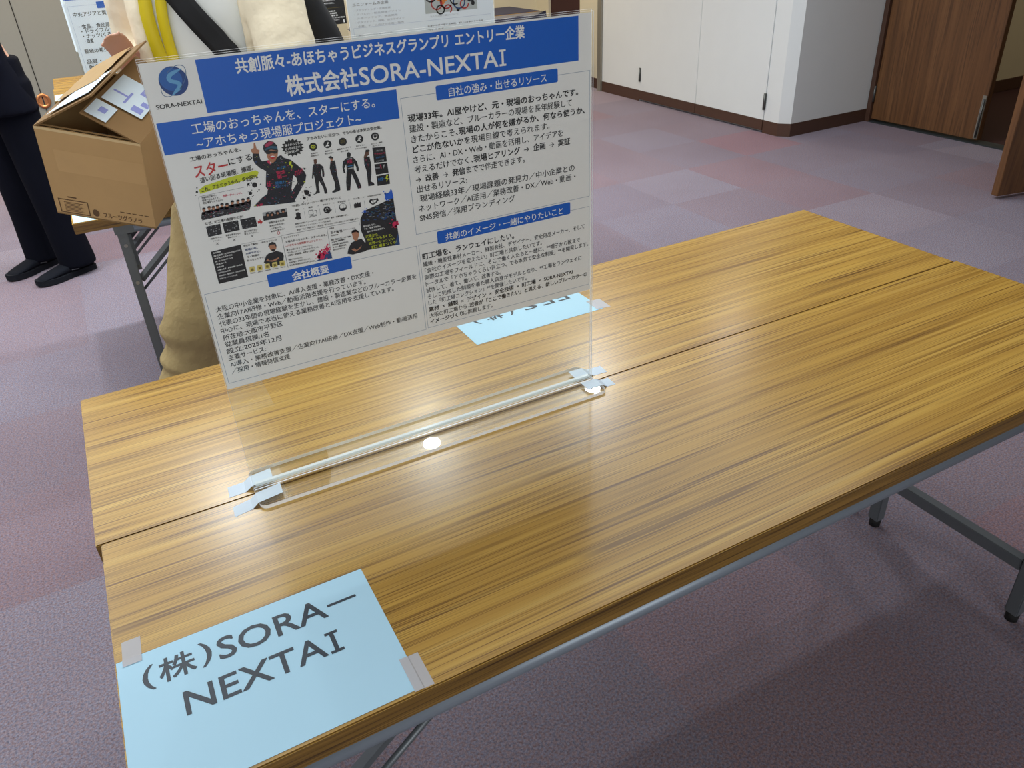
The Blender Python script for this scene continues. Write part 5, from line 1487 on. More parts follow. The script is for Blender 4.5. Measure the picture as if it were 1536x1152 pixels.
(3,'grey',"263.3 217.6 268 219.3 267.2 220.8 263.6 219.7"),
(3,'black',"249.1 221.8 253.8 222 253.5 223.9 250 223.8"),
(3,'grey',"238.2 222.2 242.2 221.7 242.1 222.7 239 223.1"),
(3,'navyblue',"248.3 220.2 251.7 219.3 252 220.8 249.5 221.6"),
(3,'grey',"255.4 213.8 260 213.1 260.1 214.8 256.6 215.4"),
(3,'grey',"231.1 213.7 235.6 213.4 235.6 215.3 232.2 215.6"),
(3,'navyblue',"236.5 217.6 239.5 218.1 239.2 218.8 236.9 218.4"),
(3,'black',"255.1 211.8 259.1 213.4 258.5 214.1 255.4 213"),
(3,'black',"264.1 222.4 267 223.9 266.3 224.7 264.1 223.6"),
(3,'navyblue',"248.1 210.2 251.2 211.9 250.6 212.3 248.3 211.1"),
(3,'grey',"255.1 222.9 258.6 223.1 258.3 224.1 255.7 224"),
(3,'steelblue',"266.8 224.1 271.7 223.3 271.8 225 268.1 225.7"),
(3,'black',"245.5 226.6 248.6 226.4 248.4 227.2 246.1 227.4"),
(3,'navyblue',"234.1 217.7 238.6 217.1 238.6 218.7 235.3 219.3"),
(3,'navyblue',"268.8 224.6 273 227 271.9 228.4 268.7 226.7"),
(3,'navyblue',"245.5 222.1 248 221.7 248.4 223.3 246.5 223.7"),
(3,'navyblue',"256.1 226.1 260.4 227.5 259.7 228.9 256.4 228"),
(3,'grey',"252.1 224.3 256.2 226.1 255.3 227.7 252.2 226.4"),
(3,'black',"264.1 218.8 267.7 219.4 267.4 221 264.6 220.7"),
(3,'blueink',"271.8 191 272.8 202.6 263.9 203.1 259.5 201.7 263.8 195.5"),
(4,'blueink',"268.4 198.5 267.6 200.2 266 201.3 264.1 201.4 262.3 200.5 261.1 199 260.8 197.1 261.6 195.4 263.2 194.3 265.1 194.2 266.9 195 268.1 196.6"),
(4,'blueink',"260.8 191.2 260.5 191.8 259.8 192 259.2 191.6 259 190.9 259.3 190.3 260 190.2 260.7 190.6"),
(4,'blueink',"266.1 204.4 265.7 205 265 205.1 264.3 204.7 264.1 204 264.5 203.4 265.2 203.3 265.9 203.7"),
(4,'blueink',"272.2 200 272 200.3 271.7 200.4 271.3 200.2 271.2 199.8 271.4 199.5 271.8 199.5 272.1 199.7"),
(4,'blueink',"271 191.3 270.7 191.9 270 192.1 269.3 191.7 269.2 191 269.5 190.4 270.2 190.3 270.8 190.7"),
(4,'blueink',"263.3 203.2 262.9 203.9 262 204.1 261.3 203.6 261.1 202.8 261.5 202.1 262.3 202 263.1 202.4"),
(4,'blueink',"270.7 201 270.5 201.3 270.1 201.4 269.7 201.2 269.6 200.8 269.8 200.5 270.2 200.4 270.6 200.6"),
(4,'blueink',"262.9 193.9 262.4 194.6 261.5 194.8 260.7 194.3 260.4 193.4 260.9 192.6 261.8 192.5 262.7 193"),
(4,'blueink',"267.9 193.8 267.7 194.2 267.3 194.3 266.9 194 266.8 193.6 267 193.3 267.4 193.2 267.8 193.4"),
(4,'blueink',"272.1 200.4 271.8 200.9 271.2 201.1 270.6 200.7 270.4 200.1 270.7 199.6 271.4 199.5 271.9 199.8"),
(4,'blueink',"266.4 194.8 266.2 195.1 265.7 195.2 265.4 195 265.2 194.5 265.5 194.2 265.9 194.1 266.3 194.3"),
(4,'blueink',"262.7 194.9 262.2 195.7 261.3 195.8 260.5 195.3 260.2 194.4 260.7 193.6 261.6 193.5 262.5 194"),
(4,'blueink',"266.3 201.9 266 202.4 265.4 202.5 264.8 202.2 264.7 201.6 265 201.1 265.6 201 266.2 201.3"),
(4,'blueink',"231.7 213.2 231.3 214.1 230.5 214.7 229.5 214.7 228.6 214.3 228 213.4 227.8 212.4 228.2 211.5 229.1 211 230.1 210.9 231 211.4 231.6 212.2"),
(4,'blueink',"226.7 213.9 226.5 214.3 226 214.4 225.7 214.1 225.6 213.7 225.8 213.3 226.2 213.2 226.6 213.5"),
(4,'blueink',"229.1 217.5 229 217.7 228.7 217.8 228.5 217.6 228.5 217.4 228.6 217.2 228.8 217.1 229 217.3"),
(4,'blueink',"230.5 208 230.4 208.1 230.2 208.2 230 208.1 229.9 207.9 230 207.7 230.2 207.7 230.4 207.8"),
(4,'blueink',"228 209.3 227.8 209.6 227.5 209.7 227.2 209.5 227.1 209.2 227.3 208.9 227.6 208.9 227.9 209"),
(4,'blueink',"226.7 213.4 226.5 213.8 226.1 213.9 225.7 213.6 225.6 213.2 225.8 212.8 226.2 212.8 226.6 213"),
(4,'blueink',"233.3 214.4 233.1 214.7 232.7 214.7 232.4 214.5 232.3 214.2 232.5 213.9 232.8 213.8 233.2 214"),
(4,'blueink',"227.8 210.1 227.7 210.3 227.5 210.3 227.3 210.2 227.3 210 227.4 209.8 227.6 209.8 227.8 209.9"),
(4,'blueink',"233.1 209.3 232.9 209.6 232.5 209.7 232.1 209.4 232 209.1 232.2 208.7 232.6 208.7 233 208.9"),
(4,'blueink',"231.2 214.6 230.8 215.2 230.1 215.3 229.4 214.9 229.2 214.2 229.6 213.6 230.3 213.5 231 213.9"),
(4,'blueink',"234.1 215.8 233.9 216.1 233.5 216.1 233.2 215.9 233.1 215.6 233.3 215.3 233.7 215.2 234 215.4"),
(4,'crimson',"273.7 240 272.9 241.8 271.3 242.9 269.3 243 267.4 242.1 266.2 240.4 266 238.4 266.7 236.7 268.3 235.6 270.3 235.5 272.2 236.4 273.4 238.1"),
(4,'crimson',"275.2 237.2 274.6 238.2 273.4 238.4 272.4 237.7 272.1 236.6 272.7 235.6 273.8 235.4 274.9 236"),
(4,'crimson',"271.6 242.9 271.1 243.7 270.1 243.9 269.3 243.3 269 242.3 269.5 241.5 270.5 241.3 271.4 241.9"),
(4,'crimson',"272.9 243.6 272.4 244.4 271.5 244.5 270.6 244 270.4 243 270.9 242.2 271.8 242 272.7 242.6"),
(4,'crimson',"271.1 242.7 270.8 243.2 270.2 243.3 269.7 243 269.5 242.4 269.8 241.9 270.4 241.8 271 242.2"),
(4,'crimson',"262.9 236.2 262.6 236.7 262 236.8 261.5 236.5 261.3 235.9 261.6 235.4 262.2 235.3 262.7 235.6"),
(4,'crimson',"267.8 232.2 267.4 232.8 266.7 232.9 266 232.5 265.8 231.8 266.2 231.1 266.9 231 267.6 231.4"),
(4,'crimson',"275.2 235.8 274.8 236.4 274.1 236.5 273.4 236.1 273.2 235.4 273.6 234.8 274.3 234.6 275 235"),
(4,'crimson',"272.9 242.6 272.3 243.5 271.2 243.7 270.2 243.1 269.9 242 270.5 241 271.6 240.8 272.6 241.5"),
(4,'crimson',"264.1 236.7 263.8 237.1 263.3 237.2 262.9 236.9 262.7 236.5 263 236 263.5 236 263.9 236.2"),
(4,'crimson',"275.6 240.2 274.9 241.3 273.6 241.5 272.5 240.8 272.1 239.5 272.8 238.4 274.1 238.2 275.2 238.9"),
(4,'crimson',"270.9 243.7 270.3 244.6 269.2 244.8 268.3 244.2 268 243.1 268.5 242.2 269.6 242 270.6 242.6"),
(4,'crimson',"266 242.6 265.7 243.1 265.2 243.2 264.6 242.8 264.5 242.3 264.8 241.8 265.4 241.7 265.9 242"),
(3,'navyblue',"272.6 252.9 273.3 269.8 265.1 269.5"),
(4,'ink',"196.7 266.2 198.9 259.7 204.6 251.9 212.8 249.7 219.6 249.3 225 258.6 226.4 265.8 222.4 268.3 204.1 269"),
(5,'skin',"207.3 239 209.4 236.2 215.1 235.7 217.2 240 216.5 244.4 213.3 250.4 210.4 250.9 207.7 246.9"),
(5,'ink',"206.4 239.4 207.9 235.3 213 234.5 217 237.8 217.2 241.7 214.6 238.4 209.1 238.3"),
(5,'skin',"203.1 261.2 207.7 260.7 210.6 264 216.9 259.7 218.4 258.9 215.2 263.3 208 265.7"),
(2,'black',"24.3 224.1 61.8 222.9 61.7 267.2 24.3 268"),
(2,'grey',"62.3 222.6 114.2 223 114.2 222.7 62.3 222.3"),
(2,'grey',"114 222.8 114.5 267.2 114.8 267.2 114.3 222.8"),
(3,'ink',"85 253 89.7 244.6 93.1 242.3 98.8 241.6 103.8 240.8 111.2 244.8 112.1 249.7 109.9 257.1 104.3 260.6 93.6 261.3"),
(4,'skin',"96 232 98 229.7 103.1 230.1 105.3 233.7 104.8 237.1 102 240.7 99.3 240.9 96.4 237.5"),
(5,'ink',"95 232.9 96.2 229.4 101 227.7 104.9 230.1 105.6 234.9 104.3 235.4 103.8 231.8 97.7 231.2 96.1 233.6"),
(5,'ink',"97.8 237.8 100.5 237.3 102.8 238.6 100.8 241 98.7 240.5"),
(5,'skin',"98.9 237.7 101.1 237.7 100.6 238.6"),
(4,'skin',"88.3 251.4 91.1 248.5 92.7 251.6 97 252.2 104.9 250 105.8 251.4 101.2 253.5 95.9 253.9"),
(5,'gold',"65.8 255.2 66.5 254.5 71.9 254.7 72.4 255.5 71.7 261.5 71 261.9 65.6 261.8 65.1 261"),
(6,'olive',"67.2 256.9 70.5 256.9 70.4 260.2 67.2 260.2"),
(5,'gold',"75.5 255.4 76.2 254.8 81.6 254.9 82.2 255.7 81.5 261.7 80.8 262.2 75.4 262 74.8 261.2"),
(6,'olive',"76.9 257.1 80.2 257.1 80.1 260.4 76.9 260.5"),
(5,'gold',"85.2 255.6 85.9 255 91.4 255.2 92 255.9 91.3 262 90.6 262.4 85.1 262.3 84.6 261.5"),
(6,'olive',"86.7 257.4 90 257.4 89.9 260.7 86.7 260.7"),
(5,'gold',"95.1 255.8 95.8 255.2 101.3 255.4 101.9 256.2 101.2 262.2 100.5 262.7 95 262.5 94.4 261.7"),
(6,'olive',"96.6 257.6 99.9 257.6 99.8 260.9 96.5 261"),
(5,'gold',"105 256.1 105.7 255.5 111.2 255.6 111.8 256.4 111.2 262.5 110.5 263 105 262.8 104.4 262"),
(6,'olive',"106.5 257.9 109.9 257.9 109.8 261.2 106.5 261.2"),
(3,'navyblue',"173.5 255.3 175 267.6 150.2 266.9 155.3 265.6 165.8 261.1"),
(4,'crimson',"165.8 262.3 164.7 264.7 162.6 266.1 160 266.3 157.7 265 156.2 262.8 156 260.1 157.2 257.8 159.3 256.3 161.8 256.2 164.1 257.4 165.6 259.7"),
(4,'crimson',"158.9 256.4 158.6 256.9 158.1 257 157.6 256.7 157.4 256.1 157.8 255.6 158.3 255.5 158.8 255.8"),
(4,'crimson',"155.4 257.3 155 257.9 154.2 258.1 153.5 257.6 153.4 256.8 153.8 256.2 154.6 256 155.2 256.5"),
(4,'crimson',"163.8 253.2 163.4 253.9 162.6 254 162 253.5 161.8 252.7 162.2 252.1 163 251.9 163.7 252.4"),
(4,'crimson',"170.8 259.7 170.4 260.3 169.7 260.4 169.1 260 169 259.2 169.3 258.6 170.1 258.5 170.7 258.9"),
(4,'crimson',"168.6 266.4 168.2 267.1 167.4 267.3 166.7 266.8 166.5 265.9 167 265.2 167.8 265.1 168.5 265.6"),
(4,'crimson',"168.9 258 168.2 259.5 166.9 260.4 165.3 260.5 163.8 259.7 162.9 258.3 162.8 256.7 163.5 255.2 164.8 254.3 166.4 254.2 167.8 255 168.7 256.4"),
(4,'crimson',"164.3 255.7 164.1 256 163.7 256.1 163.4 255.9 163.3 255.5 163.5 255.1 163.9 255 164.2 255.3"),
(4,'crimson',"164.5 261.3 164.2 261.7 163.8 261.8 163.4 261.5 163.3 261.1 163.6 260.7 164 260.6 164.4 260.9"),
(4,'crimson',"167 253.3 166.6 253.9 165.8 254.1 165.1 253.6 165 252.8 165.4 252.2 166.2 252 166.8 252.5"),
(4,'crimson',"171.1 256.9 170.8 257.4 170.3 257.5 169.8 257.1 169.7 256.6 170 256.1 170.5 256 171 256.3"),
(4,'crimson',"161.9 254.9 161.5 255.5 160.9 255.6 160.3 255.2 160.2 254.6 160.5 254 161.2 253.9 161.7 254.3"),
(4,'crimson',"161.8 255 161.5 255.7 160.8 256.1 160 256.2 159.3 255.8 158.9 255.1 158.8 254.3 159.1 253.5 159.8 253.1 160.6 253.1 161.3 253.4 161.7 254.1"),
(4,'crimson',"159.8 252.9 159.6 253.3 159.2 253.3 158.9 253.1 158.8 252.7 159.1 252.4 159.4 252.3 159.8 252.5"),
(4,'crimson',"161.3 257.3 161.2 257.5 160.9 257.5 160.7 257.4 160.7 257.1 160.8 256.9 161 256.9 161.2 257"),
(4,'crimson',"162.8 254.1 162.7 254.2 162.6 254.2 162.4 254.2 162.4 254 162.5 253.9 162.6 253.8 162.8 253.9"),
(4,'crimson',"159.4 253.5 159.2 253.8 159 253.8 158.7 253.7 158.7 253.4 158.8 253.1 159.1 253.1 159.3 253.3"),
(4,'crimson',"159.7 256 159.6 256.1 159.4 256.1 159.3 256 159.2 255.8 159.3 255.7 159.5 255.7 159.7 255.8"),
(4,'crimson',"172.8 253.9 172.2 255.2 171.1 255.9 169.7 256 168.5 255.3 167.7 254.2 167.6 252.8 168.2 251.5 169.3 250.8 170.6 250.7 171.9 251.4 172.6 252.5"),
(4,'crimson',"168.8 252.5 168.4 253.2 167.6 253.3 167 252.9 166.8 252.1 167.3 251.5 168 251.3 168.6 251.8"),
(4,'crimson',"174.6 254.8 174.3 255.2 173.8 255.3 173.3 255 173.2 254.5 173.5 254 174 253.9 174.4 254.2"),
(4,'crimson',"173.4 252.8 173.2 253.2 172.9 253.2 172.5 253 172.5 252.6 172.7 252.3 173 252.2 173.3 252.5"),
(4,'crimson',"168.1 249.8 167.8 250.3 167.2 250.4 166.7 250.1 166.6 249.5 166.9 249 167.5 248.9 168 249.2"),
(4,'crimson',"174.7 252.4 174.4 252.9 173.8 253 173.3 252.6 173.1 252 173.5 251.5 174.1 251.4 174.6 251.8"),
(4,'crimson',"173 247.8 172.7 248.3 172.2 248.7 171.6 248.7 171.1 248.4 170.7 247.9 170.7 247.3 170.9 246.7 171.4 246.4 172 246.3 172.6 246.6 172.9 247.2"),
(4,'crimson',"171.6 246.4 171.5 246.6 171.4 246.6 171.2 246.5 171.2 246.3 171.3 246.2 171.4 246.2 171.6 246.3"),
(4,'crimson',"172 245.2 171.9 245.4 171.8 245.4 171.6 245.3 171.6 245.1 171.7 245 171.8 244.9 172 245"),
(4,'crimson',"172.8 249.1 172.7 249.2 172.6 249.2 172.4 249.1 172.4 249 172.5 248.9 172.6 248.8 172.8 248.9"),
(4,'crimson',"171.7 249 171.5 249.3 171.3 249.3 171 249.1 171 248.9 171.1 248.6 171.4 248.6 171.6 248.7"),
(4,'crimson',"173.5 247.8 173.3 248.1 172.9 248.2 172.5 248 172.4 247.5 172.7 247.2 173.1 247.1 173.4 247.4"),
(4,'crimson',"171.2 249.9 171 250.3 170.6 250.6 170.1 250.6 169.6 250.4 169.3 249.9 169.3 249.4 169.5 249 169.9 248.7 170.4 248.7 170.8 248.9 171.1 249.4"),
(4,'crimson',"169.6 250.2 169.4 250.4 169.1 250.5 168.9 250.3 168.8 250 169 249.7 169.3 249.7 169.5 249.9"),
(4,'crimson',"172.2 250.1 172.1 250.3 171.9 250.3 171.7 250.2 171.7 250 171.8 249.9 172 249.8 172.1 249.9"),
(4,'crimson',"170.1 248.2 170 248.3 169.8 248.4 169.6 248.3 169.5 248 169.6 247.8 169.9 247.8 170 247.9"),
(4,'crimson',"168.7 250 168.6 250.2 168.5 250.2 168.3 250.1 168.3 249.9 168.4 249.8 168.5 249.7 168.7 249.8"),
(4,'crimson',"170.7 250.9 170.6 251 170.5 251 170.4 250.9 170.4 250.8 170.5 250.7 170.6 250.7 170.6 250.8"),
(4,'crimson',"159.5 262.2 159 263.3 158 264 156.8 264 155.7 263.4 155 262.4 154.9 261.1 155.4 260 156.4 259.3 157.7 259.2 158.8 259.8 159.4 260.9"),
(4,'crimson',"154.8 262.3 154.7 262.6 154.4 262.6 154.1 262.4 154 262.1 154.2 261.8 154.5 261.8 154.8 262"),
(4,'crimson',"160.6 259.8 160.3 260.3 159.7 260.4 159.3 260.1 159.1 259.5 159.4 259 160 258.9 160.5 259.3"),
(4,'crimson',"160.8 258.7 160.5 259.1 160 259.2 159.6 258.9 159.5 258.4 159.8 258 160.3 257.9 160.7 258.2"),
(4,'crimson',"153.5 262.8 153.3 263.1 152.9 263.2 152.6 262.9 152.5 262.6 152.8 262.2 153.1 262.2 153.4 262.4"),
(4,'crimson',"159.4 259.1 159.2 259.5 158.7 259.6 158.3 259.3 158.2 258.9 158.5 258.5 158.9 258.4 159.3 258.6"),
(2,'grey',"114.3 222.5 174.9 223.4 174.9 223 114.3 222.2"),
(2,'grey',"114 222.9 113.9 266.5 114.3 266.5 114.4 222.9"),
]
PRINT_TEXTS = [
('安全','crimson',1,(124.1, 139.5),(136.0, 139.4),(123.7, 144.3)),
('第一','crimson',1,(124.3, 144.8),(136.6, 145.2),(124.0, 149.6)),
('現場力','skyink',1,(120.1, 152.4),(133.4, 152.6),(119.8, 156.3)),
('プロジェクト','skyink',1,(118.7, 157.0),(136.0, 157.5),(118.5, 160.5)),
('アホちゃう','crimson',1,(146.8, 143.4),(157.2, 140.8),(147.2, 150.6)),
('大阪','crimson',1,(110.1, 150.2),(114.9, 150.2),(109.1, 157.1)),
('大阪','crimson',1,(91.4, 176.5),(99.9, 175.4),(91.6, 179.7)),
('町工場','skyink',1,(126.2, 135.5),(137.0, 134.7),(126.2, 138.1)),
('遠くからでも','paper',1,(140.7, 109.3),(159.8, 108.6),(140.6, 112.5)),
('めっちゃ目立つ!','paper',1,(140.6, 113.7),(159.6, 113.1),(140.4, 116.9)),
('安全性UP!','paper',1,(140.4, 118.2),(157.3, 117.2),(140.2, 121.3)),
('工場のおっちゃんを、','black',1,(28.0, 106.5),(88.0, 103.7),(28.3, 111.8)),
('スター','red',1,(29.1, 116.5),(69.3, 114.5),(28.9, 131.5)),
('にする。','black',1,(69.9, 115.8),(103.6, 112.9),(70.6, 123.5)),
('這い回る現場服、爆誕。','black',1,(33.3, 131.8),(98.0, 126.8),(32.9, 138.5)),
('これ、アホちゃうやろ。安全服や。','black',1,(32.3, 143.9),(101.4, 138.6),(31.8, 149.4)),
('大阪の町工場から、','black',1,(30.0, 154.6),(47.5, 154.2),(29.7, 157.3)),
('世界一おもろくて、','black',1,(29.9, 157.8),(50.5, 157.9),(29.6, 160.6)),
('町工場をつくりたい!','black',1,(29.9, 161.0),(53.5, 161.5),(29.6, 163.8)),
('世界一かっこいい。','crimson',1,(54.7, 156.8),(78.1, 156.6),(54.3, 160.0)),
('なぜ、町工場の制服なのか?','black',1,(26.3, 185.9),(73.1, 185.9),(26.0, 189.7)),
('制服がダサい、','black',1,(28.0, 206.9),(42.1, 206.9),(27.8, 209.0)),
('イメージ…','black',1,(30.1, 210.4),(40.0, 210.4),(29.9, 212.0)),
('若者が集まらない','black',1,(46.7, 206.2),(65.6, 206.8),(46.5, 208.7)),
('辞めていく…','black',1,(48.6, 209.8),(62.8, 210.1),(48.6, 211.8)),
('誇りが持てない','black',1,(69.8, 206.0),(86.2, 206.4),(69.7, 208.5)),
('覚えられない…','black',1,(69.1, 209.3),(87.2, 209.6),(69.0, 211.6)),
('制服が変われば、','black',1,(102.0, 200.9),(123.0, 201.3),(101.8, 203.7)),
('会社が変わる。','black',1,(102.0, 205.5),(120.9, 205.7),(102.0, 207.7)),
('人が変わる。','black',1,(102.1, 209.2),(117.2, 209.3),(102.1, 211.4)),
('未来が変わる!','black',1,(102.0, 213.2),(119.9, 212.7),(101.9, 215.3)),
('アホみたいに目立つ、でも中身は本気の安全服。','black',1,(169.6, 104.9),(268.4, 105.3),(169.7, 109.2)),
('圧倒的な','black',1,(171.2, 125.0),(180.3, 124.9),(171.1, 126.8)),
('視認性UP','black',1,(170.6, 128.0),(181.1, 127.9),(170.6, 129.7)),
('高耐久で','black',1,(189.6, 124.9),(199.2, 125.0),(189.6, 126.7)),
('安心も楽々','black',1,(188.8, 127.9),(200.3, 128.0),(188.8, 129.8)),
('高機能バッチリで','black',1,(205.4, 125.3),(224.3, 124.9),(205.5, 127.2)),
('安心・快適','black',1,(209.9, 128.6),(219.8, 128.6),(209.9, 130.4)),
('動きやすい','black',1,(231.2, 125.1),(243.0, 125.0),(231.2, 126.9)),
('ストレッチ設計','black',1,(229.2, 128.2),(245.5, 128.5),(229.3, 130.1)),
('ポケット・機能','black',1,(251.0, 125.8),(267.0, 125.3),(251.0, 127.6)),
('使いやすい','black',1,(253.0, 128.5),(264.6, 128.4),(253.0, 130.3)),
('大阪','crimson',1,(215.8, 141.2),(223.3, 141.5),(215.5, 146.1)),
('大阪町工場','ash',1,(256.8, 135.2),(265.6, 135.6),(257.0, 137.1)),
('アホちゃう','crimson',1,(253.9, 138.9),(268.4, 139.4),(254.0, 141.1)),
('プロジェクト','skyink',1,(255.1, 143.6),(267.3, 143.8),(255.3, 145.9)),
('町工場','ash',1,(255.4, 148.7),(266.1, 148.6),(255.4, 150.3)),
('安全第一','skyink',1,(254.4, 171.7),(263.9, 171.5),(254.5, 176.4)),
('「共創」のイメージ・一緒にやりたいこと','black',1,(135.2, 185.3),(200.2, 185.9),(135.2, 188.4)),
('素材','black',1,(138.2, 191.8),(143.3, 191.8),(138.2, 193.9)),
('縫製','black',1,(155.6, 191.8),(161.0, 191.8),(155.6, 193.9)),
('デザイン','black',1,(174.9, 192.0),(184.7, 192.2),(174.9, 193.9)),
('安全技術','black',1,(195.0, 192.3),(205.8, 192.7),(195.1, 194.4)),
('町工場','black',1,(216.7, 192.2),(225.2, 192.3),(216.9, 193.9)),
('SORA-NEXTAI','black',1,(236.4, 192.7),(255.1, 193.0),(236.6, 194.5)),
('実際の工場をフィールドに、みんなで試作・着用・改善を繰り返し、','black',1,(134.5, 209.7),(206.8, 211.5),(134.5, 211.8)),
('町工場コレクション(ランウェイ)を開催!','black',1,(134.7, 213.8),(181.8, 215.1),(134.7, 215.9)),
('若者が「ここで働きたい」と思える、新しいブルーカラーのカッコイイに挑戦します!','black',1,(135.0, 217.8),(219.3, 219.3),(134.9, 220.2)),
('服が変わると、','paper',1,(224.6, 231.6),(242.1, 231.6),(224.8, 234.4)),
('でも、現場で本当に','paper',1,(224.6, 235.5),(249.0, 235.5),(224.7, 238.3)),
('変わるのは意識だ。','paper',1,(228.4, 240.2),(254.1, 239.9),(228.6, 242.7)),
('大阪から、','lime',1,(225.4, 245.1),(245.2, 246.0),(225.5, 249.7)),
('世界一おもろくて、','lime',1,(227.1, 250.9),(263.5, 251.2),(227.2, 255.1)),
('世界一かっこいい','lime',1,(228.5, 256.6),(266.2, 257.1),(228.7, 260.6)),
('町工場をつくる!','lime',1,(231.8, 262.4),(269.1, 261.9),(232.0, 267.0)),
('代表者','black',1,(177.8, 225.1),(184.3, 225.2),(177.8, 227.1)),
('五十嵐 徹','black',1,(178.4, 230.2),(194.8, 230.7),(178.5, 233.8)),
('(いがらし とおる)','black',0,(196.5, 230.7),(212.9, 231.6),(196.5, 232.9)),
('代表取締役','black',1,(177.9, 235.5),(188.5, 235.6),(177.9, 237.2)),
('建設・製造のブルーカラー現場を','black',1,(177.8, 241.0),(206.1, 241.6),(177.8, 243.3)),
('33年経験。','black',1,(177.8, 244.6),(196.9, 243.6),(177.9, 246.8)),
('現場目線で業務改善から','black',1,(177.8, 248.2),(200.5, 248.4),(177.9, 250.4)),
('AI・DX・動画を活用、','black',1,(177.9, 251.7),(197.7, 251.8),(177.9, 254.0)),
('熱意を込めて届けます。','black',1,(177.9, 255.3),(194.9, 255.3),(178.0, 257.6)),
('会社概要','paper',1,(26.6, 225.3),(36.5, 225.1),(26.5, 227.3)),
('株式会社 SORA-NEXTAI','paper',1,(26.6, 229.2),(59.6, 228.3),(26.4, 231.7)),
('所在地:大阪市平野区','paper',1,(26.7, 233.0),(49.0, 232.4),(26.6, 235.0)),
('設 立:2025年12月','paper',1,(26.7, 236.9),(48.3, 236.3),(26.6, 238.8)),
('従業員:1名','paper',1,(26.7, 240.7),(39.5, 240.4),(26.6, 242.7)),
('事業内容','paper',1,(26.7, 244.6),(35.6, 244.4),(26.6, 246.6)),
('AI導入支援・業務改善・DX支援','paper',1,(26.8, 248.5),(58.3, 247.9),(26.6, 250.5)),
('企業向けAI研修','paper',1,(26.8, 252.4),(42.1, 252.1),(26.7, 254.4)),
('Web制作・動画制作・SNS活用支援','paper',1,(26.8, 256.4),(59.9, 255.8),(26.7, 258.4)),
('採用ブランディング支援','paper',1,(26.8, 260.3),(49.1, 260.0),(26.7, 262.3)),
('自社の「強み」・出せるリソース','black',1,(65.1, 224.1),(107.5, 224.6),(65.0, 226.7)),
('現場33年。','navyblue',1,(65.3, 229.4),(81.5, 229.7),(65.3, 232.3)),
('AI屋やけど、','navyblue',1,(65.2, 234.8),(84.0, 235.2),(65.2, 237.3)),
('元・現場の','black',1,(65.3, 239.4),(81.6, 239.6),(65.3, 242.1)),
('おっちゃんです。','black',1,(65.1, 244.1),(87.9, 244.6),(65.1, 246.8)),
('現場経験','black',1,(65.2, 262.8),(71.8, 262.9),(65.2, 264.0)),
('課題発見','black',1,(74.9, 263.0),(81.5, 263.2),(74.9, 264.3)),
('業務改善','black',1,(84.7, 263.3),(91.4, 263.4),(84.7, 264.6)),
('AI活用','black',1,(94.6, 263.5),(101.3, 263.7),(94.6, 264.8)),
('発信','black',1,(104.5, 263.8),(111.3, 264.0),(104.6, 265.1)),
('ビジネスアイデア','black',1,(116.7, 224.6),(137.1, 224.8),(116.9, 226.8)),
('工場のおっちゃんを、スターにする。','black',1,(117.1, 230.1),(172.7, 232.0),(117.3, 233.1)),
('~アホちゃう現場服プロジェクト~','red',1,(116.5, 235.4),(165.3, 236.9),(116.6, 238.4)),
('誰でも絵になってデザインで、','black',1,(116.7, 241.7),(151.8, 242.5),(116.7, 244.1)),
('「なんのことかっこ」と言われるデザインに。','black',1,(116.9, 245.4),(159.7, 246.4),(116.9, 247.8)),
('大阪初・全国展開、世界まで目指す。','black',1,(117.1, 249.0),(154.1, 250.0),(117.1, 251.5)),
('情報を見て分かるように、','black',1,(116.7, 255.4),(135.9, 256.0),(116.7, 257.6)),
('社長が惚れ、若手がチャレンジし、','black',1,(116.8, 259.3),(146.8, 260.2),(116.9, 261.5)),
('町工場の社会的地位を上げてみせる!','black',1,(117.0, 263.1),(150.6, 264.2),(117.0, 265.4)),
]
p, o = poster_sheet(V((0, 0, 0)))
paper(p, o, 'poster_paper')
p.rect(60.2, 2.4, 572.5, 60.5, 'blue')
p.rect(2.3, 64.0, 295.2, 100.2, 'blue')
# round logo with a ribbon S and an orbit ring
p.disc(32.3, 21.6, 15.6, 'logo_deep', 2, 40)
p.disc(29.8, 19.2, 12.2, 'logo_mid', 3, 36)
mid = [(44.0, 9.6), (36.5, 12.0), (30.5, 14.6), (28.0, 17.6), (28.6, 20.4), (32, 22.2), (36.0, 23.6), (37.8, 26.2), (36.2, 29.4), (32.0, 32.6), (26.6, 36.8)]
wid = [0.3, 3.4, 4.4, 4.6, 4.4, 4.2, 4.4, 4.6, 4.4, 3.4, 0.3]
fine_p, fine_w = [], []
for i in range(len(mid) - 1):                    # Catmull-Rom through the middle line
    P0, P1, P2, P3 = (V(mid[max(i - 1, 0)]), V(mid[i]), V(mid[i + 1]), V(mid[min(i + 2, len(mid) - 1)]))
    for k in range(6):
        t_ = k / 6
        fine_p.append(0.5 * ((2 * P1) + (P2 - P0) * t_ + (2 * P0 - 5 * P1 + 4 * P2 - P3) * t_ ** 2 + (3 * P1 - P0 - 3 * P2 + P3) * t_ ** 3))
        fine_w.append(wid[i] + (wid[i + 1] - wid[i]) * t_)
fine_p.append(V(mid[-1]))
fine_w.append(wid[-1])
lft, rgt = [], []
for i, q in enumerate(fine_p):
    d = (fine_p[min(i + 1, len(fine_p) - 1)] - fine_p[max(i - 1, 0)]).normalized()
    n_ = V((-d.y, d.x)) * fine_w[i] / 2
    lft.append(tuple(q + n_))
    rgt.append(tuple(q - n_))
p.poly(lft + rgt[::-1], 'logo_light', 4)
orb = []
for k in range(41):
    a = 2 * math.pi * k / 40
    x, y = 19.8 * math.cos(a), 9.8 * math.sin(a)
    c, s_ = math.cos(math.radians(-46)), math.sin(math.radians(-46))
    orb.append((32.3 + x * c - y * s_, 21.4 + x * s_ + y * c))
p.stroke([orb[i] for i in range(0, 12)], 0.7, 'lineblue', 4)
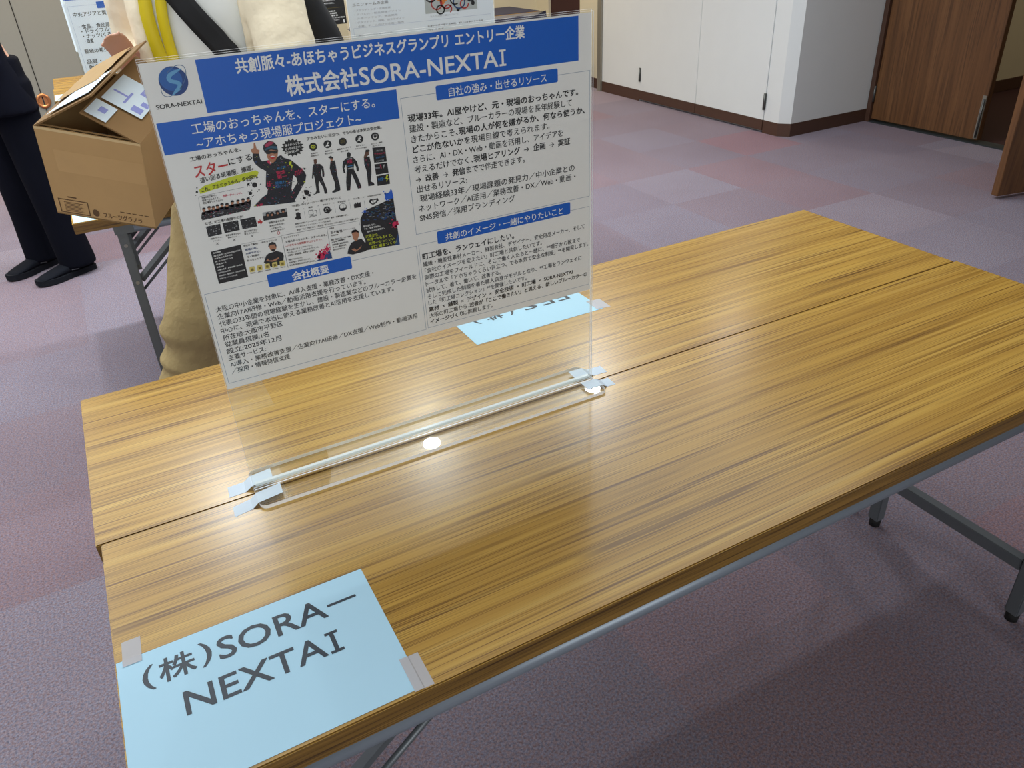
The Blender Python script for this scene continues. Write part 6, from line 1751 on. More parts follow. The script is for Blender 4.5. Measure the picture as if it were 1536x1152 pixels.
p.stroke([orb[i % 40] for i in range(31, 41)], 0.7, 'lineblue', 4)
p.stroke([orb[i] for i in range(14, 27)], 0.7, 'lineblue', 2)
p.box_text('SORA-NEXTAI', 6.9, 44.4, 57.2, 49.2, 'black', 0.012)
p.line([('共創脈々-あほちゃうビジネスグランプリ', 1), (' エントリー企業', 1)], 102.5, 486.5, 21.9, 17.4, 'paper', 3)
p.line([('株式会社', 1)], 156.0, 246.0, 54.2, 25.0, 'paper', 3)
def serif_i(s, u, v0, v1, wd, st, ink, lay=3):
    s.rect(u - st / 2, v0 + st * .8, u + st / 2, v1 - st * .8, ink, lay)
    s.rect(u - wd / 2, v0, u + wd / 2, v0 + st * .8, ink, lay)
    s.rect(u - wd / 2, v1 - st * .8, u + wd / 2, v1, ink, lay)
p.box_text('SORA-NEXTA', 248.5, 32.6, 444.0, 54.0, 'paper', 0.012)
serif_i(p, 451.2, 33.0, 53.8, 10.2, 3.2, 'paper')
p.line([('工場のおっちゃんを、スターにする。', 0)], 38.0, 264.0, 81.8, 13.9, 'paper', 3)
p.line([('~アホちゃう現場服プロジェクト~', 0)], 39.5, 243.0, 98.6, 13.6, 'paper', 3)
# section frames and headings
p.frame(299.3, 75.7, 591.6, 261.0, 0.45, 'lineblue')
p.pill(349.8, 66.8, 537.6, 85.2, 2.2, 'blue', 2)
p.line([('自社の強み・出せるリソース', 0)], 368.0, 519.2, 82.6, 12.8, 'paper', 3)
p.frame(300.9, 277.0, 591.6, 410.0, 0.45, 'lineblue')
p.pill(330.7, 263.3, 556.2, 282.2, 2.2, 'blue', 2)
p.line([('共創のイメージ・一緒にやりたいこと', 0)], 343.5, 542.8, 279.4, 12.0, 'paper', 3)
p.frame(3.6, 277.5, 297.8, 411.4, 0.45, 'lineblue')
p.pill(85.0, 270.2, 200.3, 288.6, 2.2, 'blue', 2)
p.line([('会社概要', 1)], 117.0, 167.5, 286.4, 12.8, 'paper', 3)
for i, (seg, u0, u1) in enumerate((
    ([('現場33年。AI屋やけど、元・現場のおっちゃんです。', 1)], 306.2, 571.5),
    ('建設・製造など、ブルーカラーの現場を長年経験して', 306.8, 560.5),
    ([('きたからこそ、', 0), ('現場の人が何を嫌がるか、何なら使うか、', 1)], 307.4, 583.0),
    ([('どこが危ないか', 1), ('を現場目線で考えられます。', 0)], 307.9, 522.0),
    ('さらに、AI・DX・Web・動画を活用し、アイデアを', 307.2, 544.5),
    ([('考えるだけでなく、', 0), ('現場ヒアリング', 1), (' →', 0), (' 企画', 1), (' →', 0), (' 実証', 1)], 307.2, 557.0),
    ([('→', 0), (' 改善', 1), (' →', 0), (' 発信まで', 1), ('で伴走できます。', 0)], 308.0, 479.0),
    ('出せるリソース:', 308.0, 384.5),
    ('現場経験33年／現場課題の発見力／中小企業との', 311.0, 564.5),
    ('ネットワーク／AI活用／業務改善・DX／Web・動画・', 307.0, 566.0),
    ('SNS発信／採用ブランディング', 307.6, 460.0))):
    p.line(seg, u0, u1, 107.2 + 13.62 * i, 10.9)
p.line([('町工場を、ランウェイにしたい。', 1)], 304.6, 455.5, 300.6, 10.9)
for i, (seg, u0, u1) in enumerate((
    ('繊維・機能性素材メーカー、縫製会社、デザイナー、安全用品メーカー、そして', 304.5, 582.5),
    ('「会社のイメージを変えたい」町工場と共創したいです。', 306.0, 503.5),
    ('実際の工場をフィールドに、そこで働く人たちと一緒に、**帽子から靴まで', 304.5, 574.0),
    ('トータルで「アホちゃうくらい目立つ、でも本気で安全な制服」**を開発します。', 305.0, 589.5),
    ('試作して、着て、働いて、改善する。', 304.9, 429.5),
    ('そして完成した制服を着た職人自身がモデルとなり、**工場をランウェイに', 305.3, 576.8),
    ('した「町工場コレクション」**を開催したいです。', 306.0, 474.2),
    ([('素材', 1), (' ×', 0), (' 縫製', 1), (' ×', 0), (' デザイン', 1), (' ×', 0), (' 安全技術', 1), (' ×', 0), (' 町工場', 1), (' ×', 0), (' SORA-NEXTAI', 1)], 305.4, 559.5),
    ([('大阪の町工場から、', 0), ('若者が「ここで働きたい」と思える、新しいブルーカラーの', 1)], 305.2, 587.5),
    ([('イメージづくり', 1), ('に挑戦します。', 0)], 305.6, 411.5))):
    p.line(seg, u0, u1, 311.4 + 10.36 * i, 8.4)
for i, (seg, u0, u1) in enumerate((
    ('大阪の中小企業を対象に、AI導入支援・業務改善・DX支援・', 12.1, 229.0),
    ('企業向けAI研修・Web／動画活用支援を行っています。', 11.9, 215.8),
    ('代表の33年間の現場経験を生かし、建設・製造業などのブルーカラー企業を', 11.9, 291.8),
    ('中心に、現場で本当に使える業務改善とAI活用を支援しています。', 11.4, 255.2),
    ('所在地:大阪市平野区', 11.8, 91.8),
    ('従業員規模:1名', 11.6, 70.6),
    ('設立:2025年12月', 11.6, 85.6),
    ('主要サービス:', 11.4, 62.0),
    ('AI導入・業務改善支援／企業向けAI研修／DX支援／Web制作・動画活用', 11.4, 286.0),
    ('／採用・情報発信支援', 11.0, 91.6))):
    p.line(seg, u0, u1, 305.8 + 10.30 * i, 8.7)
for lay, ink, pts in PRINT_SHAPES:
    q = [float(x) for x in pts.split()]
    p.poly(list(zip(q[0::2], q[1::2])), ink, lay)
for tx, ink, bd, TL, TR, BL in PRINT_TEXTS:
    p.fit(tx, TL, TR, BL, ink, 0.014 if bd else 0.0, 7)
tag(p.b.build('poster', loc=(o.x, o.y, o.z - 0.42)), 'white poster with blue title bands and round blue globe logo in the nearest acrylic stand', 'poster')

# second row, left: poster with a company outline
p, o = poster_sheet(ROW2)
paper(p, o, 'white_paper')
p.rect(4, 3, 560, 38.5, 'blue')
p.frame(8.5, 55, 300, 400, 0.5, 'pale_blue_ink')
p.pill(93, 47.5, 214, 66.5, 2.4, 'blue', 2)
p.line([('会社概要', 1)], 122, 176, 64.2, 13, 'white_ink', 3)
for tx, u0, u1, vb in (('中央アジアと貿易事業・', 18, 166, 86), ('・食品、食品原料の輸入', 23.5, 172, 121), ('・ドライフルーツ(レーズン', 27, 200, 135), ('・ナッツ(くるみ、アーモンド', 28, 212, 149), ('・蜂蜜', 28.5, 54, 163),
                       ('産地の希少性', 18, 105, 193), ('品質・', 17, 60, 224), ('販売', 18.5, 50, 240)):
    p.line(tx, u0, u1, vb, 14.2, 'black', 3)
tag(p.b.build('poster', loc=(o.x, o.y, o.z - 0.42)), 'white poster with a blue heading, partly hidden by the raised cardboard box flap', 'poster')

# second row, right: white poster with interlocking rings
p, o = poster_sheet(ROW2R)
paper(p, o, 'white_paper')
p.rect(303, 60, 523, 182, 'photo_grey', 1)
rng = random.Random(5)
for (u, v, r, ink, a0, a1) in ((352, 150, 22, 'ring_red', 0, 360), (392, 148, 24, 'ring_red', 30, 330), (366, 172, 16, 'ring_black', 0, 360), (398, 172, 15, 'ring_red', 180, 420),
                               (446, 152, 24, 'ring_blue', 0, 360), (468, 160, 17, 'ring_red', 0, 300), (430, 140, 20, 'ring_black', 60, 260), (498, 132, 22, 'ring_black', 10, 200), (330, 120, 24, 'ring_black', 40, 300), (372, 118, 26, 'ring_orange', 0, 360), (425, 110, 22, 'ring_black', 0, 360), (470, 104, 24, 'ring_blue', 90, 400)):
    pts = [(u + r * math.cos(math.radians(a0 + (a1 - a0) * k / 22)), v + r * 0.92 * math.sin(math.radians(a0 + (a1 - a0) * k / 22))) for k in range(23)]
    p.stroke(pts, 5.0, ink, 3)
for u, v in ((388, 136), (376, 146), (396, 128)):
    p.disc(u, v, 10, 'ring_orange', 2, 16)
for u, v, r in ((330, 100, 10), (440, 178, 7), (505, 160, 8), (350, 90, 8)):
    p.disc(u, v, r, 'ring_black', 2, 10)
p.box_text('ユニフォームの企画', 20, 122, 158, 133, 'grey', 0.004)
for i, (u1, tx) in enumerate(((165, '・ブランディング・企画提案'), (205, '・アパレル・製品開発デザイン'), (190, '・スポーツウェア、商品開発'), (215, '・グラフィック、縫製、加工デザイン'), (212, '・企業、チーム向けの企画・販売'))):
    p.line(tx, 22, u1, 150 + 13.4 * i, 7.2, 'faint', 2)
p.line('・展示、ワークショップ企画', 20, 160, 233, 7.0, 'faint', 2)
p.line('・私たちの取り組みについて', 315, 440, 196, 7.0, 'faint', 2)
p.line('未来の世界が感じる時間、新しい未来のかたちを', 306, 545, 229, 8.0, 'grey', 2)
p.line('つくります。', 306, 380, 242, 8.0, 'grey', 2)
p.frame(12, 205, 580, 260, 0.5, 'pale_blue_ink')
tag(p.b.build('poster', loc=(o.x, o.y, o.z - 0.42)), 'white poster with a picture of coloured interlocking rings', 'poster')

# last row, left: white poster with a red mark; right: black poster
p, o = poster_sheet(ROW3)
paper(p, o, 'white_paper')
p.rect(10, 250, 13, 338, 'crimson')
p.rect(4, 3, 560, 60, 'blue')
tag(p.b.build('poster', loc=(o.x, o.y, o.z - 0.42)), 'white poster with a thin red bar behind the other white poster, against the partition', 'poster')
p, o = poster_sheet(ROW3R)
paper(p, o, 'black_print')
for tx, u0, u1, vb, em in (('デジタル制作の相談窓口として', 415, 535, 283, 9), ('お気軽にお声がけください。', 418, 528, 299, 10), ('です。', 415, 462, 372, 16), ('つくる仕事', 395, 425, 352, 14)):
    p.line([(tx, 1)], u0, u1, vb, em, 'white_ink', 3)
p.rect(400, 322, 590, 323.2, 'olive', 2)
for i, (tx, u1) in enumerate((('■ 会社案内 ■', 528), ('■ 制作実績 例', 536), ('■ 料金表 例', 540), ('■ お問合せ フォームから受付中', 585), ('・お電話でもどうぞ', 548))):
    p.line([(tx, 1)], 470, u1, 345 + 13.0 * i, 9, 'white_ink', 3)
for v in (352, 365):
    p.rect(470, v, 475, v + 6, 'gold', 4)
p.rect(572, 395, 580, 412, 'white_ink', 3)
tag(p.b.build('poster', loc=(o.x, o.y, o.z - 0.42)), 'black poster with small white text behind the dark shoulder bag', 'poster')

# ------------------------------------------------------------------ name sheets and tape
def name_sheet(ox, oy, rot, W=0.297, H=0.210, z=T_Z + 0.0003):
    c, s_ = math.cos(rot), math.sin(rot)
    # u to the right, v downward seen by the reader; origin top left
    return Sheet(lambda u, v, l: V((ox + (u * c + v * s_) / 1000.0, oy + (u * s_ - v * c) / 1000.0, z + l)), step=0.00012), z
def sheet_box(s, W, H, z, mat):
    q = [s.P(u, v, 0.00025) for u, v in ((0, 0), (0, H), (W, H), (W, 0))]
    lo = [s.P(u, v, 0) for u, v in ((0, 0), (0, H), (W, H), (W, 0))]
    s.b.add(q + lo, [[0, 1, 2, 3], [7, 6, 5, 4], [0, 4, 5, 1], [1, 5, 6, 2], [2, 6, 7, 3], [3, 7, 4, 0]], mat)
A0x, A0y = 0.0018, 0.2155
p, z = name_sheet(A0x, A0y, 0.0)
sheet_box(p, 297, 210, z, 'blue_paper')
U = lambda x: x - 1.8
W_ = lambda y: 215.5 - y
p.box_text('(', U(26.6), W_(193), U(39.5), W_(155), 'sign_ink', 0.006, 4)
p.box_text('株', U(44.5), W_(194.5), U(84.5), W_(157.5), 'sign_ink', 0.012, 4)
p.box_text(')', U(90.0), W_(196), U(103.0), W_(157), 'sign_ink', 0.006, 4)
p.box_text('SORA', U(109.5), W_(192), U(238.6), W_(157), 'sign_ink', 0.008, 4)
p.rect(U(241.3), W_(176.2), U(278.0), W_(172.2), 'sign_ink', 4)
p.box_text('NEXTA', U(64.2), W_(134.2), U(221.5), W_(100.2), 'sign_ink', 0.008, 4)
serif_i(p, U(232.6), W_(133.2), W_(99.6), 15.5, 5.2, 'sign_ink', 4)
tag(p.b.build('name_sheet', loc=(A0x, A0y - 0.21, z)), 'light blue sheet reading SORA-NEXTAI at the front corner of the nearest table', 'name sheet')
# the far side's sheet is read from behind the table
p, z = name_sheet(0.9965, 0.689, math.pi)
sheet_box(p, 297, 210, z, 'blue_paper')
for tx, x0, x1 in (('E', 30, 60), ('E', 68, 98), ('S', 110, 143)):
    p.box_text(tx, x0, 81, x1, 115, 'sign_ink', 0.008, 4)
p.box_text('(', 165, 80, 178, 118, 'sign_ink', 0.006, 4)
p.box_text('株', 192, 79, 232, 117, 'sign_ink', 0.012, 4)
p.box_text(')', 246, 79, 259, 119, 'sign_ink', 0.006, 4)
tag(p.b.build('name_sheet', loc=(0.85, 0.795, z)), 'light blue sheet lying upside down behind the nearest poster, taped to the rear half table', 'name sheet')
p, z = name_sheet(0.024, 2.258, 0.0)
sheet_box(p, 297, 210, z, 'blue_paper')
tag(p.b.build('name_sheet', loc=(0.17, 2.15, z)), 'light blue sheet on the table corner underneath the held cardboard box', 'name sheet')
p, z = name_sheet(0.024, 4.600, 0.0)
sheet_box(p, 297, 210, z, 'blue_paper')
tag(p.b.build('name_sheet', loc=(0.17, 4.49, z)), 'light blue sheet on the last row table in front of the grey partition', 'name sheet')
def tape(pts, wd, mat, label, group=None):
    """a strip of tape: pts = centre line (x, y, z), wd = half width vector"""
    b = MB()
    vs, k = [], len(pts)
    wv = V(wd)
    for q in pts:
        q = V(q)
        vs += [q - wv, q + wv, q + wv + V((0, 0, 0.00018)), q - wv + V((0, 0, 0.00018))]
    fs = []
    for i in range(k - 1):
        for j in range(4):
            a, c = 4 * i + j, 4 * i + (j + 1) % 4
            fs.append([a, c, c + 4, a + 4])
    fs += [[0, 3, 2, 1], [4 * k - 4, 4 * k - 3, 4 * k - 2, 4 * k - 1]]
    b.add(vs, fs, mat)
    return tag(b.build('adhesive_tape', loc=pts[len(pts) // 2]), label, 'tape', group)
zt, zb = T_Z + 0.0002, T_Z + 0.0064
tape([(0.1785, 0.473, zt), (0.203, 0.474, zt), (0.2130, 0.4745, zb), (0.2455, 0.479, zb)], (0.001, 0.0135, 0), 'white_tape', 'white tape strip on the rear left end of the nearest acrylic base')
tape([(0.1765, 0.422, zt), (0.203, 0.427, zt), (0.2130, 0.429, zb), (0.2500, 0.4345, zb)], (0.0008, 0.0125, 0), 'white_tape', 'white tape strip on the front left end of the nearest acrylic base')
tape([(0.788, 0.4805, zb), (0.8155, 0.4790, zb), (0.8260, 0.478, zt), (0.8545, 0.4765, zt)], (0.0005, 0.0125, 0), 'white_tape', 'white tape strip on the rear right end of the nearest acrylic base')
tape([(0.786, 0.4350, zb), (0.8155, 0.4340, zb), (0.8260, 0.4335, zt), (0.8425, 0.4325, zt)], (0.0005, 0.0125, 0), 'white_tape', 'white tape strip on the front right end of the nearest acrylic base')
zs = T_Z + 0.0011
tape([(0.0205, 0.246, zt), (0.0195, 0.219, zt), (0.0193, 0.2155, zs), (0.0190, 0.205, zs)], (0.0105, 0.0, 0), 'masking_tape', 'pale tape on the upper left corner of the SORA-NEXTAI sheet')
tape([(0.289, 0.0275, zs), (0.2990, 0.0275, zs), (0.3005, 0.0275, zt), (0.3118, 0.0275, zt)], (0.0, 0.0248, 0), 'masking_tape', 'pale tape on the right edge of the SORA-NEXTAI sheet at the table front')
tape([(0.984, 0.714, zs), (0.9970, 0.714, zs), (0.9985, 0.713, zt), (1.0165, 0.711, zt)], (0.001, 0.0225, 0), 'masking_tape', 'pale tape on the right edge of the upside-down sheet behind the nearest stand')
# ------------------------------------------------------------------ cloth-covered table in the far corner
tc = thing('cloth_table', 'table under a dark navy cloth with a pale grey skirt in the far corner', 'table', (3.1, 6.25, 0))
b = MB()
TX0, TX1, TY0, TY1, tz = 2.35, 3.93, 5.98, 6.58, 0.70
nx, ny = 40, 16
vs, fs = [], []
def drop(i, j):
    x = TX0 - 0.02 + (TX1 - TX0 + 0.04) * i / nx
    y = TY0 - 0.02 + (TY1 - TY0 + 0.04) * j / ny
    z = tz + 0.004
    if i in (0, nx) or j in (0, ny):
        z = tz - 0.055 - 0.012 * math.sin(i * 0.9 + j * 0.7)
    return (x, y, z)
for j in range(ny + 1):
    for i in range(nx + 1):
        vs.append(drop(i, j))
for j in range(ny):
    for i in range(nx):
        a = j * (nx + 1) + i
        fs.append([a, a + 1, a + nx + 2, a + nx + 1])
b.add(vs, fs, 'navy_tablecloth', True)
# corner of the cloth hanging down as a point
b.add([(TX1 + 0.02, TY0 - 0.02, tz + 0.004), (TX1 + 0.022, TY0 + 0.24, tz - 0.05), (TX1 + 0.045, TY0 - 0.02, tz - 0.16), (TX1 - 0.16, TY0 - 0.024, tz - 0.05)], [[0, 1, 2], [0, 2, 3]], 'navy_tablecloth')
b.build('tablecloth', tc)
b = MB()
vs, fs = [], []
m_ = 60
loop = []
for (xa, ya), (xb, yb) in (((TX0, TY0), (TX1, TY0)), ((TX1, TY0), (TX1, TY1)), ((TX1, TY1), (TX0, TY1)), ((TX0, TY1), (TX0, TY0))):
    for k in range(30):
        q = k / 30
        loop.append((xa + (xb - xa) * q, ya + (yb - ya) * q))
for k, (x, y) in enumerate(loop):
    d = 0.007 * math.sin(k * 1.7)
    vs += [(x, y, tz - 0.002), (x + d, y + d, 0.35), (x + 1.5 * d, y + 1.5 * d, 0.02)]
L_ = len(loop)
for k in range(L_):
    for r in range(2):
        a, c = 3 * k + r, 3 * ((k + 1) % L_) + r
        fs.append([a, a + 1, c + 1, c])
b.add(vs, fs, 'grey_skirt_cloth', True)
b.build('skirt', tc)
b = MB()
b.box((TX0 + 0.01, TY0 + 0.01, tz - 0.03), (TX1 - 0.01, TY1 - 0.01, tz), 'oak_laminate', bevel=0.002)
b.build('tabletop', tc)
for x in (TX0 + 0.08, TX1 - 0.08):
    for y in (TY0 + 0.06, TY1 - 0.06):
        b = MB()
        b.box((x - 0.015, y - 0.015, 0.0), (x + 0.015, y + 0.015, tz - 0.031), 'dark_steel', bevel=0.002)
        b.build('leg', tc)

# ------------------------------------------------------------------ the cardboard box (held)
BL = V((0.0251, 1.5423, 0.8712))
ex = V((0.8535, -0.4738, -0.2168)).normalized()
ez = V((0.0701, -0.3080, 0.9488))
ez = (ez - ex * ez.dot(ex)).normalized()
ey = ez.cross(ex)
BW, BH, BD = 0.2274, 0.2220, 0.30
MBX = Matrix(((ex.x, ey.x, ez.x, BL.x), (ex.y, ey.y, ez.y, BL.y), (ex.z, ey.z, ez.z, BL.z), (0, 0, 0, 1)))
box = thing('cardboard_box', 'opened brown cardboard box with taped flaps held by the walking person', 'box', tuple(BL))
def bput(mb, name, parent=box):
    me_v = [MBX @ p for p in mb.v]
    mb.v = me_v
    return mb.build(name, parent)
t_ = 0.004
b = MB()
b.box((0, 0, 0), (BW, BD, t_), 'cardboard')
b.box((0, 0, 0), (BW, t_, BH), 'cardboard')
b.box((0, BD - t_, 0), (BW, BD, BH), 'cardboard')
b.box((0, t_, t_), (t_, BD - t_, BH), 'cardboard')
b.box((BW - t_, t_, t_), (BW, BD - t_, BH), 'cardboard')
# printed marks on the front wall: bordered block with fine lines, and smudged lettering
f = -0.0004
def mark(x0, z0, x1, z1):
    b.add([(x0, f, z0), (x1, f, z0), (x1, f, z1), (x0, f, z1)], [[0, 1, 2, 3]], 'box_print')
mark(0.010, 0.006, 0.078, 0.0085); mark(0.010, 0.0415, 0.078, 0.044); mark(0.010, 0.006, 0.0125, 0.044); mark(0.0755, 0.006, 0.078, 0.044)
for k in range(7):
    mark(0.022, 0.012 + 0.0038 * k, 0.066 - 0.004 * (k % 3), 0.0136 + 0.0038 * k)
mark(0.034, 0.049, 0.054, 0.0525)
vsT, fsT = text_mesh('フルーツグラノラ', 0.02)
xa, xb = min(q[0] for q in vsT), max(q[0] for q in vsT)
b.add([(0.108 + (x - xa) / (xb - xa) * 0.090, f - 0.00005 * q_, 0.010 + y * 0.016) for x, y, q_ in vsT], fsT, 'box_print')
for k in range(5):
    mark(0.150 + 0.014 * k, 0.031, 0.160 + 0.014 * k, 0.0335)
b.add([(0.092 + 0.008 * math.cos(k * .628), f, 0.018 + 0.010 * math.sin(k * .628)) for k in range(10)], [list(range(10))], 'box_print')
def band(x0, z0, x1, z1, mat, y=-0.0003):
    b.add([(x0, y, z0), (x1, y, z0), (x1, y, z1), (x0, y, z1)], [[0, 1, 2, 3]], mat)
band(0.030, 0.118, BW - 0.002, 0.172, 'packing_tape')
band(0.0, BH - 0.006, BW, BH, 'card_edge', -0.0002)
bput(b, 'carton')
def flap(name, hinge0, hinge1, vec, mat='cardboard', crease=0.0):
    """a board hinged along an edge, vec = its reach"""
    h0, h1, v = V(hinge0), V(hinge1), V(vec)
    nrm = (h1 - h0).cross(v).normalized() * 0.0035
    q = [h0, h1, h1 + v, h0 + v]
    m = MB()
    m.add([p + nrm for p in q], [[0, 1, 2, 3]], mat)
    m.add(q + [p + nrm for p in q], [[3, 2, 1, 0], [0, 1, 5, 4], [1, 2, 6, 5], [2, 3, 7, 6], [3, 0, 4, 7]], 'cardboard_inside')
    return m, nrm
def rad(a): return math.radians(a)
FL = 0.170
vL = (FL * math.cos(rad(34)), 0, FL * math.sin(rad(34)))
m, nr = flap('flap', (0.0, 0.0, BH), (0.0, BD, BH), vL)
left_flap = bput(m, 'flap')
# shiny strip of packing tape along the outside of that flap and a pale label at the front
m = MB()
def onflap(y, s, lift):   # y along the hinge, s = share of the reach
    n2 = V((-math.sin(rad(34)), 0, math.cos(rad(34))))
    return V((vL[0] * s, y, BH + vL[2] * s)) + n2 * (0.0037 + lift)
vs, fs = [], []
for k in range(13):
    for s in (0.05, 0.30, 0.55, 0.80):
        vs.append(onflap(0.10 + 0.19 * k / 12, s, 0.0006 + 0.0012 * math.sin(k * 2.3 + s * 9) ** 2))
for k in range(12):
    for j in range(3):
        a = 4 * k + j
        fs.append([a, a + 1, a + 5, a + 4])
m.add(vs, fs, 'packing_tape', True)
bput(m, 'packing_tape', box)
m = MB()
m.add([onflap(0.015, 0.2, 0.0005), onflap(0.015, 0.95, 0.0005), onflap(0.13, 0.95, 0.0005), onflap(0.13, 0.45, 0.0005)], [[0, 1, 2, 3]], 'label_white')
bput(m, 'label', box)
FR = 0.128
aR = rad(24)
vR = (-FR * math.cos(aR), 0, FR * math.sin(aR))
m, nr = flap('flap', (BW, BD, BH), (BW, 0.0, BH), vR)
bput(m, 'flap')
def onr(y, s, lift=0.0):
    n2 = V((math.sin(aR), 0, math.cos(aR)))
    return V((BW + vR[0] * s, y, BH + vR[2] * s)) + n2 * (0.0039 + lift)
m = MB()
for y0, y1, s0, s1, mat, lf in ((0.005, 0.068, 0.60, 0.96, 'label_white', 0), (0.078, 0.200, 0.22, 0.92, 'label_white', 0.0001), (0.030, 0.050, 0.70, 0.82, 'label_blue', 0.0003), (0.100, 0.150, 0.58, 0.62, 'label_blue', 0.0004),
                            (0.090, 0.112, 0.28, 0.46, 'label_blue', 0.0004), (0.122, 0.140, 0.25, 0.38, 'label_blue', 0.0004), (0.125, 0.132, 0.62, 0.86, 'label_blue', 0.0004), (0.160, 0.185, 0.34, 0.50, 'label_blue', 0.0004)):
    m.add([onr(y0, s0, lf), onr(y1, s0, lf), onr(y1, s1, lf), onr(y0, s1, lf)], [[0, 1, 2, 3]], mat)
bput(m, 'label', box)
# front and rear flaps folded down inside
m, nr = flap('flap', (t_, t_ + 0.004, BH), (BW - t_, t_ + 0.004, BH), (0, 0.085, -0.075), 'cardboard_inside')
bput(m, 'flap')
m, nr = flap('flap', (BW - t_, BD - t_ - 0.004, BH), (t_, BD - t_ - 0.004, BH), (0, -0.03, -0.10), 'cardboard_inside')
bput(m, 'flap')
m = MB()
m.add([(0.115, 0.02, BH - 0.002), (0.165, 0.02, BH - 0.002), (0.165, 0.07, BH - 0.046), (0.115, 0.07, BH - 0.046)], [[0, 1, 2, 3]], 'label_white')
bput(m, 'packing_tape', box)

# ------------------------------------------------------------------ people
def frame_of(d):
    d = V((d[0], d[1], 0)).normalized()
    return d, V((d.y, -d.x, 0))            # forward, the person's right
def head_into(body, c, fw, rt):
    """skull, jaw, nose, ears fused into the body builder"""
    M3 = Matrix((rt, fw, V((0, 0, 1)))).transposed()
    body.ball(c, (0.074, 0.092, 0.108), 'skin_tone', M=M3)
    body.ball(c + fw * 0.022 - V((0, 0, 0.062)), (0.055, 0.064, 0.058), 'skin_tone', M=M3)
    body.tube([c + fw * 0.086 + V((0, 0, 0.012)), c + fw * 0.106 - V((0, 0, 0.022)), c + fw * 0.092 - V((0, 0, 0.034))], [0.009, 0.014, 0.012], 'skin_tone', 8)
    for s in (-1, 1):
        body.ball(c + rt * (0.075 * s) - V((0, 0, 0.012)), (0.010, 0.018, 0.030), 'skin_tone', M=M3, seg=10, rings=6)
def face_parts(root, c, fw, rt):
    for s in (-1, 1):
        e_ = MB()
        e_.ball(c + fw * 0.082 + rt * (0.031 * s) + V((0, 0, 0.010)), 0.0115, 'eye_white', 10, 8)
        eo = e_.build('eye', root)
        e_ = MB()
        e_.ball(c + fw * 0.0905 + rt * (0.031 * s) + V((0, 0, 0.010)), 0.0052, 'eye_dark', 8, 6)
        e_.build('iris', root)
        e_ = MB()
        e_.tube([c + fw * 0.094 + rt * ((0.031 - 0.017) * s) + V((0, 0, 0.030)), c + fw * 0.095 + rt * (0.033 * s) + V((0, 0, 0.034)), c + fw * 0.084 + rt * ((0.031 + 0.018) * s) + V((0, 0, 0.030))], 0.0035, 'hair_black', 6)
        e_.build('eyebrow', root)
    l = MB()
    l.tube([c + fw * 0.080 - rt * 0.022 - V((0, 0, 0.058)), c + fw * 0.090 - V((0, 0, 0.056)), c + fw * 0.080 + rt * 0.022 - V((0, 0, 0.058))], [0.003, 0.0065, 0.003], 'lip', 8)
    l.build('mouth', root)
def hair_cap(root, c, fw, rt):
    h = MB()
    M3 = Matrix((rt, fw, V((0, 0, 1)))).transposed()
    h.ball(c - fw * 0.014 + V((0, 0, 0.026)), (0.084, 0.098, 0.102), 'hair_black', M=M3)
    h.ball(c - fw * 0.042 - V((0, 0, 0.020)), (0.078, 0.064, 0.080), 'hair_black', M=M3)
    me = melt(h, 0.010, 3)
    # open the front for the face
    bm = bmesh.new()
    bm.from_mesh(me)
    kill = [v for v in bm.verts if (v.co - c).dot(fw) > 0.045 and (v.co - c).z < 0.060]
    bmesh.ops.delete(bm, geom=kill, context='VERTS')
    bm.to_mesh(me)
    bm.free()
    put('hair', me, root)
def hand_into(body, wrist, d, palm_n, side, curl=0.5, k=1.0):
    """palm plus five bent fingers; d = along the hand, palm_n = out of the palm, side = towards the thumb"""
    d, palm_n, side = V(d).normalized(), V(palm_n).normalized(), V(side).normalized()
    pc = wrist + d * 0.045 * k
    body.tube([wrist - d * 0.01, wrist + d * 0.03 * k, wrist + d * 0.085 * k], [0.026 * k, 0.038 * k, 0.040 * k], 'skin_tone', 12, up=palm_n, ell=[0.019 * k, 0.015 * k, 0.012 * k])
    for i, (o_, L_) in enumerate(((0.030, 0.070), (0.010, 0.079), (-0.010, 0.073), (-0.029, 0.056))):
        p0 = wrist + d * 0.080 * k + side * o_ * k
        pts, a = [p0], 0.0
        for seg_ in (0.42, 0.32, 0.26):
            a += curl * (0.75 + 0.12 * i)
            pts.append(pts[-1] + (d * math.cos(a) + palm_n * math.sin(a)) * L_ * seg_ * k)
        body.tube(pts, [0.0098 * k, 0.0092 * k, 0.0084 * k, 0.0062 * k], 'skin_tone', 8)
    t0 = wrist + d * 0.022 * k + side * 0.026 * k
    t1_ = t0 + (side * 0.75 + d * 0.55 + palm_n * 0.25).normalized() * 0.034 * k
    t2_ = t1_ + (side * 0.15 + d * 0.85 + palm_n * 0.5).normalized() * 0.032 * k
    body.tube([t0 - side * 0.01, t1_, t2_], [0.014 * k, 0.0115 * k, 0.0085 * k], 'skin_tone', 8)
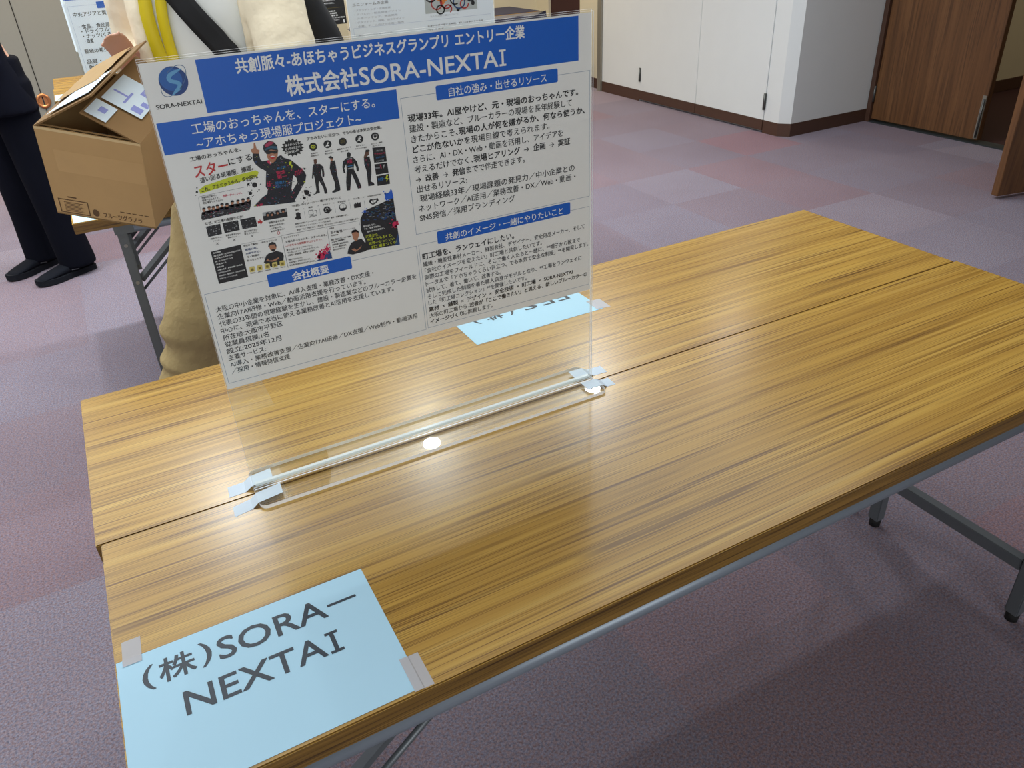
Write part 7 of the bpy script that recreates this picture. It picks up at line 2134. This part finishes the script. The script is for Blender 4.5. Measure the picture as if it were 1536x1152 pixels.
def shoe(root, ankle, d, mats=('shoe_mesh', 'shoe_sole'), logo=True):
    d = V((d[0], d[1], 0)).normalized()
    r = V((d.y, -d.x, 0))
    heel = V((ankle.x, ankle.y, 0)) - d * 0.062
    u = MB()
    st = [(-0.004, 0.030, 0.052, 0.072), (0.03, 0.036, 0.056, 0.098), (0.08, 0.038, 0.050, 0.092), (0.14, 0.044, 0.040, 0.066), (0.20, 0.047, 0.034, 0.052), (0.245, 0.040, 0.030, 0.042), (0.270, 0.020, 0.026, 0.032)]
    vs, fs, sg = [], [], 14
    for (q, wd, cz, top) in st:
        for k in range(sg):
            a = 2 * math.pi * k / sg
            z = 0.022 + (top - 0.022) * (0.5 + 0.5 * math.sin(a))
            x = wd * math.copysign(abs(math.cos(a)) ** 0.8, math.cos(a))
            vs.append(heel + d * q + r * x + V((0, 0, z)))
    for i in range(len(st) - 1):
        for k in range(sg):
            a, c = i * sg + k, i * sg + (k + 1) % sg
            fs.append([a, a + sg, c + sg, c])
    fs += [list(range(sg)), list(range((len(st) - 1) * sg, len(st) * sg))[::-1]]
    u.add(vs, fs, mats[0], True)
    s = u.build('shoe', root)
    sl = MB()
    out = [(-0.012, 0.026), (0.0, 0.036), (0.06, 0.040), (0.12, 0.042), (0.18, 0.050), (0.225, 0.047), (0.262, 0.034), (0.280, 0.014)]
    ring = [heel + d * q + r * w_ for q, w_ in out] + [heel + d * q - r * w_ for q, w_ in out[::-1]]
    k = len(ring)
    toe = lambda p: 0.008 * max(0, ((p - heel).dot(d) - 0.2) / 0.08)
    sl.add([p + V((0, 0, 0.0005 + toe(p))) for p in ring] + [p + V((0, 0, 0.027 + toe(p))) for p in ring], [list(range(k))[::-1], list(range(k, 2 * k))] + [[i, (i + 1) % k, (i + 1) % k + k, i + k] for i in range(k)], mats[1])
    sl.build('sole', root)
    if logo:
        lg = MB()
        for j in range(2):
            p = heel + d * (0.098 + 0.004 * j) + V((0, 0, 0.055 - 0.016 * j))
            for sd in (-1, 1):
                q0 = p + r * sd * 0.0455
                lg.tube([q0 - d * 0.016 + V((0, 0, -0.003)), q0 + d * 0.018 + V((0, 0, 0.004))], 0.0028, 'shoe_mark', 6)
        lg.build('shoe_mark', root)
    return s
def torso_tube(mb, stations, fw, rt, mat, seg=28, a0=None, a1=None):
    """stations: (centre, half width, half depth); open front between angles if a0 given"""
    vs, fs = [], []
    full = a0 is None
    for c, wx, dy in stations:
        for k in range(seg + (0 if full else 1)):
            a = 2 * math.pi * k / seg if full else a0 + (a1 - a0) * k / seg
            ca, sa = math.cos(a), math.sin(a)
            sq = lambda q: math.copysign(abs(q) ** 0.85, q)
            vs.append(V(c) + rt * (wx * sq(sa)) + fw * (dy * sq(ca)))
    wdt = seg if full else seg + 1
    for i in range(len(stations) - 1):
        for k in range(seg):
            a, c = i * wdt + k, i * wdt + (k + 1) % wdt
            fs.append([a, c, c + wdt, a + wdt])
    if full:
        fs += [list(range(seg))[::-1], list(range((len(stations) - 1) * seg, len(stations) * seg))]
    mb.add(vs, fs, mat, True)

# --- person in the dark navy suit, standing at the left edge, turned to the left
fw, rt = frame_of((-0.88, -0.48))
p1 = thing('person', 'person in a dark navy suit and black trainers standing at the left edge', 'person', (-0.17, 3.80, 0))
HC = V((-0.175, 3.800, 0))
akR, akL = V((-0.247, 3.902, 0.085)), V((-0.097, 3.700, 0.085))
hipR, hipL = HC + rt * 0.09 + V((0, 0, 0.90)), HC - rt * 0.09 + V((0, 0, 0.90))
hd = HC + fw * 0.11 + V((0, 0, 1.61))
sk = MB()
sk.tube([HC + V((0, 0, 0.95)), HC + fw * 0.08 + V((0, 0, 1.2)), HC + fw * 0.075 + V((0, 0, 1.40))], [0.13, 0.125, 0.115], 'skin_tone', 16, up=fw, ell=[0.10, 0.10, 0.075])
sk.tube([HC + fw * 0.07 + V((0, 0, 1.36)), HC + fw * 0.085 + V((0, 0, 1.48)), hd - V((0, 0, 0.05))], [0.062, 0.055, 0.058], 'skin_tone', 14)
head_into(sk, hd, fw, rt)
for s in (1, -1):
    sh = HC + rt * (0.150 * s) + fw * 0.075 + V((0, 0, 1.355))
    el = sh + rt * (0.045 * s) - fw * 0.01 - V((0, 0, 0.27))
    wr = el + fw * 0.20 - rt * (0.07 * s) + V((0, 0, -0.06))
    sk.tube([sh, el, wr], [0.036, 0.034, 0.027], 'skin_tone', 12)
    hand_into(sk, wr, fw * 0.8 - rt * (0.75 * s) - V((0, 0, 0.25)), -fw * 0.5 - rt * (0.6 * s), V((0, 0, 1)), 0.35)
for hp, ak in ((hipR, akR), (hipL, akL)):
    kn = hp.lerp(ak, 0.48) + fw * 0.012
    sk.tube([hp + V((0, 0, 0.06)), kn, ak], [0.075, 0.05, 0.036], 'skin_tone', 12)
    sk.tube([ak, V((ak.x, ak.y, 0.045)) + fw * 0.04, V((ak.x, ak.y, 0.035)) + fw * 0.09], [0.030, 0.020, 0.014], 'skin_tone', 10)
put('body', melt(sk, 0.0075, 3), p1)
face_parts(p1, hd, fw, rt)
hair_cap(p1, hd, fw, rt)
tr = MB()
tr.tube([HC + V((0, 0, 1.0)), HC + V((0, 0, 0.86))], [0.165, 0.175], 'navy_trouser', 20, up=fw, ell=[0.115, 0.125])
for hp, ak in ((hipR, akR), (hipL, akL)):
    kn = hp.lerp(ak, 0.50) + fw * 0.010
    bt = ak - V((0, 0, 0.040)) - fw * 0.004
    tr.tube([hp, hp.lerp(kn, 0.5), kn, kn.lerp(bt, 0.5), bt + V((0, 0, 0.03)), bt], [0.098, 0.088, 0.080, 0.078, 0.082, 0.084], 'navy_trouser', 18, up=fw, ell=[0.108, 0.092, 0.082, 0.080, 0.084, 0.086])
put('trousers', melt(tr, 0.012, 4), p1)
jk = MB()
torso_tube(jk, [(HC + V((0, 0, 0.775)) + fw * 0.020, 0.212, 0.140), (HC + V((0, 0, 0.86)) + fw * 0.036, 0.204, 0.132), (HC + V((0, 0, 1.02)) + fw * 0.070, 0.188, 0.124), (HC + V((0, 0, 1.2)) + fw * 0.085, 0.196, 0.124), (HC + V((0, 0, 1.34)) + fw * 0.080, 0.205, 0.118), (HC + V((0, 0, 1.43)) + fw * 0.07, 0.15, 0.09), (HC + V((0, 0, 1.455)) + fw * 0.065, 0.075, 0.07)], fw, rt, 'navy_suit')
for s in (1, -1):
    sh = HC + rt * (0.165 * s) + fw * 0.075 + V((0, 0, 1.375))
    el = sh + rt * (0.055 * s) - fw * 0.01 - V((0, 0, 0.26))
    wr = el + fw * 0.18 - rt * (0.062 * s) + V((0, 0, -0.055))
    jk.tube([sh, sh.lerp(el, 0.5), el, wr], [0.072, 0.066, 0.058, 0.050], 'navy_suit', 16)
put('suit_jacket', melt(jk, 0.011, 4), p1)
sb_ = MB()
sb_.add([hd * 1.0 + fw * q_ + rt * x_ + V((0, 0, z_)) for q_, x_, z_ in ((0.105, -0.045, -0.20), (0.105, 0.045, -0.20), (0.137, 0.0, -0.42))], [[0, 1, 2]], 'white_shirt')
sb_.build('shirt_front', p1)
shoe(p1, akR, (-0.77, -0.64))
shoe(p1, akL, (-0.88, -0.48))

# --- person in the cream jacket carrying the box, striding to the left between the table rows
fw, rt = frame_of((-0.50, -0.866))
C2 = V((0.505, 1.795, 0))
p2 = thing('person', 'person in a cream jacket and khaki trousers with a yellow lanyard, carrying the cardboard box', 'person', (0.36, 1.72, 0))
hd = C2 + fw * 0.07 + V((0, 0, 1.60))
hip = V((0.530, 1.862, 0.90))
hipR, hipL = hip + rt * 0.085, hip - rt * 0.085
knR, akR = V((0.258, 1.580, 0.50)), V((0.130, 1.590, 0.085))
knL, akL = V((0.505, 1.690, 0.48)), V((0.600, 1.800, 0.085))
shR, shL = C2 + rt * 0.175 + V((0, 0, 1.385)), C2 - rt * 0.158 + V((0, 0, 1.385))
elR, wrR = V((0.342, 2.005, 1.165)), V((0.296, 1.862, 1.115))
elL, wrL = V((0.630, 1.530, 1.130)), V((0.485, 1.495, 0.945))
sk = MB()
sk.tube([hip, C2 + V((0, 0, 1.15)), C2 + V((0, 0, 1.39))], [0.13, 0.12, 0.135], 'skin_tone', 16, up=fw, ell=[0.10, 0.095, 0.09])
sk.tube([C2 + V((0, 0, 1.36)), C2 + fw * 0.03 + V((0, 0, 1.47)), hd - V((0, 0, 0.05))], [0.062, 0.053, 0.056], 'skin_tone', 14)
head_into(sk, hd, fw, rt)
sk.tube([shR, elR, wrR], [0.045, 0.037, 0.026], 'skin_tone', 12)
sk.tube([shL, elL, wrL], [0.045, 0.037, 0.026], 'skin_tone', 12)
tg = (V((0.262, 1.805, 1.215)) - wrR)
hand_into(sk, wrR, tg, V((-0.35, -0.9, -0.2)), V((0.85, -0.4, 0.2)), 0.38, 0.92)
hand_into(sk, wrL, V((-0.72, 0.30, -0.45)), V((-0.30, 0.10, 0.95)), V((-0.4, -0.9, 0.0)), 0.30, 0.98)
for hp, kn, ak in ((hipR, knR, akR), (hipL, knL, akL)):
    sk.tube([hp + V((0, 0, 0.04)), kn, ak], [0.075, 0.05, 0.036], 'skin_tone', 12)
    sk.tube([ak, V((ak.x, ak.y, 0.045)) + fw * 0.04, V((ak.x, ak.y, 0.035)) + fw * 0.09], [0.030, 0.020, 0.014], 'skin_tone', 10)
put('body', melt(sk, 0.0075, 3), p2)
face_parts(p2, hd, fw, rt)
hair_cap(p2, hd, fw, rt)
tr = MB()
tr.tube([hip + V((0, 0, 0.10)), hip - V((0, 0, 0.04))], [0.158, 0.170], 'khaki_cloth', 20, up=fw, ell=[0.115, 0.125])
for s, (hp, kn, ak) in enumerate(((hipR, knR, akR), (hipL, knL, akL))):
    pts, rr = [], []
    for k in range(8):
        pts.append(hp.lerp(kn, k / 7)); rr.append(0.100 - 0.016 * k / 7 + 0.003 * (k % 2))
    for k in range(1, 17):                      # folds gathered below the knee
        q = k / 16
        pts.append(kn.lerp(ak, q) + rt * (0.006 * math.sin(k * 2.1)) + V((0, 0, 0.008 * math.sin(k * 1.3))))
        rr.append(0.085 - 0.004 * q + (0.008 if k % 3 == 1 else -0.004))
    pts.append(ak - V((0, 0, 0.03))); rr.append(0.082)
    tr.tube(pts, rr, 'khaki_cloth', 18, up=fw, ell=[q * 1.06 for q in rr])
put('trousers', melt(tr, 0.0095, 2), p2)
shoe(p2, akR, (-0.50, -0.866), logo=False)
shoe(p2, akL, (-0.50, -0.866), logo=False)
shs = MB()
torso_tube(shs, [(hip + V((0, 0, 0.06)), 0.163, 0.122), (C2 + V((0, 0, 1.10)), 0.160, 0.122), (C2 + V((0, 0, 1.25)), 0.165, 0.124), (C2 + V((0, 0, 1.36)), 0.165, 0.108), (C2 + V((0, 0, 1.44)), 0.085, 0.078), (C2 + fw * 0.01 + V((0, 0, 1.465)), 0.066, 0.066)], fw, rt, 'white_shirt')
put('shirt', melt(shs, 0.012, 3), p2)
# open jacket: torso shell with a gap in front, sleeves fused on
jk = MB()
g0 = 0.62
sts = [(hip + V((0, 0, -0.02)), 0.200, 0.158), (hip + V((0, 0, 0.10)), 0.198, 0.156), (C2 + V((0, 0, 1.12)), 0.196, 0.150), (C2 + V((0, 0, 1.25)), 0.200, 0.150), (C2 + V((0, 0, 1.36)), 0.198, 0.128), (C2 + V((0, 0, 1.435)), 0.125, 0.096), (C2 + fw * 0.005 + V((0, 0, 1.475)), 0.078, 0.080)]
torso_tube(jk, sts, fw, rt, 'cream_jacket', 30, g0, 2 * math.pi - g0)
inner = MB()
inn = [(c, a - 0.016, b_ - 0.016) for c, a, b_ in sts]
torso_tube(inner, inn, fw, rt, 'cream_jacket', 30, g0, 2 * math.pi - g0)
o_ = len(jk.v)
n_o = len(inner.v)
jk.v += inner.v
for f_ in inner.f:
    jk.f.append([o_ + k for k in f_[::-1]]); jk.m.append(0); jk.smooth.append(True)
wd_ = 31
edge = []
R_ = len(sts)
for i in range(R_ - 1):
    for col, flip in ((0, False), (wd_ - 1, True)):
        a, c = i * wd_ + col, (i + 1) * wd_ + col
        f_ = [a, c, o_ + c, o_ + a]
        jk.f.append(f_[::-1] if flip else f_); jk.m.append(0); jk.smooth.append(True)
for k in range(wd_ - 1):
    for row, flip in ((0, True), (R_ - 1, False)):
        a, c = row * wd_ + k, row * wd_ + k + 1
        f_ = [a, c, o_ + c, o_ + a]
        jk.f.append(f_[::-1] if flip else f_); jk.m.append(0); jk.smooth.append(True)
torso_v, torso_f = [p.copy() for p in jk.v], [list(q) for q in jk.f]
for sh, el, wr in ((shR, elR, wrR), (shL, elL, wrL)):
    pts, rr = [], []
    for k in range(6):
        pts.append(sh.lerp(el, k / 6)); rr.append(0.078 - 0.006 * k / 6 + 0.003 * (k % 2))
    for k in range(6):
        q = k / 5 * 0.92
        pts.append(el.lerp(wr, q)); rr.append(0.074 - 0.024 * q + (0.004 if k % 2 else 0))
    jk.tube(pts, rr, 'cream_jacket', 16)
put('jacket', melt(jk, 0.0085, 3), p2)
# things lying on the clothes follow their surface
from mathutils.bvhtree import BVHTree
def tree_of(objs, vs, ps):
    for o in objs:
        k = len(vs)
        off = o.parent.location
        vs += [v.co + off for v in o.data.vertices]
        ps += [tuple(k + i for i in p.vertices) for p in o.data.polygons]
    return BVHTree.FromPolygons(vs, ps)
cloth_tree = tree_of([o for o in p2.children if o.name.split('.')[0] in ('shirt', 'trousers')], torso_v, torso_f)
def on_cloth(origin, d, lift, spread=0.016):
    """distance of the clothes from origin along d (the outermost within a small neighbourhood) plus lift"""
    d = d.normalized()
    s1 = d.orthogonal().normalized()
    s2 = d.cross(s1)
    best = 0.0
    for a_, b_ in ((0, 0), (1, 0), (-1, 0), (0, 1), (0, -1), (.7, .7), (.7, -.7), (-.7, .7), (-.7, -.7)):
        st_ = origin + d * 0.60 + (s1 * a_ + s2 * b_) * spread
        h, n_, f_, dist = cloth_tree.ray_cast(st_, -d, 0.60)
        if h is not None:
            best = max(best, 0.60 - dist)
    return origin + d * ((best or 0.14) + lift)
def ribbon(rows, th=0.0025, mat='bag_black', out=None):
    """rows of points across the strap, each row as long as the others; out: outward direction per row"""
    m = MB()
    nw = len(rows[0])
    vs = []
    for r_, o_ in zip(rows, out):
        vs += list(r_) + [p + o_ * th for p in r_]
    fs = []
    for i in range(len(rows) - 1):
        a, c_ = i * 2 * nw, (i + 1) * 2 * nw
        for k in range(nw - 1):
            fs.append([a + k, c_ + k, c_ + k + 1, a + k + 1])
            fs.append([a + nw + k, a + nw + k + 1, c_ + nw + k + 1, c_ + nw + k])
        fs += [[a, a + nw, c_ + nw, c_], [a + nw - 1, c_ + nw - 1, c_ + 2 * nw - 1, a + 2 * nw - 1]]
    fs += [list(range(nw)) + list(range(2 * nw - 1, nw - 1, -1))]
    a = (len(rows) - 1) * 2 * nw
    fs += [([a + k for k in range(nw)] + [a + k for k in range(2 * nw - 1, nw - 1, -1)])[::-1]]
    m.add(vs, fs, mat, True)
    return m
UP = V((0, 0, 1))
# yellow lanyard: two bands from the neck meeting at a card
m = MB()
for s in (1, -1):
    rows, out = [], []
    for k in range(15):
        q = k / 14
        z = 1.445 - 0.325 * q
        x = (0.026 * s + 0.044) * (1 - q) + (0.078 + 0.014 * s) * q + 0.025 * math.sin(q * 3.1)
        row = []
        for w_ in (-0.015, 0.0, 0.015):
            row.append(on_cloth(C2 + UP * z + rt * (x + w_) - fw * 0.02, fw, 0.006))
        rows.append(row)
        out.append(fw)
    rb = ribbon(rows, 0.002, 'lanyard_yellow', out)
    m.add(rb.v, rb.f, 'lanyard_yellow', True)
ly = m.build('lanyard', p2)
m = MB()
q0 = on_cloth(C2 + UP * 1.075 + rt * 0.068, fw, 0.012, 0.04)
m.add([q0 + rt * a + UP * z + fw * c_ for c_ in (0, 0.003) for a, z in ((-0.03, 0.045), (0.03, 0.045), (0.03, -0.045), (-0.03, -0.045))], [[0, 1, 2, 3], [7, 6, 5, 4], [0, 4, 5, 1], [1, 5, 6, 2], [2, 6, 7, 3], [3, 7, 4, 0]], 'card_lime')
cd = m.build('card')
cd.parent = ly
# black shoulder bag: wide strap over the right shoulder and across the chest, bag hanging behind the left elbow
bag = thing('shoulder_bag', 'black shoulder bag with a wide strap across the cream jacket', 'bag', (0.86, 1.78, 0.80))
O_ = C2 + UP * 1.27
u_ = (rt * 0.60 + UP * 0.80).normalized()
w_ax = u_.cross(fw).normalized()
rows, out = [], []
for k in range(73):
    t_a = 2 * math.pi * k / 72
    d = u_ * math.cos(t_a) + fw * math.sin(t_a)
    row = []
    for w_ in (-0.028, -0.014, 0.0, 0.014, 0.028):
        row.append(on_cloth(O_ + w_ax * w_, d, 0.016 if 0.2 < t_a < 2.2 else 0.026))
    rows.append(row)
    out.append(d)
ribbon(rows, 0.004, 'bag_black', out).build('strap', bag)
m = MB()
m.tube([V((0.752, 1.835, 1.350)), V((0.766, 1.832, 1.29)), V((0.802, 1.825, 1.17)), V((0.838, 1.815, 1.00)), V((0.850, 1.815, 0.84)), V((0.850, 1.815, 0.80))], [0.018, 0.030, 0.055, 0.085, 0.095, 0.075], 'bag_black', 22, up=rt, ell=[0.016, 0.028, 0.046, 0.060, 0.064, 0.045])
put('bag_body', melt(m, 0.010, 3), bag)
side = rows[36][2] + out[36] * 0.006
for dz in (0.0, 0.022):
    m = MB()
    m.tube([side + UP * dz, side.lerp(V((0.838, 1.815, 1.00)), 0.45) + UP * (dz - 0.006), side.lerp(V((0.838, 1.815, 1.00)), 0.80) + UP * dz], 0.007, 'bag_black', 8)
    m.build('strap_end', bag)
